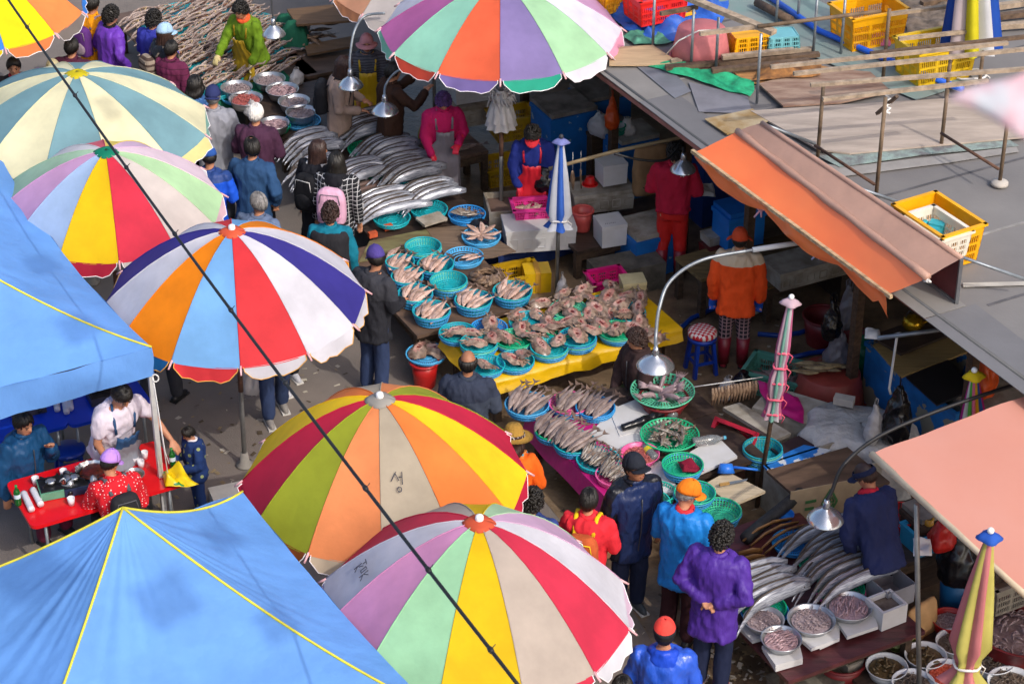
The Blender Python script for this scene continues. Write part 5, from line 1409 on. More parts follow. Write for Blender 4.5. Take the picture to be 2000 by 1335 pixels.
for a in (('aluminium basin of small octopus, outermost on the lane side', 462, 170, 31, 'octopus', None), ('aluminium basin of octopus next to the plastic bag', 526, 154, 31, 'octopus', None),
          ('shallow basin of reddish shrimp beside the navy cap', 480, 192, 33, 'shrimp', 'pinkfish'), ('basin of pink squid with a yellow cloth', 551, 174, 32, 'squid', None),
          ('aluminium basin of white octopus in the third row', 574, 197, 31, 'octopus', None), ('basin of octopus standing on a blue plate', 588, 218, 30, 'octopus', None), ('basin of pale squid in a green colander', 536, 240, 29, 'squid', None)):
    z = ZT + .05
    basin(a[0], a[1], a[2], z, a[3], a[4], hm=a[5], what='wet heap in the ' + a[0].split(' ', 1)[1][:50])
basket('blue plate under the octopus basin', 590, 236, ZT, 36, LBLUE, .04, name='round_tray', fl=.93)
basket('green colander under the pale squid basin', 537, 246, ZT, 30, GREEN_, .06)
basket('turquoise tray below the outermost octopus basin', 466, 188, ZT, 34, LBLUE, .04, name='round_tray', fl=.93)
def bag(label, c, w, h, m, name='plastic_bag', cat='bag', handles=True, seed=1, hang=False, disp=.06):
    o = thing(name, label, cat, c, rnd(0, 3)); q = MB(); G = []
    pr = [(0, .55), (.08, .85), (.3, 1), (.6, .85), (.85, .45), (1.0, .3)] if not hang else [(0, .5), (.1, .9), (.35, 1), (.7, .6), (.92, .22), (1.0, .12)]
    for f, k in pr: G.append([Vector((w / 2 * k * cos(a) * (1 + .18 * noise.noise(Vector((cos(a) * 2, f * 3, seed)))), w / 2 * .75 * k * sin(a) * (1 + .2 * noise.noise(Vector((sin(a) * 2, f * 3, seed + 5)))), h * f)) for a in [2 * pi * i / 20 for i in range(21)]])
    q.grid(G); q.add(G[0][:-1], [tuple(reversed(range(20)))]); q.add(G[-1][:-1], [tuple(range(20))])
    remesh(put('sack', q, m, o), max(.01, w / 26), disp * w * (4.5 if hang else 3), w * .3, smooth=1)
    if handles:
        for sd in (-1, 1):
            q = MB(); q.tube([(sd * w * .14, 0, h * .9), (sd * w * .2, 0, h * 1.12), (sd * w * .05, 0.01, h * 1.2), (sd * w * .02, 0, h * .92)], .008, 5, flat=.4); put('handle', q, m, o)
    return o
PB_W = mat('poly_white', '#c9c6c6', rough=.35, transl=.25, var=.1); PB_B = mat('poly_black', '#141418', rough=.25, var=.3); PB_G = mat('poly_grey', '#6e6c74', rough=.3, transl=.2); PB_GR = mat('poly_green', '#1f7a56', rough=.35, transl=.3); PB_R = mat('poly_red', '#c02a24', rough=.35, transl=.3); PB_O = mat('poly_orange', '#c8501c', rough=.4, transl=.3)
bag('clear plastic bag standing on the squid basin table', at(580, 165, ZT), .2, .2, PB_W); bag('white plastic bag of squid behind the white-haired person', at(492, 222, ZT), .26, .16, PB_W, seed=3)
# ---- hairtails on the long table
GA = 'hairtails on the long table'
for x, y, n, L, lb in ((600, 300, 8, .8, 'hairtail fish at the far lane-side end of the long table, half hidden by shoppers'), (608, 350, 7, .75, 'hairtail fish behind the long-haired person in black'), (706, 262, 9, .92, 'hairtail fish in the farthest arched pile on the long table'), (748, 305, 8, .88, 'hairtail fish in the second arched pile from the back'),
                       (786, 348, 8, .9, 'hairtail fish in the third arched pile, beside the chopping table'), (826, 392, 7, .86, 'hairtail fish in the pile over the foam lids'), (694, 352, 7, .75, 'hairtail fish in the short pile behind the checked coat'), (745, 415, 8, .95, 'hairtail fish in the nearest pile, above the two bricks')):
    hairtails(lb, x, y, ZT + .07, n, GA, L=L)
for i in range(6):
    p = at(700, 372 + i * 8, ZT + .04); o = put('dried_ribbon', hairtail_mesh(i % 4, .62), None, loc=p, rot=(.3, 0, radians(32 + rnd(-4, 4))), scale=(.9, .9, .5))
    o.material_slots[0].link = 'OBJECT'; o.material_slots[0].material = mat('ribbon_brown', '#5d4640', rough=.5, var=.3); o.name = 'dried_ribbon_fish'; tag(o, 'brown dried ribbon fish laid flat between the hairtail piles', 'fish', 'brown ribbon fish')
for i, (x, y, col, lab) in enumerate(((765, 425, TEAL, 'turquoise tray under the nearest hairtail pile'), (838, 408, TEAL, 'turquoise tray on foam lids under the hairtails'), (735, 330, GREEN_, 'green tray peeping out beneath the second hairtail pile'), (795, 372, TEAL, 'turquoise tray under the third hairtail pile'), (712, 290, GREEN_, 'green tray under the farthest hairtail pile'))):
    basket(lab, x, y, ZT + (.06 if i < 2 else .02), 36 if i < 2 else 32, col, .05, name='round_tray', fl=.93)
mb_ = mat('brick_orange', '#b5502c', rough=.85, var=.25, bump=.4, bscale=50, bdist=.004)
for x, y, l in ((728, 462, 'orange brick under the hairtail tray, lane side'), (758, 448, 'orange brick under the hairtail tray, stall side')):
    q = MB(); q.box((0, 0, .03), (.1, .06, .06)); tag(put('brick', q, mb_, loc=at(x, y, ZT + .02), rot=RZ_B), l, 'brick')
m_foam = mat('foam_white', '#cfcfd2', rough=.75, var=.07, scale=5, bump=.15, bscale=120, bdist=.003, col2='#b9b7b4', w2=1.2)
m_foamd = mat('foam_dirty', '#b3ada2', rough=.8, col2='#7e7464', scale=3.5, bump=.15, bscale=120, bdist=.003)
def foam(label, x, y, z, L, W_2, H, rz=28, lid=True, m=None, open_=False, name='foam_box', fillm=None):
    m = m or m_foam; c = at(x, y, z); o = thing(name, label, 'box', c, radians(rz)); b = MB(); t = .025; hb = H * (.82 if lid else 1)
    if open_ or not lid:
        b.box((0, 0, .0125 + .002), (L, W_2, .025)); b.box((0, -W_2 / 2 + t / 2, hb / 2 + .013), (L, t, hb - .026)); b.box((0, W_2 / 2 - t / 2, hb / 2 + .013), (L, t, hb - .026)); b.box((-L / 2 + t / 2, 0, hb / 2 + .013), (t, W_2 - 2 * t, hb - .026)); b.box((L / 2 - t / 2, 0, hb / 2 + .013), (t, W_2 - 2 * t, hb - .026))
    else: b.box((0, 0, hb / 2 + .002), (L, W_2, hb), taper=.97)
    put('body', b, m, o)
    if lid:
        q = MB(); q.box((0, 0, hb + (H - hb) / 2 + .005), (L * 1.02, W_2 * 1.02, H - hb)); put('lid', q, m, o)
    n = max(2, int(L / .14))
    for sd in (-1,):
        for k in range(n):       # moulded recess frames on the long side
            if L < .35: break
            xx = -L / 2 + L * (k + .5) / n; q = MB()
            for dx, dz, ww, hh in ((-.045, 0, .006, hb * .5), (.045, 0, .006, hb * .5), (0, hb * .25, .096, .006), (0, -hb * .25, .096, .006)): q.box((xx + dx, -W_2 / 2 * (.99) - .002, hb * .5 + dz), (ww, .008, hh))
            put('moulding', q, m, o)
    if fillm:
        q = MB(); q.box((0, 0, hb * .6), (L - 2 * t - .004, W_2 - 2 * t - .004, hb * .3)); put('filling', q, fillm, o)
    return o
for k in range(4):
    q = MB(); q.box((0, 0, .014), (.3, .2, .026)); tag(put('foam_sheet', q, m_foamd, loc=at(842, 430, ZT + .022 + .03 * k) + Vector((rnd(-.01, .01), 0, 0)), rot=RZ_B + rnd(-.1, .1)), 'dirty white foam sheet stacked under the hairtail tray', 'foam sheet', 'foam sheets under the tray')
# ---- turquoise flatfish baskets
GF = 'flatfish in turquoise baskets'
YB = radians(60)
for x, y, r, n, lab in ((827, 487, 35, 0, 'empty turquoise basket at the far end of the plywood table'), (850, 519, 35, 4, 'turquoise basket with flatfish between two empty ones'), (877, 554, 36, 0, 'empty turquoise basket in the middle of the plywood table'), (924, 588, 36, 5, 'turquoise basket with five flatfish next to the skates'), (1000, 571, 38, 5, 'turquoise basket with pale flatfish by the yellow box'),
                       (843, 609, 36, 5, 'turquoise basket with flatfish at the near corner'), (811, 576, 34, 4, 'turquoise basket with flatfish beside the black quilted jacket'), (795, 542, 31, 4, 'turquoise basket with flatfish behind the purple cap'), (781, 514, 28, 3, 'farthest lane-side turquoise basket with flatfish')):
    c, rr = basket(lab, x, y, ZT + .01, r, TEAL, .1, stack=2 if n else 3, group=None)
    if n: fan('croaker', 'pale flatfish lying in the ' + lab.replace(' with flatfish', '').replace(' with five flatfish', '').replace(' with pale flatfish', ''), GF, c, rr, n, YB + rnd(-.1, .1), .6, .06, 1.12)
for k in range(3): fish('croaker', 'flatfish lying loose at the far edge of the plywood table', 'loose flatfish', at(768 + k * 6, 497 + k * 9, ZT + .04), YB, -.1)
c, rr = basket('sky-blue tray with two small fish', 906, 501, ZT + .01, 38, LBLUE, .05, name='round_tray', fl=.92)
for k in range(2): fish('croaker', 'small fish on the nearly empty sky-blue tray', 'two fish on the blue tray', c + Vector((.06 + .05 * k, -.02 - .06 * k, .06)), .5, 0, 0, .7)
c, rr = basket('sky-blue tray with flatfish set out like petals', 940, 461, ZT + .02, 38, LBLUE, .05, name='round_tray', fl=.92)
for k in range(8): fish('croaker', 'flatfish set out like a petal on the sky-blue tray', 'petal flatfish', c + Vector((.11 * cos(k * .785), .11 * sin(k * .785), .07)), k * .785 + pi, .15, 0, .82)
c, rr = basket('blue tray heaped with grey small fish beside the pole', 912, 418, ZT + .02, 36, BLUE_, .06, name='round_tray', fl=.92)
for k in range(14): fish('small', 'grey small fish heaped on the blue tray beside the pole', 'grey fish on blue tray', c + Vector((rnd(-.11, .11), rnd(-.08, .08), .05 + rnd(0, .04))), rnd(-.3, .5), 0, 0, 1.2)
for k in range(26):
    a = 2 * pi * k / 26; p = at(952, 543, ZT + .04) + Vector((.13 * cos(a), .1 * sin(a), .02 * (k % 3))); fish('dried', 'grey dried fish fanned in a ring on the plywood table', 'ring of dried fish', p, a + 1.9, -.25, .5, .8)
bag('crumpled black bag between the two blue trays', at(938, 446, ZT + .02), .26, .1, PB_B, handles=False, seed=8)
# ---- skates on the yellow table
SK = {}
m_sk = [mat('skate_top', '#a08b7a', rough=.3, col2='#5c463c', scale=13, perobj=.2, bump=.25, bscale=26, bdist=.006), mat('skate_flesh', '#bd9c90', rough=.26, col2='#9c6258', scale=10, perobj=.1), mat('skate_gut', '#6d2a28', rough=.35, var=.3)]
def skate_mesh(v):
    if v in SK: return SK[v]
    rs = random.Random(v + 90); q = MB(); G = []
    ph = rs.uniform(0, 6); ax_, ay_ = rs.uniform(.95, 1.25), rs.uniform(.72, .95); pl = rs.uniform(-.03, .03)
    for i in range(9):
        t = i / 8; row = []
        for k in range(33):
            a = 2 * pi * k / 32
            rr = .148 * t * (1 + .12 * cos(2 * a) + .06 * sin(3 * a + ph) + (.035 * sin(9 * a + ph) + .03 * sin(14 * a)) * t * t)
            x, y = rr * cos(a) * ax_, rr * sin(a) * ay_
            z = .036 * (1 - t ** 2.4) + .012 * sin(5 * a + ph) * t * t + .02 * noise.noise(Vector((x * 14, y * 14, v * 3.3))) + .008 - .02 * t ** 4
            # opened belly: a shallow trough with raised lips
            u_ = (x / .085) ** 2 + ((y - pl) / .034) ** 2
            z += .018 * math.exp(-(u_ - 1.3) ** 2 * 2.2) - .02 * math.exp(-u_ * 1.6)
            row.append((x, y, z))
        G.append(row)
    q.grid(G)
    for f in range(len(q.f)):      # flesh inside the opening, dark gut in its middle
        c = sum((Vector(q.v[i_]) for i_ in q.f[f]), Vector()) / len(q.f[f]); u_ = (c.x / .085) ** 2 + ((c.y - pl) / .034) ** 2
        q.m[f] = 2 if u_ < .35 else (1 if u_ < 1.9 else 0)
    for k in range(rs.randint(2, 4)):
        x_ = rs.uniform(-.06, .06); q.tube([(x_, pl - .032, .04), (x_ + .01, pl, .03), (x_, pl + .032, .04)], .006, 5, mi=1)
    q.tube([(.13 * ax_, 0, .02), (.19, .03, .02), (.25, .02, .012)], [.02, .013, .004], 6)
    for sd in (-1, 1): q.tube([(.1, sd * .05, .02), (.16, sd * .09, .012), (.19, sd * .1, .008)], [.02, .016, .006], 6, flat=.4)
    me = q.mesh('skate'); [me.materials.append(m) for m in m_sk]; SK[v] = me; return me
zy = ZT + .065
for i, (x, y, st, col) in enumerate(((893, 652, 2, TEAL), (936, 676, 3, TEAL), (948, 716, 2, TEAL), (1004, 668, 3, GREEN_), (1006, 707, 2, TEAL), (1073, 684, 3, TEAL), (1096, 646, 3, GREEN_), (1128, 668, 4, TEAL), (1205, 652, 3, GREEN_), (1030, 630, 2, TEAL), (1160, 630, 2, TEAL), (1225, 612, 2, TEAL), (955, 640, 1, BLUE_), (1110, 606, 2, MINT), (1180, 595, 1, TEAL))):
    basket('colander under skates, %s' % ('at the lane-side corner of the yellow table,second along the lane-side edge,behind the bald head,third along the near edge,with a pink skate beside the bald head,fourth along the near edge,in the middle of the yellow table,tallest stack near the seated vendor,beside the seated vendor,behind the pink skates,in the middle of the far half,by the lamp pole,blue and close to the plywood table,mint green at the far edge,at the far corner by the pink basket'.split(',')[i]), x, y, zy, 36, col, .05, stack=st, fl=.9)
for i, (x, y, hgt, yw) in enumerate(((890, 645, .1, 30), (930, 668, .12, 40), (945, 710, .1, 20), (1004, 700, .1, 5), (985, 655, .12, 100), (1020, 640, .1, 60), (958, 628, .08, 150), (1012, 612, .06, 20), (1055, 674, .13, 30), (1090, 664, .12, 10), (1085, 635, .11, 0), (1130, 652, .16, 30), (1152, 642, .14, 100), (1048, 612, .06, 200), (1082, 602, .08, 10), (1118, 612, .1, 40), (1150, 612, .08, 70), (1175, 632, .1, 0), (1205, 640, .1, 20), (1190, 612, .08, 140), (1220, 612, .1, 50), (1245, 600, .1, 0), (1250, 628, .1, 60), (1262, 648, .1, 100), (1120, 585, .08, 10), (1155, 582, .1, 60), (1190, 578, .12, 130), (1222, 576, .1, 30), (1250, 582, .08, 80), (1060, 590, .05, 0), (1100, 572, .05, 45), (1140, 566, .1, 200), (1020, 690, .12, 30), (1195, 560, .1, 20), (1278, 658, .06, 30), (965, 655, .12, 200), (1040, 655, .11, 0), (1108, 628, .1, 0), (1072, 628, .1, 0), (1135, 632, .1, 0), (1060, 640, .1, 0), (1210, 592, .11, 0), (1168, 600, .1, 0), (1095, 596, .08, 0), (1235, 640, .1, 0), (920, 648, .1, 0))):
    o = put('skate', skate_mesh(i % 12), None, loc=at(x, y, zy + hgt), rot=(rnd(-.35, .3), rnd(-.3, .3), rnd(0, 6.3)), scale=(rnd(.74, .95), rnd(.74, .95), .62))
    tag(o, 'opened pink-brown skate lying on the yellow table', 'fish', 'skates on the yellow table')
tub('red plastic bucket beside the yellow table', at(830, 752), .145, .3, plastic('bucket_red', '#a81c1a', rough=.35), name='bucket', taper=.76)
basket('sky-blue tray on the red bucket', 833, 690, .3, 40, LBLUE, .04, name='round_tray', fl=.92)
for x, y, yw in ((820, 682, 20), (850, 684, 100)): tag(put('skate', skate_mesh(2), None, loc=at(x, y, .35), rot=(0, 0, yw)), 'opened skate on the tray over the red bucket', 'fish', 'skates over the bucket')
crate('magenta plastic basket behind the skates', at(1185, 562, .35), .4, .3, .16, radians(20), plastic('basket_magenta', '#d01a72'), name='plastic_basket')
o = foam('square tub with a yellow label on the skate table', 1235, 575, .5, .26, .22, .2, 10, lid=True, m=mat('tub_cream', '#b8ac84', rough=.5)); 
# ---- squid table
zs = ZT + .02
def plate_fan(lab, x, y, r, col, kind, n, yaw, what, grp, sc=1.0, h=.06, stack=1, off=.05):
    c, rr = basket(lab, x, y, zs, r, col, h, name='round_tray', fl=.9, stack=stack); fan(kind, what, grp, c, rr, n, yaw, .5, off, sc, h + .02)
Y2_ = radians(52)
for lab, x, y, r, col, n in (('blue colander heaped with long pollack at the head of the squid table', 1030, 792, 43, LBLUE, 9), ('pink colander with grey pollack', 1112, 790, 40, PINK_, 5), ('blue colander with brownish pollack', 1163, 798, 38, BLUE_, 7), ('green colander with pollack behind the straw hat', 1083, 842, 38, GREEN_, 8), ('turquoise colander with pollack above the magenta cloth', 1122, 866, 40, TEAL, 8)):
    plate_fan(lab, x, y, r, col, 'long', n, Y2_ + rnd(-.1, .1), 'grey pollack lying in the ' + lab.split(' with')[0].split(' heaped')[0] + ' of the squid table', 'pollack in colanders', 1.15, stack=2, off=.04)
    if 'turq' in lab or 'head' in lab: plate_fan_dummy = None
plate_fan('turquoise tray of slim silver fish on the magenta cloth', 1168, 896, 42, TEAL, 'small', 16, Y2_, 'slim silver fish on the turquoise tray', 'slim fish', 1.5, off=.02)
plate_fan('pink tray of slim silver fish beside the black cap', 1203, 926, 40, PINK_, 'small', 14, Y2_, 'slim silver fish on the pink tray', 'slim fish pink', 1.5, off=.02)
tub('low brown tub under the mint basket', at(1295, 800, ZT), .24, .14, m_tubm)
c, rr = basket('wide mint basket with whole squid', 1294, 762, ZT + .13, 62, MINT, .06, fl=.8)
m_squid = mat('whole_squid', '#b0989c', rough=.3, col2='#7d6a70', scale=12, perobj=.1)
def squid_mesh():
    q = MB(); q.tube([(-.13, 0, .03), (-.09, 0, .035), (0, 0, .035), (.06, 0, .03), (.09, 0, .025)], [.006, .028, .036, .028, .016], 10, flat=.6)
    q.add([(-.13, 0, .035), (-.07, .065, .03), (-.03, .0, .045), (-.07, -.065, .03)], [(0, 1, 2), (0, 2, 3)])
    for k in range(7): q.tube([(.08, (k - 3) * .006, .025), (.12, (k - 3) * .014, .02), (.17, (k - 3) * .022 + .01 * sin(k), .012)], [.007, .006, .002], 5)
    q.ell((.09, .016, .035), (.006, .006, .006), 6, 4); me = q.mesh('squid'); me.materials.append(m_squid); return me
SQ = squid_mesh()
for k in range(9):
    a = k * .75; tag(put('squid', SQ, None, loc=c + Vector((.2 * cos(a) * (.4 + .6 * (k % 2)), .17 * sin(a), .03)), rot=(rnd(-.3, .3), -.5 + rnd(-.2, .2), a + rnd(-.4, .4)), scale=rnd(.9, 1.2)), 'whole squid lying in the wide mint basket', 'squid', 'squid in the mint basket')
c, rr = basket('wide green basket heaped with silver-pink fish', 1308, 848, ZT + .06, 57, '#23b07c', .06, fl=.82)
for k in range(26): fish('small', 'silver-pink fish heaped in the wide green basket', 'fish in the green basket', c + Vector((rnd(-.14, .14), rnd(-.11, .11), .04 + rnd(0, .07))), rnd(0, 6.3), rnd(-.4, .4), rnd(-.4, .4), 1.35)
basin('pink bowl of red shrimp behind the black cap', 1250, 885, zs, 38, 'shrimp', plastic('bowl_pink', '#e05a94'), hm='pinkfish', h=.08, what='red shrimp heaped in the pink bowl')
c, rr = basket('green basket with a crimson cloth', 1333, 910, zs + .04, 40, '#1fae82', .08, stack=2)
crumple('crimson cloth lying in the green basket', [(1320, 905), (1350, 900), (1372, 918), (1335, 925)], zs + .1, cloth('crimson', '#7c1630'), .1, name='cloth', cat='cloth')
basket('green basket in front of the orange cap', 1356, 965, zs, 40, '#2cb592', .07, stack=2); basket('large green basket at the corner by the cutting board', 1406, 1000, zs - .06, 42, '#35b48c', .09, stack=2); basket('green basket hidden behind the azure windbreaker', 1272, 985, zs - .1, 36, '#28b0a4', .1, stack=3); basket('lower green basket between black cap and azure windbreaker', 1284, 960, zs - .05, 36, '#1fae9a', .1)
for lab, pts, z in (('white foam board under the pink bowl', [(1150, 850), (1200, 790), (1290, 830), (1260, 900)], zs + .02), ('white foam slab beside the wide green basket', [(1310, 905), (1400, 850), (1440, 890), (1340, 935)], zs + .05), ('white foam slab at the edge of the squid table', [(1190, 870), (1290, 900), (1330, 960), (1260, 965)], zs + .012), ('pale plastic sheet between the colanders', [(1190, 800), (1240, 780), (1300, 830), (1210, 850)], zs + .03)):
    board(lab, pts, z, .03, m_foam, name='foam_board')
def bottle(label, x, y, z, L, r, m, rz, cap_m, lying=True, lab_m=None):
    o = thing('bottle', label, 'bottle', at(x, y, z) + Vector((0, 0, r + .002 if lying else 0)), (0, pi / 2, rz) if lying else 0)
    if lying: o.rotation_euler = Euler((0, pi / 2, rz))
    b = MB(); b.lathe([(0, 0), (r * .9, 0), (r, .02), (r * .94, L * .3), (r, L * .36), (r, L * .6), (r * .8, L * .74), (r * .34, L * .86), (r * .32, L * .95), (0, L * .95)], 16); put('glass_body', b, m, o)
    b = MB(); b.lathe([(r * .38, L * .93), (r * .38, L), (0, L)], 12); put('cap', b, cap_m, o)
    if lab_m: b = MB(); b.lathe([(r * 1.01, L * .38), (r * 1.01, L * .58)], 16); put('label_band', b, lab_m, o)
    return o
m_clear = mat('clear_plastic', '#c9ced0', rough=.12, trans=.75, var=.03)
bottle('clear plastic bottle with a yellow label below the mint basket', 1318, 822, zs, .36, .05, m_clear, 2.3, m_white, lab_m=plastic('label_y', '#c8b820')); bottle('clear plastic bottle lying on the foam slab', 1352, 872, zs + .04, .34, .05, m_clear, .25, plastic('cap_blue2', '#5ab0d0')); bottle('bottle with a yellow band beside the black cap', 1280, 905, zs, .3, .05, m_clear, 2.0, m_white, lab_m=plastic('label_y', '#c8b820'))
q = MB(); q.tube([at(1215, 835, zs + .06), at(1255, 822, zs + .08), at(1295, 805, zs + .08)], [.03, .045, .035], 8); tag(remesh(put('rolled_bag', q, PB_B), .012, .03), 'rolled black plastic bag among the squid', 'bag')
board('pale cutting board at the corner of the squid table', [(1375, 945), (1420, 920), (1495, 958), (1430, 985)], zs + .02, .03, wood('cutboard', '#bfae92', var=.12), name='cutting_board')
q = MB(); q.beam((0, 0, .01), (.1, 0, .01), .025, .02); q.add([(.1, -.02, .01), (.26, -.015, .01), (.3, .015, .01), (.1, .02, .012)], [(0, 1, 2, 3)], 1); tag(put('knife', q, [wood('knife_handle', '#b08a50'), MATS['galvanised']], loc=at(1405, 948, zs + .055), rot=.3), 'wooden-handled knife on the pale cutting board', 'knife')
# blue dipper
o = thing('dipper', 'blue plastic dipper on the cutting board', 'dipper', at(1418, 915, zs + .06)); q = MB(); q.lathe([(0, .0), (.06, .0), (.085, .09), (.08, .09), (.056, .01), (0, .01)], 20, M=Matrix.Rotation(2.6, 4, 'X') @ Matrix.Translation((0, 0, -.05))); put('cup', q, plastic('dipper_blue', '#2a74d8'), o); q = MB(); q.tube([(.07, 0, .02), (.3, -.03, .01)], [.014, .012], 8); put('handle', q, MATS['dipper_blue'], o)
foam('white foam chest under the brown board', 1600, 985, 0, 1.05, .5, .5, 28, lid=False, m=m_foamd, open_=True)
board('long brown board lying across the foam chest', [(1497, 918), (1655, 872), (1738, 940), (1578, 990)], .56, .03, m_tabw)
board('blue and white painted board behind the brown board', [(1488, 905), (1570, 868), (1625, 878), (1510, 930)], .5, .02, mat('paint_bw', '#2a76c8', rough=.5, pat=('patch', '#cfd4da', 5, .52)))
crate('crimson plastic basket standing on its side', at(1440, 872, .3), .46, .36, .2, radians(60), plastic('basket_crimson', '#b8162e'), name='plastic_basket').rotation_euler = Vector((-.45, -.62, .62)).to_track_quat('Z', 'Y').to_euler()
basket('deep turquoise basket behind the wooden pole', 1490, 882, .38, 38, '#1b98a8', .12, stack=3)
board('dark mat beside the turquoise basket', [(1505, 875), (1560, 850), (1590, 868), (1530, 895)], .46, .02, mat('mat_dark', '#35262a', rough=.6)); board('white foam tray with scraps beside the dried fish curtain', [(1412, 795), (1445, 785), (1545, 845), (1515, 858)], .45, .04, m_foamd, name='foam_board')
# hanging curtain of dried fish
o = thing('line_of_fish', 'string of dried brown fish hanging in front of the crate', 'fish', at(1390, 760, .75)); q = MB(); A1, B1 = at(1356, 755, .8), at(1490, 736, .8); q.tube([A1 - o.location, B1 - o.location], .006, 5); put('string', q, MATS['white_rope'], o)
for k in range(15):
    p = at(1392 + k * 6, 758 - k * 1.1, .78) - o.location; q = MB(); q.tube([p, p + Vector((.01, 0, -.09)), p + Vector((rnd(-.01, .01), 0, -.2 - rnd(0, .02)))], [.012, .02, .006], 7, flat=.6); put('hanging_fish', q, m_dried, o)
# ================================================================ stall behind the turquoise baskets
foam('white foam box under the pink basket', 1052, 474, .3, .8, .42, .28, 8)
foam('open foam box with a brown top behind the pink basket', 985, 432, .3, .42, .5, .26, 8, lid=False, m=m_foamd, fillm=mat('ice_brown', '#6b564c', rough=.6))
crate('pink plastic basket on the white foam box', at(1038, 418, .58), .44, .3, .13, radians(8), plastic('basket_pink', '#e03a90'), name='plastic_basket')
for k in range(5): fish('croaker', 'pale fish coiled in the pink basket', 'fish in pink basket', at(1036 + 6 * k - 12, 408, .66), 1.2 * k, 0, 0, .8)
foam('small white lidded foam box standing high by the blue tanks', 1193, 352, .72, .3, .27, .26, 20)
foam('long foam box with a brown lid and moulded panels', 1172, 400, .42, .72, .36, .24, 14, m=m_foamd)
fb = foam('white lidded foam box on the low counter', 1191, 470, .385, .3, .3, .27, 18); q = MB()
for k in range(6): q.beam((-.09 + .022 * k, -.09 + .004 * (k % 2), .278), (-.08 + .022 * k, -.075 - .006 * (k % 3), .278), .005, .004)
put('lettering', q, mat('marker_ink', '#3a3a44'), fb)
tub('red bowl turned over on the long foam box', at(1152, 360, .66), .08, .1, plastic('bowl_red', '#d01c1c'), flip=True, name='bowl', taper=.6)
o = tub('faded red bucket beside the folded blue parasol', at(1137, 448, .385), .12, .25, plastic('bucket_faded', '#c2514c'), name='bucket', taper=.74)
q = MB(); q.tube([(.12 * cos(a), .05, .24 - .1 * sin(a)) for a in [pi * k / 10 for k in range(11)]], .005, 5); put('handle', q, m_steel, o)
o = thing('wrapped_box', 'yellow taped box under the counter edge', 'box', at(1048, 562), radians(8)); q = MB(); q.box((0, 0, .13), (.3, .26, .26), taper=.96); put('carton', q, plastic('wrap_yellow', '#d0a812', rough=.35, bump=.3, bscale=14), o); q = MB(); q.box((0, 0, .263), (.06, .262, .008)); q.box((0, -.13, .14), (.06, .008, .24)); put('tape', q, plastic('tape_tan', '#b98a2c'), o)
drape('navy cloth hanging under the foam boxes', (975, 492), .295, .7, .95, cloth('cloth_navy', '#1a2c5c'), .26)
crate('low yellow crate under the navy cloth', at(1010, 560), .5, .36, .22, radians(20), plastic('crate_mustard', '#b89214'))
o = thing('concrete_block', 'rough concrete plinth below the lidded foam box', 'block', at(1222, 560), radians(22)); q = MB(); q.box((0, 0, .17), (.8, .4, .34)); put('block', remesh(put('stone', q, mat('concrete_rough', '#5d574e', rough=.9, col2='#3c3a30', scale=5, bump=.6, bscale=30), o), .03, .03).data if False else q, mat('concrete_rough', '#5d574e', rough=.9, col2='#3c3a30', scale=5, bump=.6, bscale=30), o) if False else put('stone', q, mat('concrete_rough', '#6a645a', rough=.9, col2='#45423a', scale=5, bump=.6, bscale=30), o)
bag('black plastic bag held open by the red-aproned vendor', at(1064, 372, .72), .28, .3, PB_B, seed=4)
bag('white plastic bag tied to the foot of the folded blue parasol', at(1098, 585, .05), .18, .3, PB_W, seed=5, hang=True)
def bin_(label, x, y, z, L, W_2, H, rz, m, lidm=None, name='water_tank', lid=True):
    o = thing(name, label, 'tank', at(x, y, z), radians(rz)); b = MB(); t = .03
    b.box((0, -W_2 / 2 + t / 2, H / 2), (L, t, H)); b.box((0, W_2 / 2 - t / 2, H / 2), (L, t, H)); b.box((-L / 2 + t / 2, 0, H / 2), (t, W_2 - 2 * t, H)); b.box((L / 2 - t / 2, 0, H / 2), (t, W_2 - 2 * t, H)); b.box((0, 0, .02), (L - 2 * t, W_2 - 2 * t, .03)); put('shell', b, m, o)
    b = MB()
    for c_, d_ in (((0, -W_2 / 2), (L + .03, .03)), ((0, W_2 / 2), (L + .03, .03)), ((-L / 2, 0), (.03, W_2 - .03)), ((L / 2, 0), (.03, W_2 - .03))): b.box((c_[0], c_[1], H - .015), (d_[0], d_[1], .05))
    put('rim', b, m, o)
    if lid: b = MB(); b.box((.02, .01, H + .04), (L * 1.04, W_2 * 1.04, .05)); put('lid', b, lidm or m_foamd, o)
    else: b = MB(); b.box((0, 0, H * .7), (L - .065, W_2 - .065, .01)); put('water', b, mat('tank_water', '#2a3a40', rough=.05), o)
    return o
m_tank = plastic('tank_blue', '#1668b4', rough=.5, pat=('patch', '#8fa6b4', 7, .66))
m_lidg = mat('lid_grey', '#8f8880', rough=.7, col2='#5c544c', scale=4)
for a in (('blue fish tank with a grey lid under the mint parasol', 1098, 330, 0, .6, .55, .85, 26, m_tank, m_lidg), ('blue tank behind the white bag', 1170, 300, 0, .6, .5, .85, 26, m_tank, m_lidg), ('blue tank with a cream lid beside the striped sack', 1228, 372, 0, .5, .45, .75, 26, m_tank, m_foamd), ('blue tank in the shade behind the red overalls', 1265, 520, 0, .6, .5, .5, 26, m_tank, m_foamd)): bin_(*a)
for a in (('brown crate carrying the white bag', 1175, 330, .0, .5, .4, .6, 26, wood('crate_brown', '#54422f'), m_lidg),): bin_(*a, name='wooden_bin')
bag('white plastic bag on the brown crate', at(1172, 262, .68), .34, .26, PB_W, seed=6)
bag('orange-red bag hanging under the eave', at(1195, 250, 1.2), .2, .4, PB_O, seed=7, hang=True)
basket('green basket on the cream tank lid', 1205, 245, .95, 17, '#1d8a72', .1)
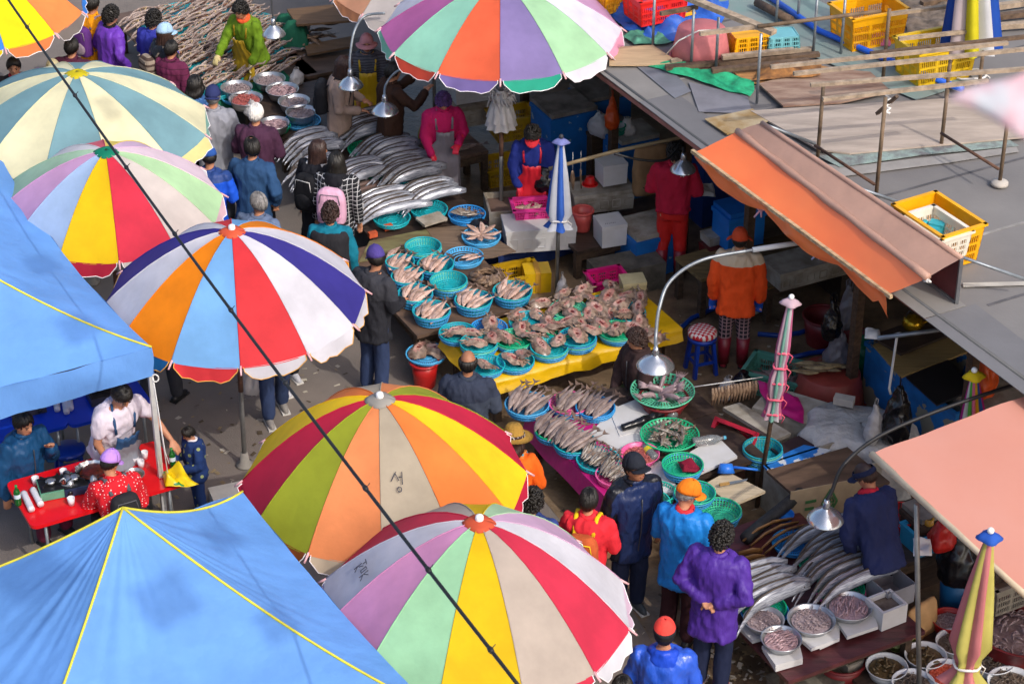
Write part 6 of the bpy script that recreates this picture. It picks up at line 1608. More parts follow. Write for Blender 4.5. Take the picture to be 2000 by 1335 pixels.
bag('clear bag on the cream tank lid', at(1225, 262, .9), .2, .2, PB_W, seed=2)
def sack(label, x, y, z, w, h, m, rz=0, stripe=None):
    o = thing('paper_sack', label, 'sack', at(x, y, z), radians(rz)); q = MB(); G = []
    for f, kx, ky in ((0, .96, .8), (.1, 1, 1), (.5, 1.02, 1.05), (.85, .98, .7), (1, 1, .12)): G.append([Vector((w / 2 * kx * (abs(cos(a)) ** .5) * (1 if cos(a) > 0 else -1), w * .22 * ky * (abs(sin(a)) ** .6) * (1 if sin(a) > 0 else -1), h * f)) for a in [2 * pi * i / 24 for i in range(25)]])
    q.grid(G); q.add(G[0][:-1], [tuple(reversed(range(24)))]); remesh(put('sack', q, m, o), .02, .03, .1)
    if stripe:
        for k in range(6): q = MB(); q.beam((-w * .3 + k * .02, -w * .245, h * (.2 + .08 * k)), (w * .3 - .02, -w * .245, h * (.34 + .08 * k)), .03, .008); put('stripe', q, stripe, o)
    return o
m_kraft = mat('kraft', '#8c6c4a', rough=.8, var=.15, bump=.2, bscale=14)
sack('brown paper sack with green diagonal stripes in the shade', 1268, 375, .62, .4, .6, m_kraft, 20, mat('stripe_green', '#2a4a30', rough=.7))
pipe('bamboo pole sticking out of the shed over the foam boxes', [(1072, 330, 1.45), (1200, 296, 1.6), (1330, 268, 1.75)], .022, wood('bamboo', '#9a8664', var=.3), 'bamboo_pole', 'pole')
for k, (x, y) in enumerate(((1118, 352), (1134, 350))):
    o = thing('hanging_fish', 'dried fish dangling from the bamboo pole, %s' % ('brown one' if k == 0 else 'thin pale one'), 'fish', at(x, y, 1.2)); q = MB(); q.tube([(0, 0, .35), (0, 0, .1)], .003, 4); put('string', q, MATS['white_rope'], o); q = MB(); q.tube([(0, 0, .12), (0, .01, .03), (.01, 0, -.12)], [.012, .03 - .018 * k, .006], 8, flat=.5); put('fish_body', q, m_dried, o)
# ruffled bundle of white bags on the mint parasol's pole
o = thing('bag_bundle', 'bundle of white plastic bags tied round the parasol pole', 'bags', (u6.location.x, u6.location.y, 1.45)); 
for lay, (r1, r0, hz, ht) in enumerate(((.17, .04, 0, .42), (.16, .05, .1, .34), (.13, .04, .22, .24))):
    q = MB(); G = []
    for i in range(6):
        f = i / 5; G.append([Vector(((r0 + (r1 - r0) * (1 - f) ** .7) * (1 + .14 * sin(a * 9 + lay) * (1 - f)) * cos(a), (r0 + (r1 - r0) * (1 - f) ** .7) * (1 + .14 * sin(a * 9 + lay) * (1 - f)) * sin(a), hz + ht * f)) for a in [2 * pi * k / 48 for k in range(49)]])
    q.grid(G); put('bag_layer', q, PB_W, o)
for k in range(34):
    a = k * 2.39; h0 = .3 + .12 * ((k * 7) % 5) / 5; l_ = rnd(.05, .12); q = MB(); q.tube([(.05 * cos(a), .05 * sin(a), h0), ((.06 + l_ * .7) * cos(a), (.06 + l_ * .7) * sin(a), h0 + .05), ((.06 + l_) * cos(a + .2), (.06 + l_) * sin(a + .2), h0 + rnd(-.06, .03))], [.015, .022, .008], 5, flat=.4); put('bag_tail', q, PB_W, o)
crate('yellow crate behind the bundle of bags', at(1000, 262, .3), .55, .4, .3, radians(20), plastic('crate_mustard', '#b89214'))
crate('yellow crate on the floor behind the chopping table', at(985, 350), .55, .4, .25, radians(20), plastic('crate_mustard', '#b89214'))
foam('white foam box stacked at the back behind the magenta sweater', 915, 190, .6, .45, .35, .28, 20); foam('grey foam box below the white one at the back', 915, 235, .3, .5, .38, .28, 20, m=m_foamd)
bag('yellow bag of waste beside the magenta vendor', at(838, 300, 0), .35, .5, mat('poly_yellow', '#a8901c', rough=.4), seed=9, handles=False)
for k in range(3): fish('long', 'long silver fish on the chopping table', 'fish on chopping table', at(880 + 16 * k, 296 - 3 * k, .58), radians(25), 0, 0, 1.3)
crate('dark green crate behind the squid basins', at(625, 165), .6, .42, .35, radians(24), plastic('crate_green', '#1c5a4a'))
# ================================================================ orange vendor's stall
table('wooden bench behind the orange vendor', (1370, 545), .52, .55, .9, wood('bench_ochre', '#75603a'))
bin_('bright blue picnic cooler with fruit stickers', 1440, 470, .53, .46, .36, .4, 26, plastic('cooler_blue', '#1a74c8'), plastic('cooler_lid', '#1a6abc'), name='cooler')
for k, (x, y) in enumerate(((1410, 405), (1418, 440))):
    pass
foam('small dirty white box on the bench', 1396, 470, .53, .26, .22, .1, 26, m=m_foamd); foam('dark red box under the small white box', 1396, 492, .42, .28, .24, .1, 26, m=plastic('box_red', '#5c1c1c'))
foam('long grey foam box beside the orange jacket', 1575, 535, .5, .95, .42, .22, 26, m=m_foamd)
crumple('tangle of white cord beside the red overalls', [(1360, 362), (1392, 358), (1395, 385), (1362, 388)], .9, MATS['white_rope'], .1, name='cord_heap', cat='cord')
bin_('dark blue barrel behind the red overalls', 1385, 420, 0, .5, .5, .8, 26, plastic('barrel_blue', '#173a7c'), plastic('barrel_blue', '#173a7c'))
bin_('dark wooden bin at the end of the long foam box', 1660, 560, 0, .6, .5, .8, 26, wood('bin_dark', '#3c3026'), m_lidg, name='wooden_bin')
def stool(label, x, y, rpx, h, m, cushion=None):
    c = at(x, y); o = thing('stool', label, 'stool', c, radians(20)); r = rpx
    q = MB(); q.lathe([(0, h), (r * .85, h), (r, h - .015), (r, h - .05), (r * .93, h - .05), (r * .9, h - .02), (0, h - .02)], 24); put('seat', q, m, o)
    for k in range(4):
        a = pi / 4 + k * pi / 2; q = MB(); q.beam((r * .78 * cos(a), r * .78 * sin(a), h - .03), (r * 1.12 * cos(a), r * 1.12 * sin(a), .005), .05, .035); put('leg', q, m, o)
        b_ = a + pi / 2; q = MB(); q.beam((r * .98 * cos(a), r * .98 * sin(a), h * .35), (r * .98 * cos(b_), r * .98 * sin(b_), h * .35), .02, .03); put('stretcher', q, m, o)
    if cushion: q = MB(); q.lathe([(0, h + .075), (r * .8, h + .07), (r * 1.0, h + .045), (r * 1.02, h + .01), (r * .9, h + .003), (0, h + .003)], 24); put('cushion', q, cushion, o)
    return o
m_stool = plastic('stool_blue', '#12389c', rough=.35)
stool('tall blue plastic stool with a red and white woven cushion', 1368, 725, .155, .46, m_stool, plastic('cushion_rw', '#c01c2c', rough=.4, pat=('check', '#ddd2cc', 16)))
crate('sea-green plastic crate of fish beside the wrapped parasol', at(1518, 760), .66, .45, .26, radians(-25), plastic('crate_sea', '#4f8c7e'), name='plastic_crate')
for k in range(14): fish('long', 'grey fish lying in the sea-green crate', 'fish in the sea-green crate', at(1518 + rnd(-40, 40), 735 + rnd(-10, 14), .16), rnd(0, 6), 0, 0, 1.0)
tub('upturned brick-red tub carrying yellow-grey fish', at(1616, 790), .39, .42, m_tubr, flip=True)
for k in range(14): fish('yellow', 'yellow-grey croaker fanned on the upturned brick-red tub', 'croakers on the tub', at(1570 + 9 * (k % 8), 716 + 9 * (k // 8) + rnd(-4, 4), .45 + .02 * (k % 3)), radians(160) + rnd(-.3, .3), 0, 0, 1.15)
tub('dark red tub standing at the back of the orange stall', at(1605, 668), .22, .34, m_tubm)
tub('second dark red tub half hidden by the hanging bags', at(1655, 700), .2, .3, m_tubm)
def hose(label, pts, r=.028): 
    o = pipe(label, [(x, y, z) for x, y, z in pts], r, plastic('hose_blue', '#123e90'), 'hose', 'hose'); return o
hose('blue hose snaking past the skate table', [(1270, 655, .03), (1300, 648, .03), (1330, 640, .03), (1350, 622, .03), (1385, 606, .03), (1400, 600, .03)])
hose('blue hose behind the orange vendor', [(1480, 652, .03), (1520, 655, .03), (1560, 650, .03), (1590, 640, .03)])
hose('blue hose curling beside the sea-green crate', [(1540, 700, .03), (1580, 690, .03), (1620, 684, .03), (1650, 690, .03)])
bag('grey plastic bag hanging from the awning, tied with pink string', at(1632, 722, .35), .26, .5, PB_G, seed=11, hang=True); bag('dark bag hanging beside the grey one', at(1622, 660, .75), .2, .45, PB_B, seed=12, hang=True); bag('clear grey bag hanging behind the tied one', at(1652, 640, .7), .18, .5, PB_G, seed=13, hang=True)
bag('green plastic bag leaning on the blue tank', at(1684, 735, .1), .26, .5, PB_GR, seed=14)
bag('white carrier bag beside the dried fish curtain', at(1420, 775, .05), .24, .22, PB_W, seed=15); bag('black rubbish bag under the sea-green crate', at(1450, 765, .03), .3, .24, PB_B, seed=16, handles=False)
foam('foam box wrapped in magenta plastic', 1550, 862, 0, .75, .45, .42, -30, m=m_foamd); crumple('magenta plastic sheet on the foam box', [(1475, 745), (1560, 775), (1570, 825), (1500, 800)], .45, MATS['cloth_magenta'], .06, name='plastic_sheet', cat='sheet')
o = thing('covered_goods', 'goods covered by a silver-grey tarpaulin', 'covered goods', at(1672, 915), radians(-20)); q = MB(); G = []
for i in range(8):
    f = i / 7; k = (1.05, 1.0, .95, .9, .82, .62, .35, .02)[i]; G.append([Vector((.6 * k * (abs(cos(a)) ** .7) * (1 if cos(a) >= 0 else -1) * (1 + .22 * (1 - abs(sin(4.5 * a))) * (1 - f)), .45 * k * (abs(sin(a)) ** .7) * (1 if sin(a) >= 0 else -1) * (1 + .25 * (1 - abs(sin(3.5 * a + 1))) * (1 - f)), (0, .14, .28, .42, .5, .53, .545, .55)[i] + .025 * noise.noise(Vector((cos(a) * 2.5, sin(a) * 2.5, f * 3))))) for a in [2 * pi * t / 64 for t in range(65)]])
q.grid(G, sm=True); put('tarpaulin', q, mat('tarp_silver', '#b8b6b4', rough=.32, var=.15, bump=.8, bscale=6, bdist=.07), o)
q = MB(); q.box((0, 0, .04), (.2, .1, .08)); tag(put('concrete_brick', q, mat('cement', '#b4ada4', rough=.9), loc=at(1648, 788, .565), rot=-.35), 'grey concrete brick weighing down the tarpaulin', 'brick')
p0 = at(1692, 668, .72); cx = p0 + AX * .75 + BX * .36
o = bin_('long blue painted tank with flaking sides', 0, 0, 0, 1.5, .72, .72, -62, mat('tank_flake', '#1a66a6', rough=.55, pat=('patch', '#8d8674', 4, .55), var=.2), lid=False); o.location = (cx.x, cx.y, 0)
board('tan board lying across the blue tank', [(1705, 672), (1800, 640), (1905, 680), (1760, 735)], .8, .025, wood('board_tan', '#8c7446', var=.15))
board('dark plastic sheet on the lower end of the blue tank', [(1770, 735), (1850, 700), (1900, 760), (1830, 790)], .79, .02, mat('mat_black', '#1d1d20', rough=.4))
pipe('steel pipe sticking out of the shed with knotted string', [(1714, 660, 1.75), (1880, 638, 1.85)], .022, m_steel)
o = thing('rope', 'frayed beige rope holding up the black bag', 'rope', at(1752, 655, 1.76)); q = MB(); P_ = [Vector((0, 0, 0)), Vector((-.01, 0, -.3)), Vector((-.02, 0, -.6)), Vector((0, 0, -.66))]; q.tube(P_, .013, 6); q.tube([(0, 0, 0.02), (.03, 0, .03), (.01, .02, -.02), (-.03, 0, .01), (0, 0, .02)], .012, 5); put('strand', q, MATS['white_rope'], o)
crumple('white knotted string on the end of the steel pipe', [(1688, 646), (1715, 642), (1718, 662), (1690, 664)], 1.72, MATS['white_rope'], .08, n=12, name='cord_heap', cat='cord')
bag('black plastic bag hanging from the beige rope', at(1748, 862, .55), .34, .62, PB_B, seed=17, hang=True); bag('white bag hanging next to the black one', at(1704, 862, .55), .2, .42, PB_W, seed=18, hang=True)
o = thing('kettle', 'brass kettle on the shelf under the eave', 'kettle', at(1782, 640, .85)); q = MB(); q.lathe([(0, 0), (.09, 0), (.11, .05), (.1, .11), (.05, .14), (.02, .15), (0, .17)], 20); put('pot', q, mat('brass', '#b08a1c', rough=.25, metal=.8), o); q = MB(); q.tube([(.09, 0, .05), (.15, 0, .08), (.18, 0, .13)], [.02, .015, .01], 8); put('spout', q, MATS['brass'], o); q = MB(); q.tube([(-.08 * cos(a), 0, .12 + .1 * sin(a)) for a in [pi * k / 8 for k in range(9)]], .008, 5); put('handle', q, MATS['mat_black'], o)
board('dark shelf beneath the brass kettle', [(1700, 655), (1800, 620), (1860, 650), (1760, 690)], .84, .03, m_tabd)
for k, (x, y) in enumerate(((1826, 690), (1870, 735))):
    stool('red plastic stool standing %s under the eave' % ('upside down' if k == 0 else 'behind the dark post'), x, y + 60, .14, .45, plastic('stool_red', '#b01c24'))
bag('orange bag hanging under the roof edge behind the rainbow parasol', at(1918, 775, .7), .3, .6, PB_O, seed=19, hang=True)
bin_('grey box behind the rainbow parasol', 1935, 900, 0, .8, .6, .7, 26, mat('grey_box', '#55554e', rough=.8, var=.2), m_lidg)
# cardboard with a green diamond emblem
o = thing('cardboard_panel', 'cardboard panel printed with a green diamond emblem', 'cardboard', at(1625, 1040, .3), 0); A4, B4 = at(1545, 960, .8), at(1700, 930, .8); dv = (B4 - A4); q = MB(); q.add([A4 - o.location, B4 - o.location, B4 - o.location - Vector((0, 0, .4)), A4 - o.location - Vector((0, 0, .4))] + [p - o.location + Vector((-.003, .008, 0)) for p in (A4, B4, B4 - Vector((0, 0, .4)), A4 - Vector((0, 0, .4)))], [(3, 2, 1, 0), (4, 5, 6, 7), (0, 1, 5, 4), (1, 2, 6, 5), (2, 3, 7, 6), (3, 0, 4, 7)]); put('sheet', q, mat('card_beige', '#a08c70', rough=.85, var=.12), o)
cd = A4.lerp(B4, .5) - o.location - Vector((0, 0, .2)) + Vector((.003, -.008, 0)); dn = dv.normalized(); q = MB()
D_ = [cd + Vector((0, 0, .15)), cd + dn * .075, cd - Vector((0, 0, .15)), cd - dn * .075]
for i in range(4): q.beam(D_[i], D_[(i + 1) % 4], .006, .02)
q.tube([cd + dn * (.04 * cos(a)) + Vector((0, 0, .055 * sin(a))) for a in [2 * pi * k / 16 for k in range(17)]], .006, 4); q.beam(cd - dn * .03, cd + dn * .03, .006, .014); q.beam(cd - Vector((0, 0, .04)), cd + Vector((0, 0, .04)), .006, .014)
q.beam(cd - dn * .25 + Vector((0, 0, .05)), cd - dn * .14 + Vector((0, 0, .05)), .005, .03); q.beam(cd - dn * .25 - Vector((0, 0, .03)), cd - dn * .16 - Vector((0, 0, .03)), .005, .03); put('emblem', q, mat('print_green', '#3c6a3c', rough=.7), o)
pipe('thick black rubber hose lying behind the violet jacket', [(1455, 1052, .62), (1490, 1022, .64), (1530, 990, .66), (1565, 962, .66)], .06, mat('rubber_dusty', '#222224', rough=.7, var=.5, scale=20), 'rubber_hose', 'hose')
# ================================================================ near table
zt = ZT + .045
GB = 'hairtails on the near table'
for x, y, n, L, lb in ((1606, 1078, 6, 1.05, 'hairtail fish in the upper pile of the near table'), (1630, 1138, 6, 1.02, 'hairtail fish in the pile over the pink-rimmed tray of the near table'), (1470, 1172, 6, .95, 'hairtail fish in the pile beside the violet jacket')):
    hairtails(lb, x, y, zt + .075, n, GB, L=L, step=.082, yaw=33)
for i in range(4):
    p = at(1500 + 14 * i, 1030 + 8 * i, zt + .1); q = MB(); q.tube([(-.28, 0, -.04), (-.12, 0, .03), (.05, 0, .045), (.26, 0, .0)], [.03, .04, .042, .034], 8, flat=.35, side=(0, -.5, .8)); o = put('dried_fillet', q, mat('fillet_brown', '#8a6438', rough=.55, col2='#6b4a28', scale=12), loc=p, rot=radians(35 + rnd(-4, 4))); tag(o, 'brown dried fillet over the blue basket of the near table', 'fish', 'brown dried fillets')
for i in range(3):
    q = MB(); q.tube([(-.12, 0, 0), (0, 0, .02), (.1, 0, 0)], [.03, .035, .03], 8, flat=.35); tag(put('dried_fillet', q, MATS['fillet_brown'], loc=at(1468 + 4 * i, 1078 + 12 * i, zt + .06), rot=radians(20 + rnd(-9, 9))), 'short brown fillet beside the violet jacket', 'fish', 'short brown fillets')
for lab, x, y, r, col in (('blue basket under the brown dried fillets', 1550, 1058, 42, BLUE_), ('green basket under the upper hairtail pile', 1600, 1098, 40, GREEN_), ('green basket beneath the middle hairtail pile', 1642, 1148, 46, GREEN_), ('pink-rimmed tray beneath the middle hairtail pile', 1642, 1156, 48, PINK_), ('green basket beneath the pile beside the violet jacket', 1492, 1185, 44, GREEN_), ('blue tray beneath the pile beside the violet jacket', 1493, 1192, 46, BLUE_)):
    basket(lab, x, y, zt + (0 if 'tray' in lab else .03), r, col, .05, fl=.9)
for lab, x, y, r, k in (('aluminium basin of octopus at the corner by the violet jacket', 1492, 1208, 40, 'octopus'), ('widest aluminium basin of octopus on the near table', 1585, 1208, 47, 'octopus'), ('aluminium basin of squid strips beside the foam box', 1658, 1182, 46, 'squid'), ('aluminium basin of squid strips at the near corner', 1526, 1246, 40, 'squid')):
    basin(lab, x, y, zt + .09, r, k, h=.07, what='wet ' + k + ' heaped in the ' + ' '.join(lab.split()[1:9]))
for i, (pts, z) in enumerate((([(1590, 1235), (1640, 1205), (1640, 1245), (1602, 1262)], zt + .05), ([(1540, 1225), (1625, 1200), (1640, 1245), (1585, 1265)], zt + .08), ([(1630, 1205), (1700, 1178), (1715, 1222), (1655, 1242)], zt + .08), ([(1440, 1220), (1500, 1210), (1505, 1240), (1470, 1250)], zt + .05), ([(1490, 1265), (1560, 1245), (1568, 1290), (1515, 1305)], zt + .04), ([(1488, 1260), (1558, 1240), (1568, 1284), (1515, 1298)], zt + .08))):
    board('white foam slab under the basins, %s' % 'at the front edge,below the widest basin,below the squid strips,by the violet jacket,lower one at the near corner,upper one at the near corner'.split(',')[i], pts, z, .035, m_foam, name='foam_board')
foam('open white foam box of shrimp on the near table', 1728, 1208, zt, .27, .25, .2, 30, lid=False, fillm=HM_['eel'])
o = thing('plastic_tub', 'empty translucent plastic tub on the near table', 'tub', at(1737, 1166, zt), radians(30)); q = MB(); L_, H_ = .3, .2
for c_, d_ in (((0, -.15, .1), (.3, .006, .2)), ((0, .15, .1), (.3, .006, .2)), ((-.15, 0, .1), (.006, .294, .2)), ((.15, 0, .1), (.006, .294, .2)), ((0, 0, .004), (.294, .294, .006))): q.box(c_, d_)
put('walls', q, mat('translucent_grey', '#a9a9b0', rough=.3, trans=.35, alpha=.85), o)
q = MB(); q.box((0, 0, .07), (.2, .2, .14)); put('purple_box', q, plastic('box_mauve', '#8c5a86'), o) if False else None
basin('small blue bowl behind the brown fillets', 1532, 1003, zt + .02, 19, None, plastic('bowl_blue', '#2a78d4'), h=.06)
tub('maroon stool-like tub under the near table' if False else 'dark tub in the shade under the near table', at(1640, 1330), .2, .25, m_tubm)
foam('foam box on the ground under the near table', 1662, 1316, 0, .34, .3, .26, 30, m=m_foamd, lid=False, fillm=mat('ice_brown', '#6b564c'))
foam('stone-grey slab under the near table', 1585, 1345, 0, .7, .4, .16, 30, m=MATS['concrete_rough'])
sack('tan paper sack leaning on the near table', 1790, 1262, 0, .36, .5, mat('kraft2', '#b08a5c', rough=.8, var=.15), 40)
sack('green and cream printed sack below the tan one', 1762, 1285, 0, .3, .26, mat('sack_green', '#4c5a24', rough=.7, pat=('bands', '#a8b478', 14, .5)), 40)
# basins on the ground in the near corner
zc = .18
cr = foam('low wooden pallet under the near corner basins', 1830, 1330, 0, 1.5, .9, .17, 28, m=m_tabd, name='pallet')
m_red_e = plastic('enamel_red', '#8c1c30', rough=.3)
for lab, x, y, r, k, hm in (('white-rimmed basin of crabs next to the foam box', 1732, 1300, 41, 'crab', None), ('white-rimmed basin of crabs beneath the awning pole', 1808, 1278, 41, 'crab', None), ('basin of grey prawns behind the folded red parasol', 1868, 1252, 40, 'eel', None), ('basin of prawns at the bottom edge', 1784, 1332, 42, 'eel', None), ('basin of orange-red shrimp at the bottom edge', 1850, 1312, 41, 'shrimp', 'red'), ('basin of brown prawns behind the parasol tie', 1938, 1288, 43, 'eel', None), ('basin of dark shrimp in the bottom corner', 1975, 1330, 46, 'eel', None)):
    basin(lab, x, y, zc, r, k, m_enam, h=.1, hm=hm, what='heap of ' + k.replace('eel', 'prawns').replace('crab', 'crabs') + ' in the ' + ' '.join(lab.split()[-7:]))
basin('red tub of pale shellfish behind the prawn basins', 1856, 1208, .15, 36, 'octopus', plastic('tub_red', '#a81c1c'), h=.14, what='pale shellfish heaped in the red tub')
basin('huge maroon tub at the frame edge', 2000, 1215, .1, 105, 'octopus', m_tubm, h=.35, fill=.5, what='dark shellfish in the huge maroon tub')
# back of that stall
table('dark work table behind the near awning pole', (1745, 1110), .5, .8, 1.5, m_tabd)
basket('red plastic colander with papers beside the navy shirt', 1763, 1003, .52, 38, '#c81c22', .16, fl=.7)
bag('black rubbish bag under the peach awning', at(1862, 1130, .45), .42, .5, PB_B, seed=21, handles=False); bag('red plastic bag on the black one', at(1838, 1062, .85), .34, .22, PB_R, seed=22)
q = MB(); q.lathe([(.05, 0), (.05, .06), (.03, .06), (.03, 0), (.05, 0)], 20); tag(put('tape_roll', q, plastic('tape_tan', '#b98a2c'), loc=at(1813, 1022, .75)), 'roll of brown tape hanging by the awning pole', 'tape')
bin_('turquoise crate behind the awning pole', 1810, 1060, .5, .4, .3, .2, 28, plastic('crate_turq', '#2a8cb4'), lid=False)
crate('grey slatted crate under the peach awning', at(1965, 1165, .35), .6, .4, .3, radians(28), plastic('crate_grey', '#8c8678'))
bin_('wooden post box behind the black bag', 1790, 1130, 0, .3, .3, .75, 28, wood('box_post', '#3e2c20'), m_lidg, name='wooden_bin')
crumple('tangle of beige string tied to the awning pole', [(1782, 1055), (1815, 1050), (1818, 1085), (1785, 1090)], 1.1, MATS['white_rope'], .08, n=12, name='cord_heap', cat='cord')
tub('blue barrel in the shade under the peach awning', at(1865, 1200), .18, .5, plastic('barrel_teal', '#1a5c8c'))
# ================================================================ lamps
m_shade = mat('lamp_alu', '#c4c7cc', rough=.22, metal=.85, var=.1, scale=6); m_bulb = mat('bulb', '#d8dadc', rough=.2)
def lamp(label, x, y, z, r, arm, armm=None, armr=.014, sleeve=None):
    c = at(x, y, z); o = thing('pendant_lamp', label, 'lamp', c)
    q = MB(); q.lathe([(.03, .12), (.045, .1), (r * .55, .075), (r * .85, .03), (r, -.005), (r * 1.01, -.012), (r * .99, -.008), (r * .83, .024), (r * .5, .065), (.0, .085)], 32); put('lamp_shade', q, m_shade, o)
    q = MB(); q.lathe([(.0, .2), (.022, .2), (.028, .17), (.034, .15), (.034, .11), (0, .11)], 14); put('socket', q, m_shade, o)
    q = MB()
    for k in range(4): a = k * pi / 2 + .4; q.tube([(.018 * cos(a), .018 * sin(a), .06), (.018 * cos(a), .018 * sin(a), -.09)], .008, 6)
    q.lathe([(0, .03), (.03, .03), (.03, .075), (0, .075)], 12); put('bulb', q, m_bulb, o)
    P_ = [Vector((0, 0, .19))] + [at(*p) - c for p in arm]
    # smooth the arm
    S_ = []
    for i in range(len(P_) - 1):
        p0_, p1_, p2_, p3_ = P_[max(0, i - 1)], P_[i], P_[i + 1], P_[min(len(P_) - 1, i + 2)]
        for k in range(6):
            t = k / 6; S_.append(.5 * ((2 * p1_) + (p2_ - p0_) * t + (2 * p0_ - 5 * p1_ + 4 * p2_ - p3_) * t * t + (3 * p1_ - p0_ - 3 * p2_ + p3_) * t ** 3))
    S_.append(P_[-1]); q = MB(); q.tube(S_, armr, 8); put('arm', q, armm or m_steel, o)
    if sleeve: q = MB(); q.tube([P_[-2], P_[-1]], armr * 1.5, 10); put('sleeve', q, m_white, o)
    return o
m_blk = MATS['black_rubber']
lamp('large aluminium lamp on a curved steel arm in front of the squid baskets', 1280, 712, 1.3, .185, [(1281, 655, 1.55), (1288, 600, 1.8), (1310, 548, 1.98), (1370, 508, 2.05), (1470, 488, 2.08), (1560, 474, 2.1)], armr=.018, sleeve=True)
lamp('aluminium lamp on a black arm above the near hairtails', 1612, 1012, 1.45, .16, [(1625, 958, 1.7), (1650, 905, 1.9), (1720, 850, 2.0), (1850, 795, 2.1), (2010, 742, 2.2)], m_blk, .018)
lamp('aluminium lamp above the dried fish stall', 535, 66, 1.5, .145, [(532, 25, 1.75), (528, -25, 2.0)], m_blk, .01)
lamp('aluminium lamp in front of the beige trench coat', 685, 166, 1.5, .15, [(684, 110, 1.8), (692, 62, 2.05), (712, 32, 2.15), (752, 26, 2.2)], m_steel, .016)
lamp('bright aluminium lamp above the farthest hairtail pile', 752, 216, 1.4, .16, [(754, 165, 1.65), (775, 140, 1.8), (810, 126, 1.9)], m_steel, .014)
lamp('aluminium lamp in front of the red overalls', 1334, 330, 1.6, .14, [(1336, 300, 1.75), (1330, 285, 1.82), (1300, 312, 1.8), (1250, 312, 1.85), (1200, 300, 1.95)], m_blk, .014)
# ================================================================ picnic under the tent
def ftable(label, near, z, la, lb, m):
    n = at(near[0], near[1], z); o = thing('folding_table', label, 'table', (n.x, n.y, 0)); G = []
    poly = []; rr = .07
    for (ca, cb) in ((0, 0), (0, lb), (-la, lb), (-la, 0)):
        sa = -1 if ca == 0 else 1; sb = 1 if cb == 0 else -1
        ctr = AX * (ca + sa * rr) + BX * (cb + sb * rr); e0 = {(0, 0): 0, (0, 1): 1, (1, 1): 2, (1, 0): 3}
        a_s = {(True, True): 180, (True, False): 270, (False, False): 0, (False, True): 90}[(ca == 0, cb == 0)]
        for k in range(5):
            a = radians(a_s + 90 * k / 4); poly.append(Vector((0, 0, z)) + ctr + (BX * cos(a) + AX * (-sin(a)) * -1 * -1) * rr)
    q = MB(); q.slab(poly, .035); put('top', q, m, o)
    for i in (.12, .88):
        for j in (.1, .9): p = AX * (-la * i) + BX * (lb * j); q = MB(); q.tube([(p.x, p.y, .0), (p.x, p.y, z - .035)], .016, 8); put('leg', q, m_steel, o)
    return o
ftable('bright red folding table under the upper blue tent', (62, 1030), .7, .8, 1.5, plastic('table_red2', '#d8141c', rough=.25, var=.05))
ftable('blue folding table behind the red one at the frame edge', (-70, 885), .7, .75, 1.05, plastic('table_blue', '#0d3fc4', rough=.3, var=.05))
ftable('blue folding table behind the white T-shirt', (138, 832), .7, .75, .85, plastic('table_blue', '#0d3fc4', rough=.3))
stool('blue plastic stool between the two picnickers', 142, 945, .17, .44, m_stool)
def stove(label, x, y, z, rz, m):
    o = thing('gas_stove', label, 'stove', at(x, y, z), radians(rz)); q = MB(); q.box((0, 0, .045), (.34, .26, .08)); put('casing', q, m, o)
    q = MB(); q.box((-.05, 0, .09), (.22, .23, .012)); put('drip_tray', q, mat('stove_black', '#1c1c1e', rough=.3), o)
    q = MB(); q.lathe([(.02, .1), (.045, .11), (.05, .13), (.03, .135), (0, .135)], 18, M=Matrix.Translation((-.05, 0, 0)));
    put('burner', q, m_alu, o); q = MB()
    for k in range(4): a = k * pi / 2 + .78; q = MB(); q.beam((-.05 + .04 * cos(a), .04 * sin(a), .125), (-.05 + .12 * cos(a), .12 * sin(a), .125), .01, .03); put('pan_support', q, MATS['stove_black'], o)
    q = MB(); q.tube([(.115, -.11, .1), (.115, .11, .1)], .036, 12); put('gas_cartridge', q, m_alu, o); q = MB(); q.lathe([(.022, 0), (.022, .02), (0, .02)], 12, M=Matrix.Translation((.1, -.135, .045)) @ Matrix.Rotation(pi / 2, 4, 'X')); put('dial', q, MATS['stove_black'], o); return o
stove('green portable gas stove on the red table', 112, 958, .702, 20, plastic('stove_green', '#5c9a7e')); stove('grey gas stove on the blue table at the frame edge', 52, 800, .702, 25, mat('stove_grey', '#4c4c50', rough=.35, metal=.5)); stove('grey gas stove beside the white T-shirt', 205, 775, .702, 25, mat('stove_grey', '#4c4c50')); stove('dark gas stove in front of the foil tray', 158, 950, .702, 20, mat('stove_navy', '#22304c', rough=.4))
m_gl = mat('bottle_green', '#1a7a30', rough=.1, trans=.5, var=.03); m_lbl = plastic('label_pale', '#c8d8e4')
bottle('green glass bottle with a pale label at the corner of the red table', 36, 985, .702, .22, .033, m_gl, 0, plastic('cap_green', '#2a8a40'), lying=False, lab_m=m_lbl); bottle('green glass bottle beside the child', 338, 912, .702, .22, .033, m_gl, 0, plastic('cap_green', '#2a8a40'), lying=False, lab_m=m_lbl)
for i, (x0, y0, x1, y1) in enumerate(((46, 962, 62, 995), (64, 955, 80, 985), (108, 770, 112, 800), (124, 765, 130, 805), (134, 768, 138, 798))):
    z = .735; A5, B5 = at(x0, y0, z), at(x1, y1, z); q = MB(); n5 = 14
    q.tube([A5.lerp(B5, k / n5) - A5 for k in range(n5 + 1)], [.03 + .0025 * (k % 2) for k in range(n5 + 1)], 12); tag(put('cup_sleeve', q, plastic('cup_white', '#d4d2d8', rough=.4), loc=A5), 'long sleeve of stacked white paper cups, %s' % 'nearest the green bottle,beside the green stove,first on the blue table,longest on the blue table,third on the blue table'.split(',')[i], 'cups')
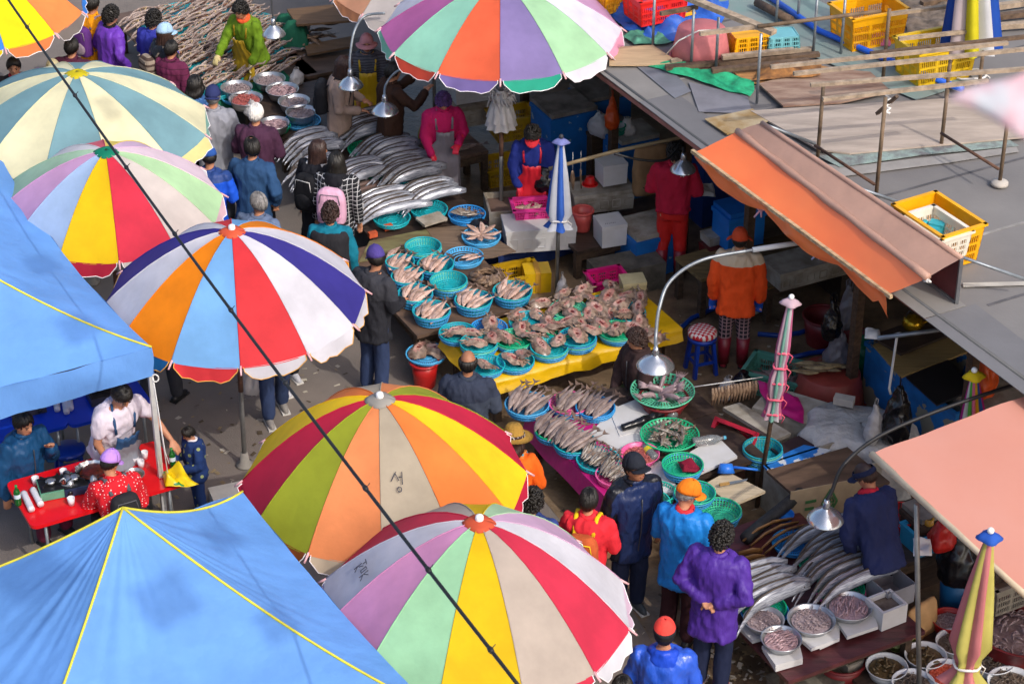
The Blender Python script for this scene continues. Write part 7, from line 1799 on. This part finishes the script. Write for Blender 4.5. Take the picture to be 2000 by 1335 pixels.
for i, (x, y) in enumerate(((140, 985), (283, 895), (268, 985), (272, 960), (70, 945), (125, 930), (265, 905), (276, 912))):
    c = at(x, y, .702); o = thing('paper_cup', 'white paper cup on the red table, %s' % 'in front of the green stove,at the far end by the pole,beside the red dotted sleeve,behind the red dotted sleeve,near the cup sleeves,behind the green stove,knocked over by the cap,beside the knocked-over one'.split(',')[i], 'cup', c); q = MB(); q.lathe([(0, 0), (.026, 0), (.036, .08), (.034, .08), (.024, .004), (0, .004)], 16); put('cup', q, MATS['cup_white'], o)
o = thing('foil_tray', 'foil tray of red spicy food on the stove', 'tray', at(182, 922, .8)); q = MB(); G = []
for i in range(4): G.append([Vector(((.13 + .035 * i / 3) * cos(a) * (1 + .05 * sin(11 * a) * i / 3), (.1 + .03 * i / 3) * sin(a) * (1 + .06 * sin(13 * a) * i / 3), .05 * i / 3)) for a in [2 * pi * k / 40 for k in range(41)]])
q.grid(G); put('foil', q, mat('foil', '#c9ccd0', rough=.25, metal=.9), o); q = MB(); q.lathe([(0, .05), (.08, .045), (.125, .025), (.13, .01)], 20); put('stew', q, mat('stew', '#7a2a12', rough=.3, col2='#3c1c0e', scale=30, bump=.6, bscale=50, bdist=.01), o)
crumple('yellow and green plastic bag on the end of the red table', [(310, 925), (352, 915), (385, 945), (325, 955)], .72, plastic('bag_yg', '#e8c80c', rough=.35, pat=('patch', '#14803c', 5, .56)), .16, name='plastic_bag', cat='bag')
basin('small dish of greens on the red table', 262, 925, .702, 20, 'eel', m_alu, h=.04, hm='eel', what='dark greens in the small dish')
basin('metal plate beside the green stove', 95, 942, .702, 18, None, m_alu, h=.03); basin('small metal dish of red sauce', 130, 940, .78, 14, 'shrimp', m_alu, h=.025, hm='red', what='red sauce in the metal dish')
foam('white plastic jerrycan lying by the foot of the striped parasol', 448, 985, 0, .34, .24, .16, 20, m=plastic('jerry', '#d4d0c4'), name='jerrycan')
bag('pale carrier bag held behind the striped parasol', at(497, 765, .3), .3, .34, PB_W, seed=30)
# litter on the wet pavement
litter = MB(); rs = random.Random(5)
for k in range(620):
    p = at(rs.uniform(300, 700), rs.uniform(700, 1090), .006) if k > 420 else at(rs.uniform(1080, 1560), rs.uniform(520, 1330), .008) if k % 3 else at(rs.uniform(1380, 1500), rs.uniform(1230, 1330), .008)
    a = rs.uniform(0, 6); l = rs.uniform(.01, .035); d = Vector((cos(a), sin(a), 0)) * l; e = Vector((-sin(a), cos(a), 0)) * l * rs.uniform(.2, .8)
    litter.add([p - d - e, p + d - e, p + d + e + Vector((0, 0, .006)), p - d + e], [(0, 1, 2, 3)], rs.randint(0, 2))
tag(put('litter', litter, [mat('scrap_a', '#8c7a5c', rough=.8), mat('scrap_b', '#b4ac9c', rough=.7), mat('scrap_c', '#4c4030', rough=.8)]), 'scraps of straw and fish waste on the wet pavement', 'litter', kind='stuff')
bake_all()
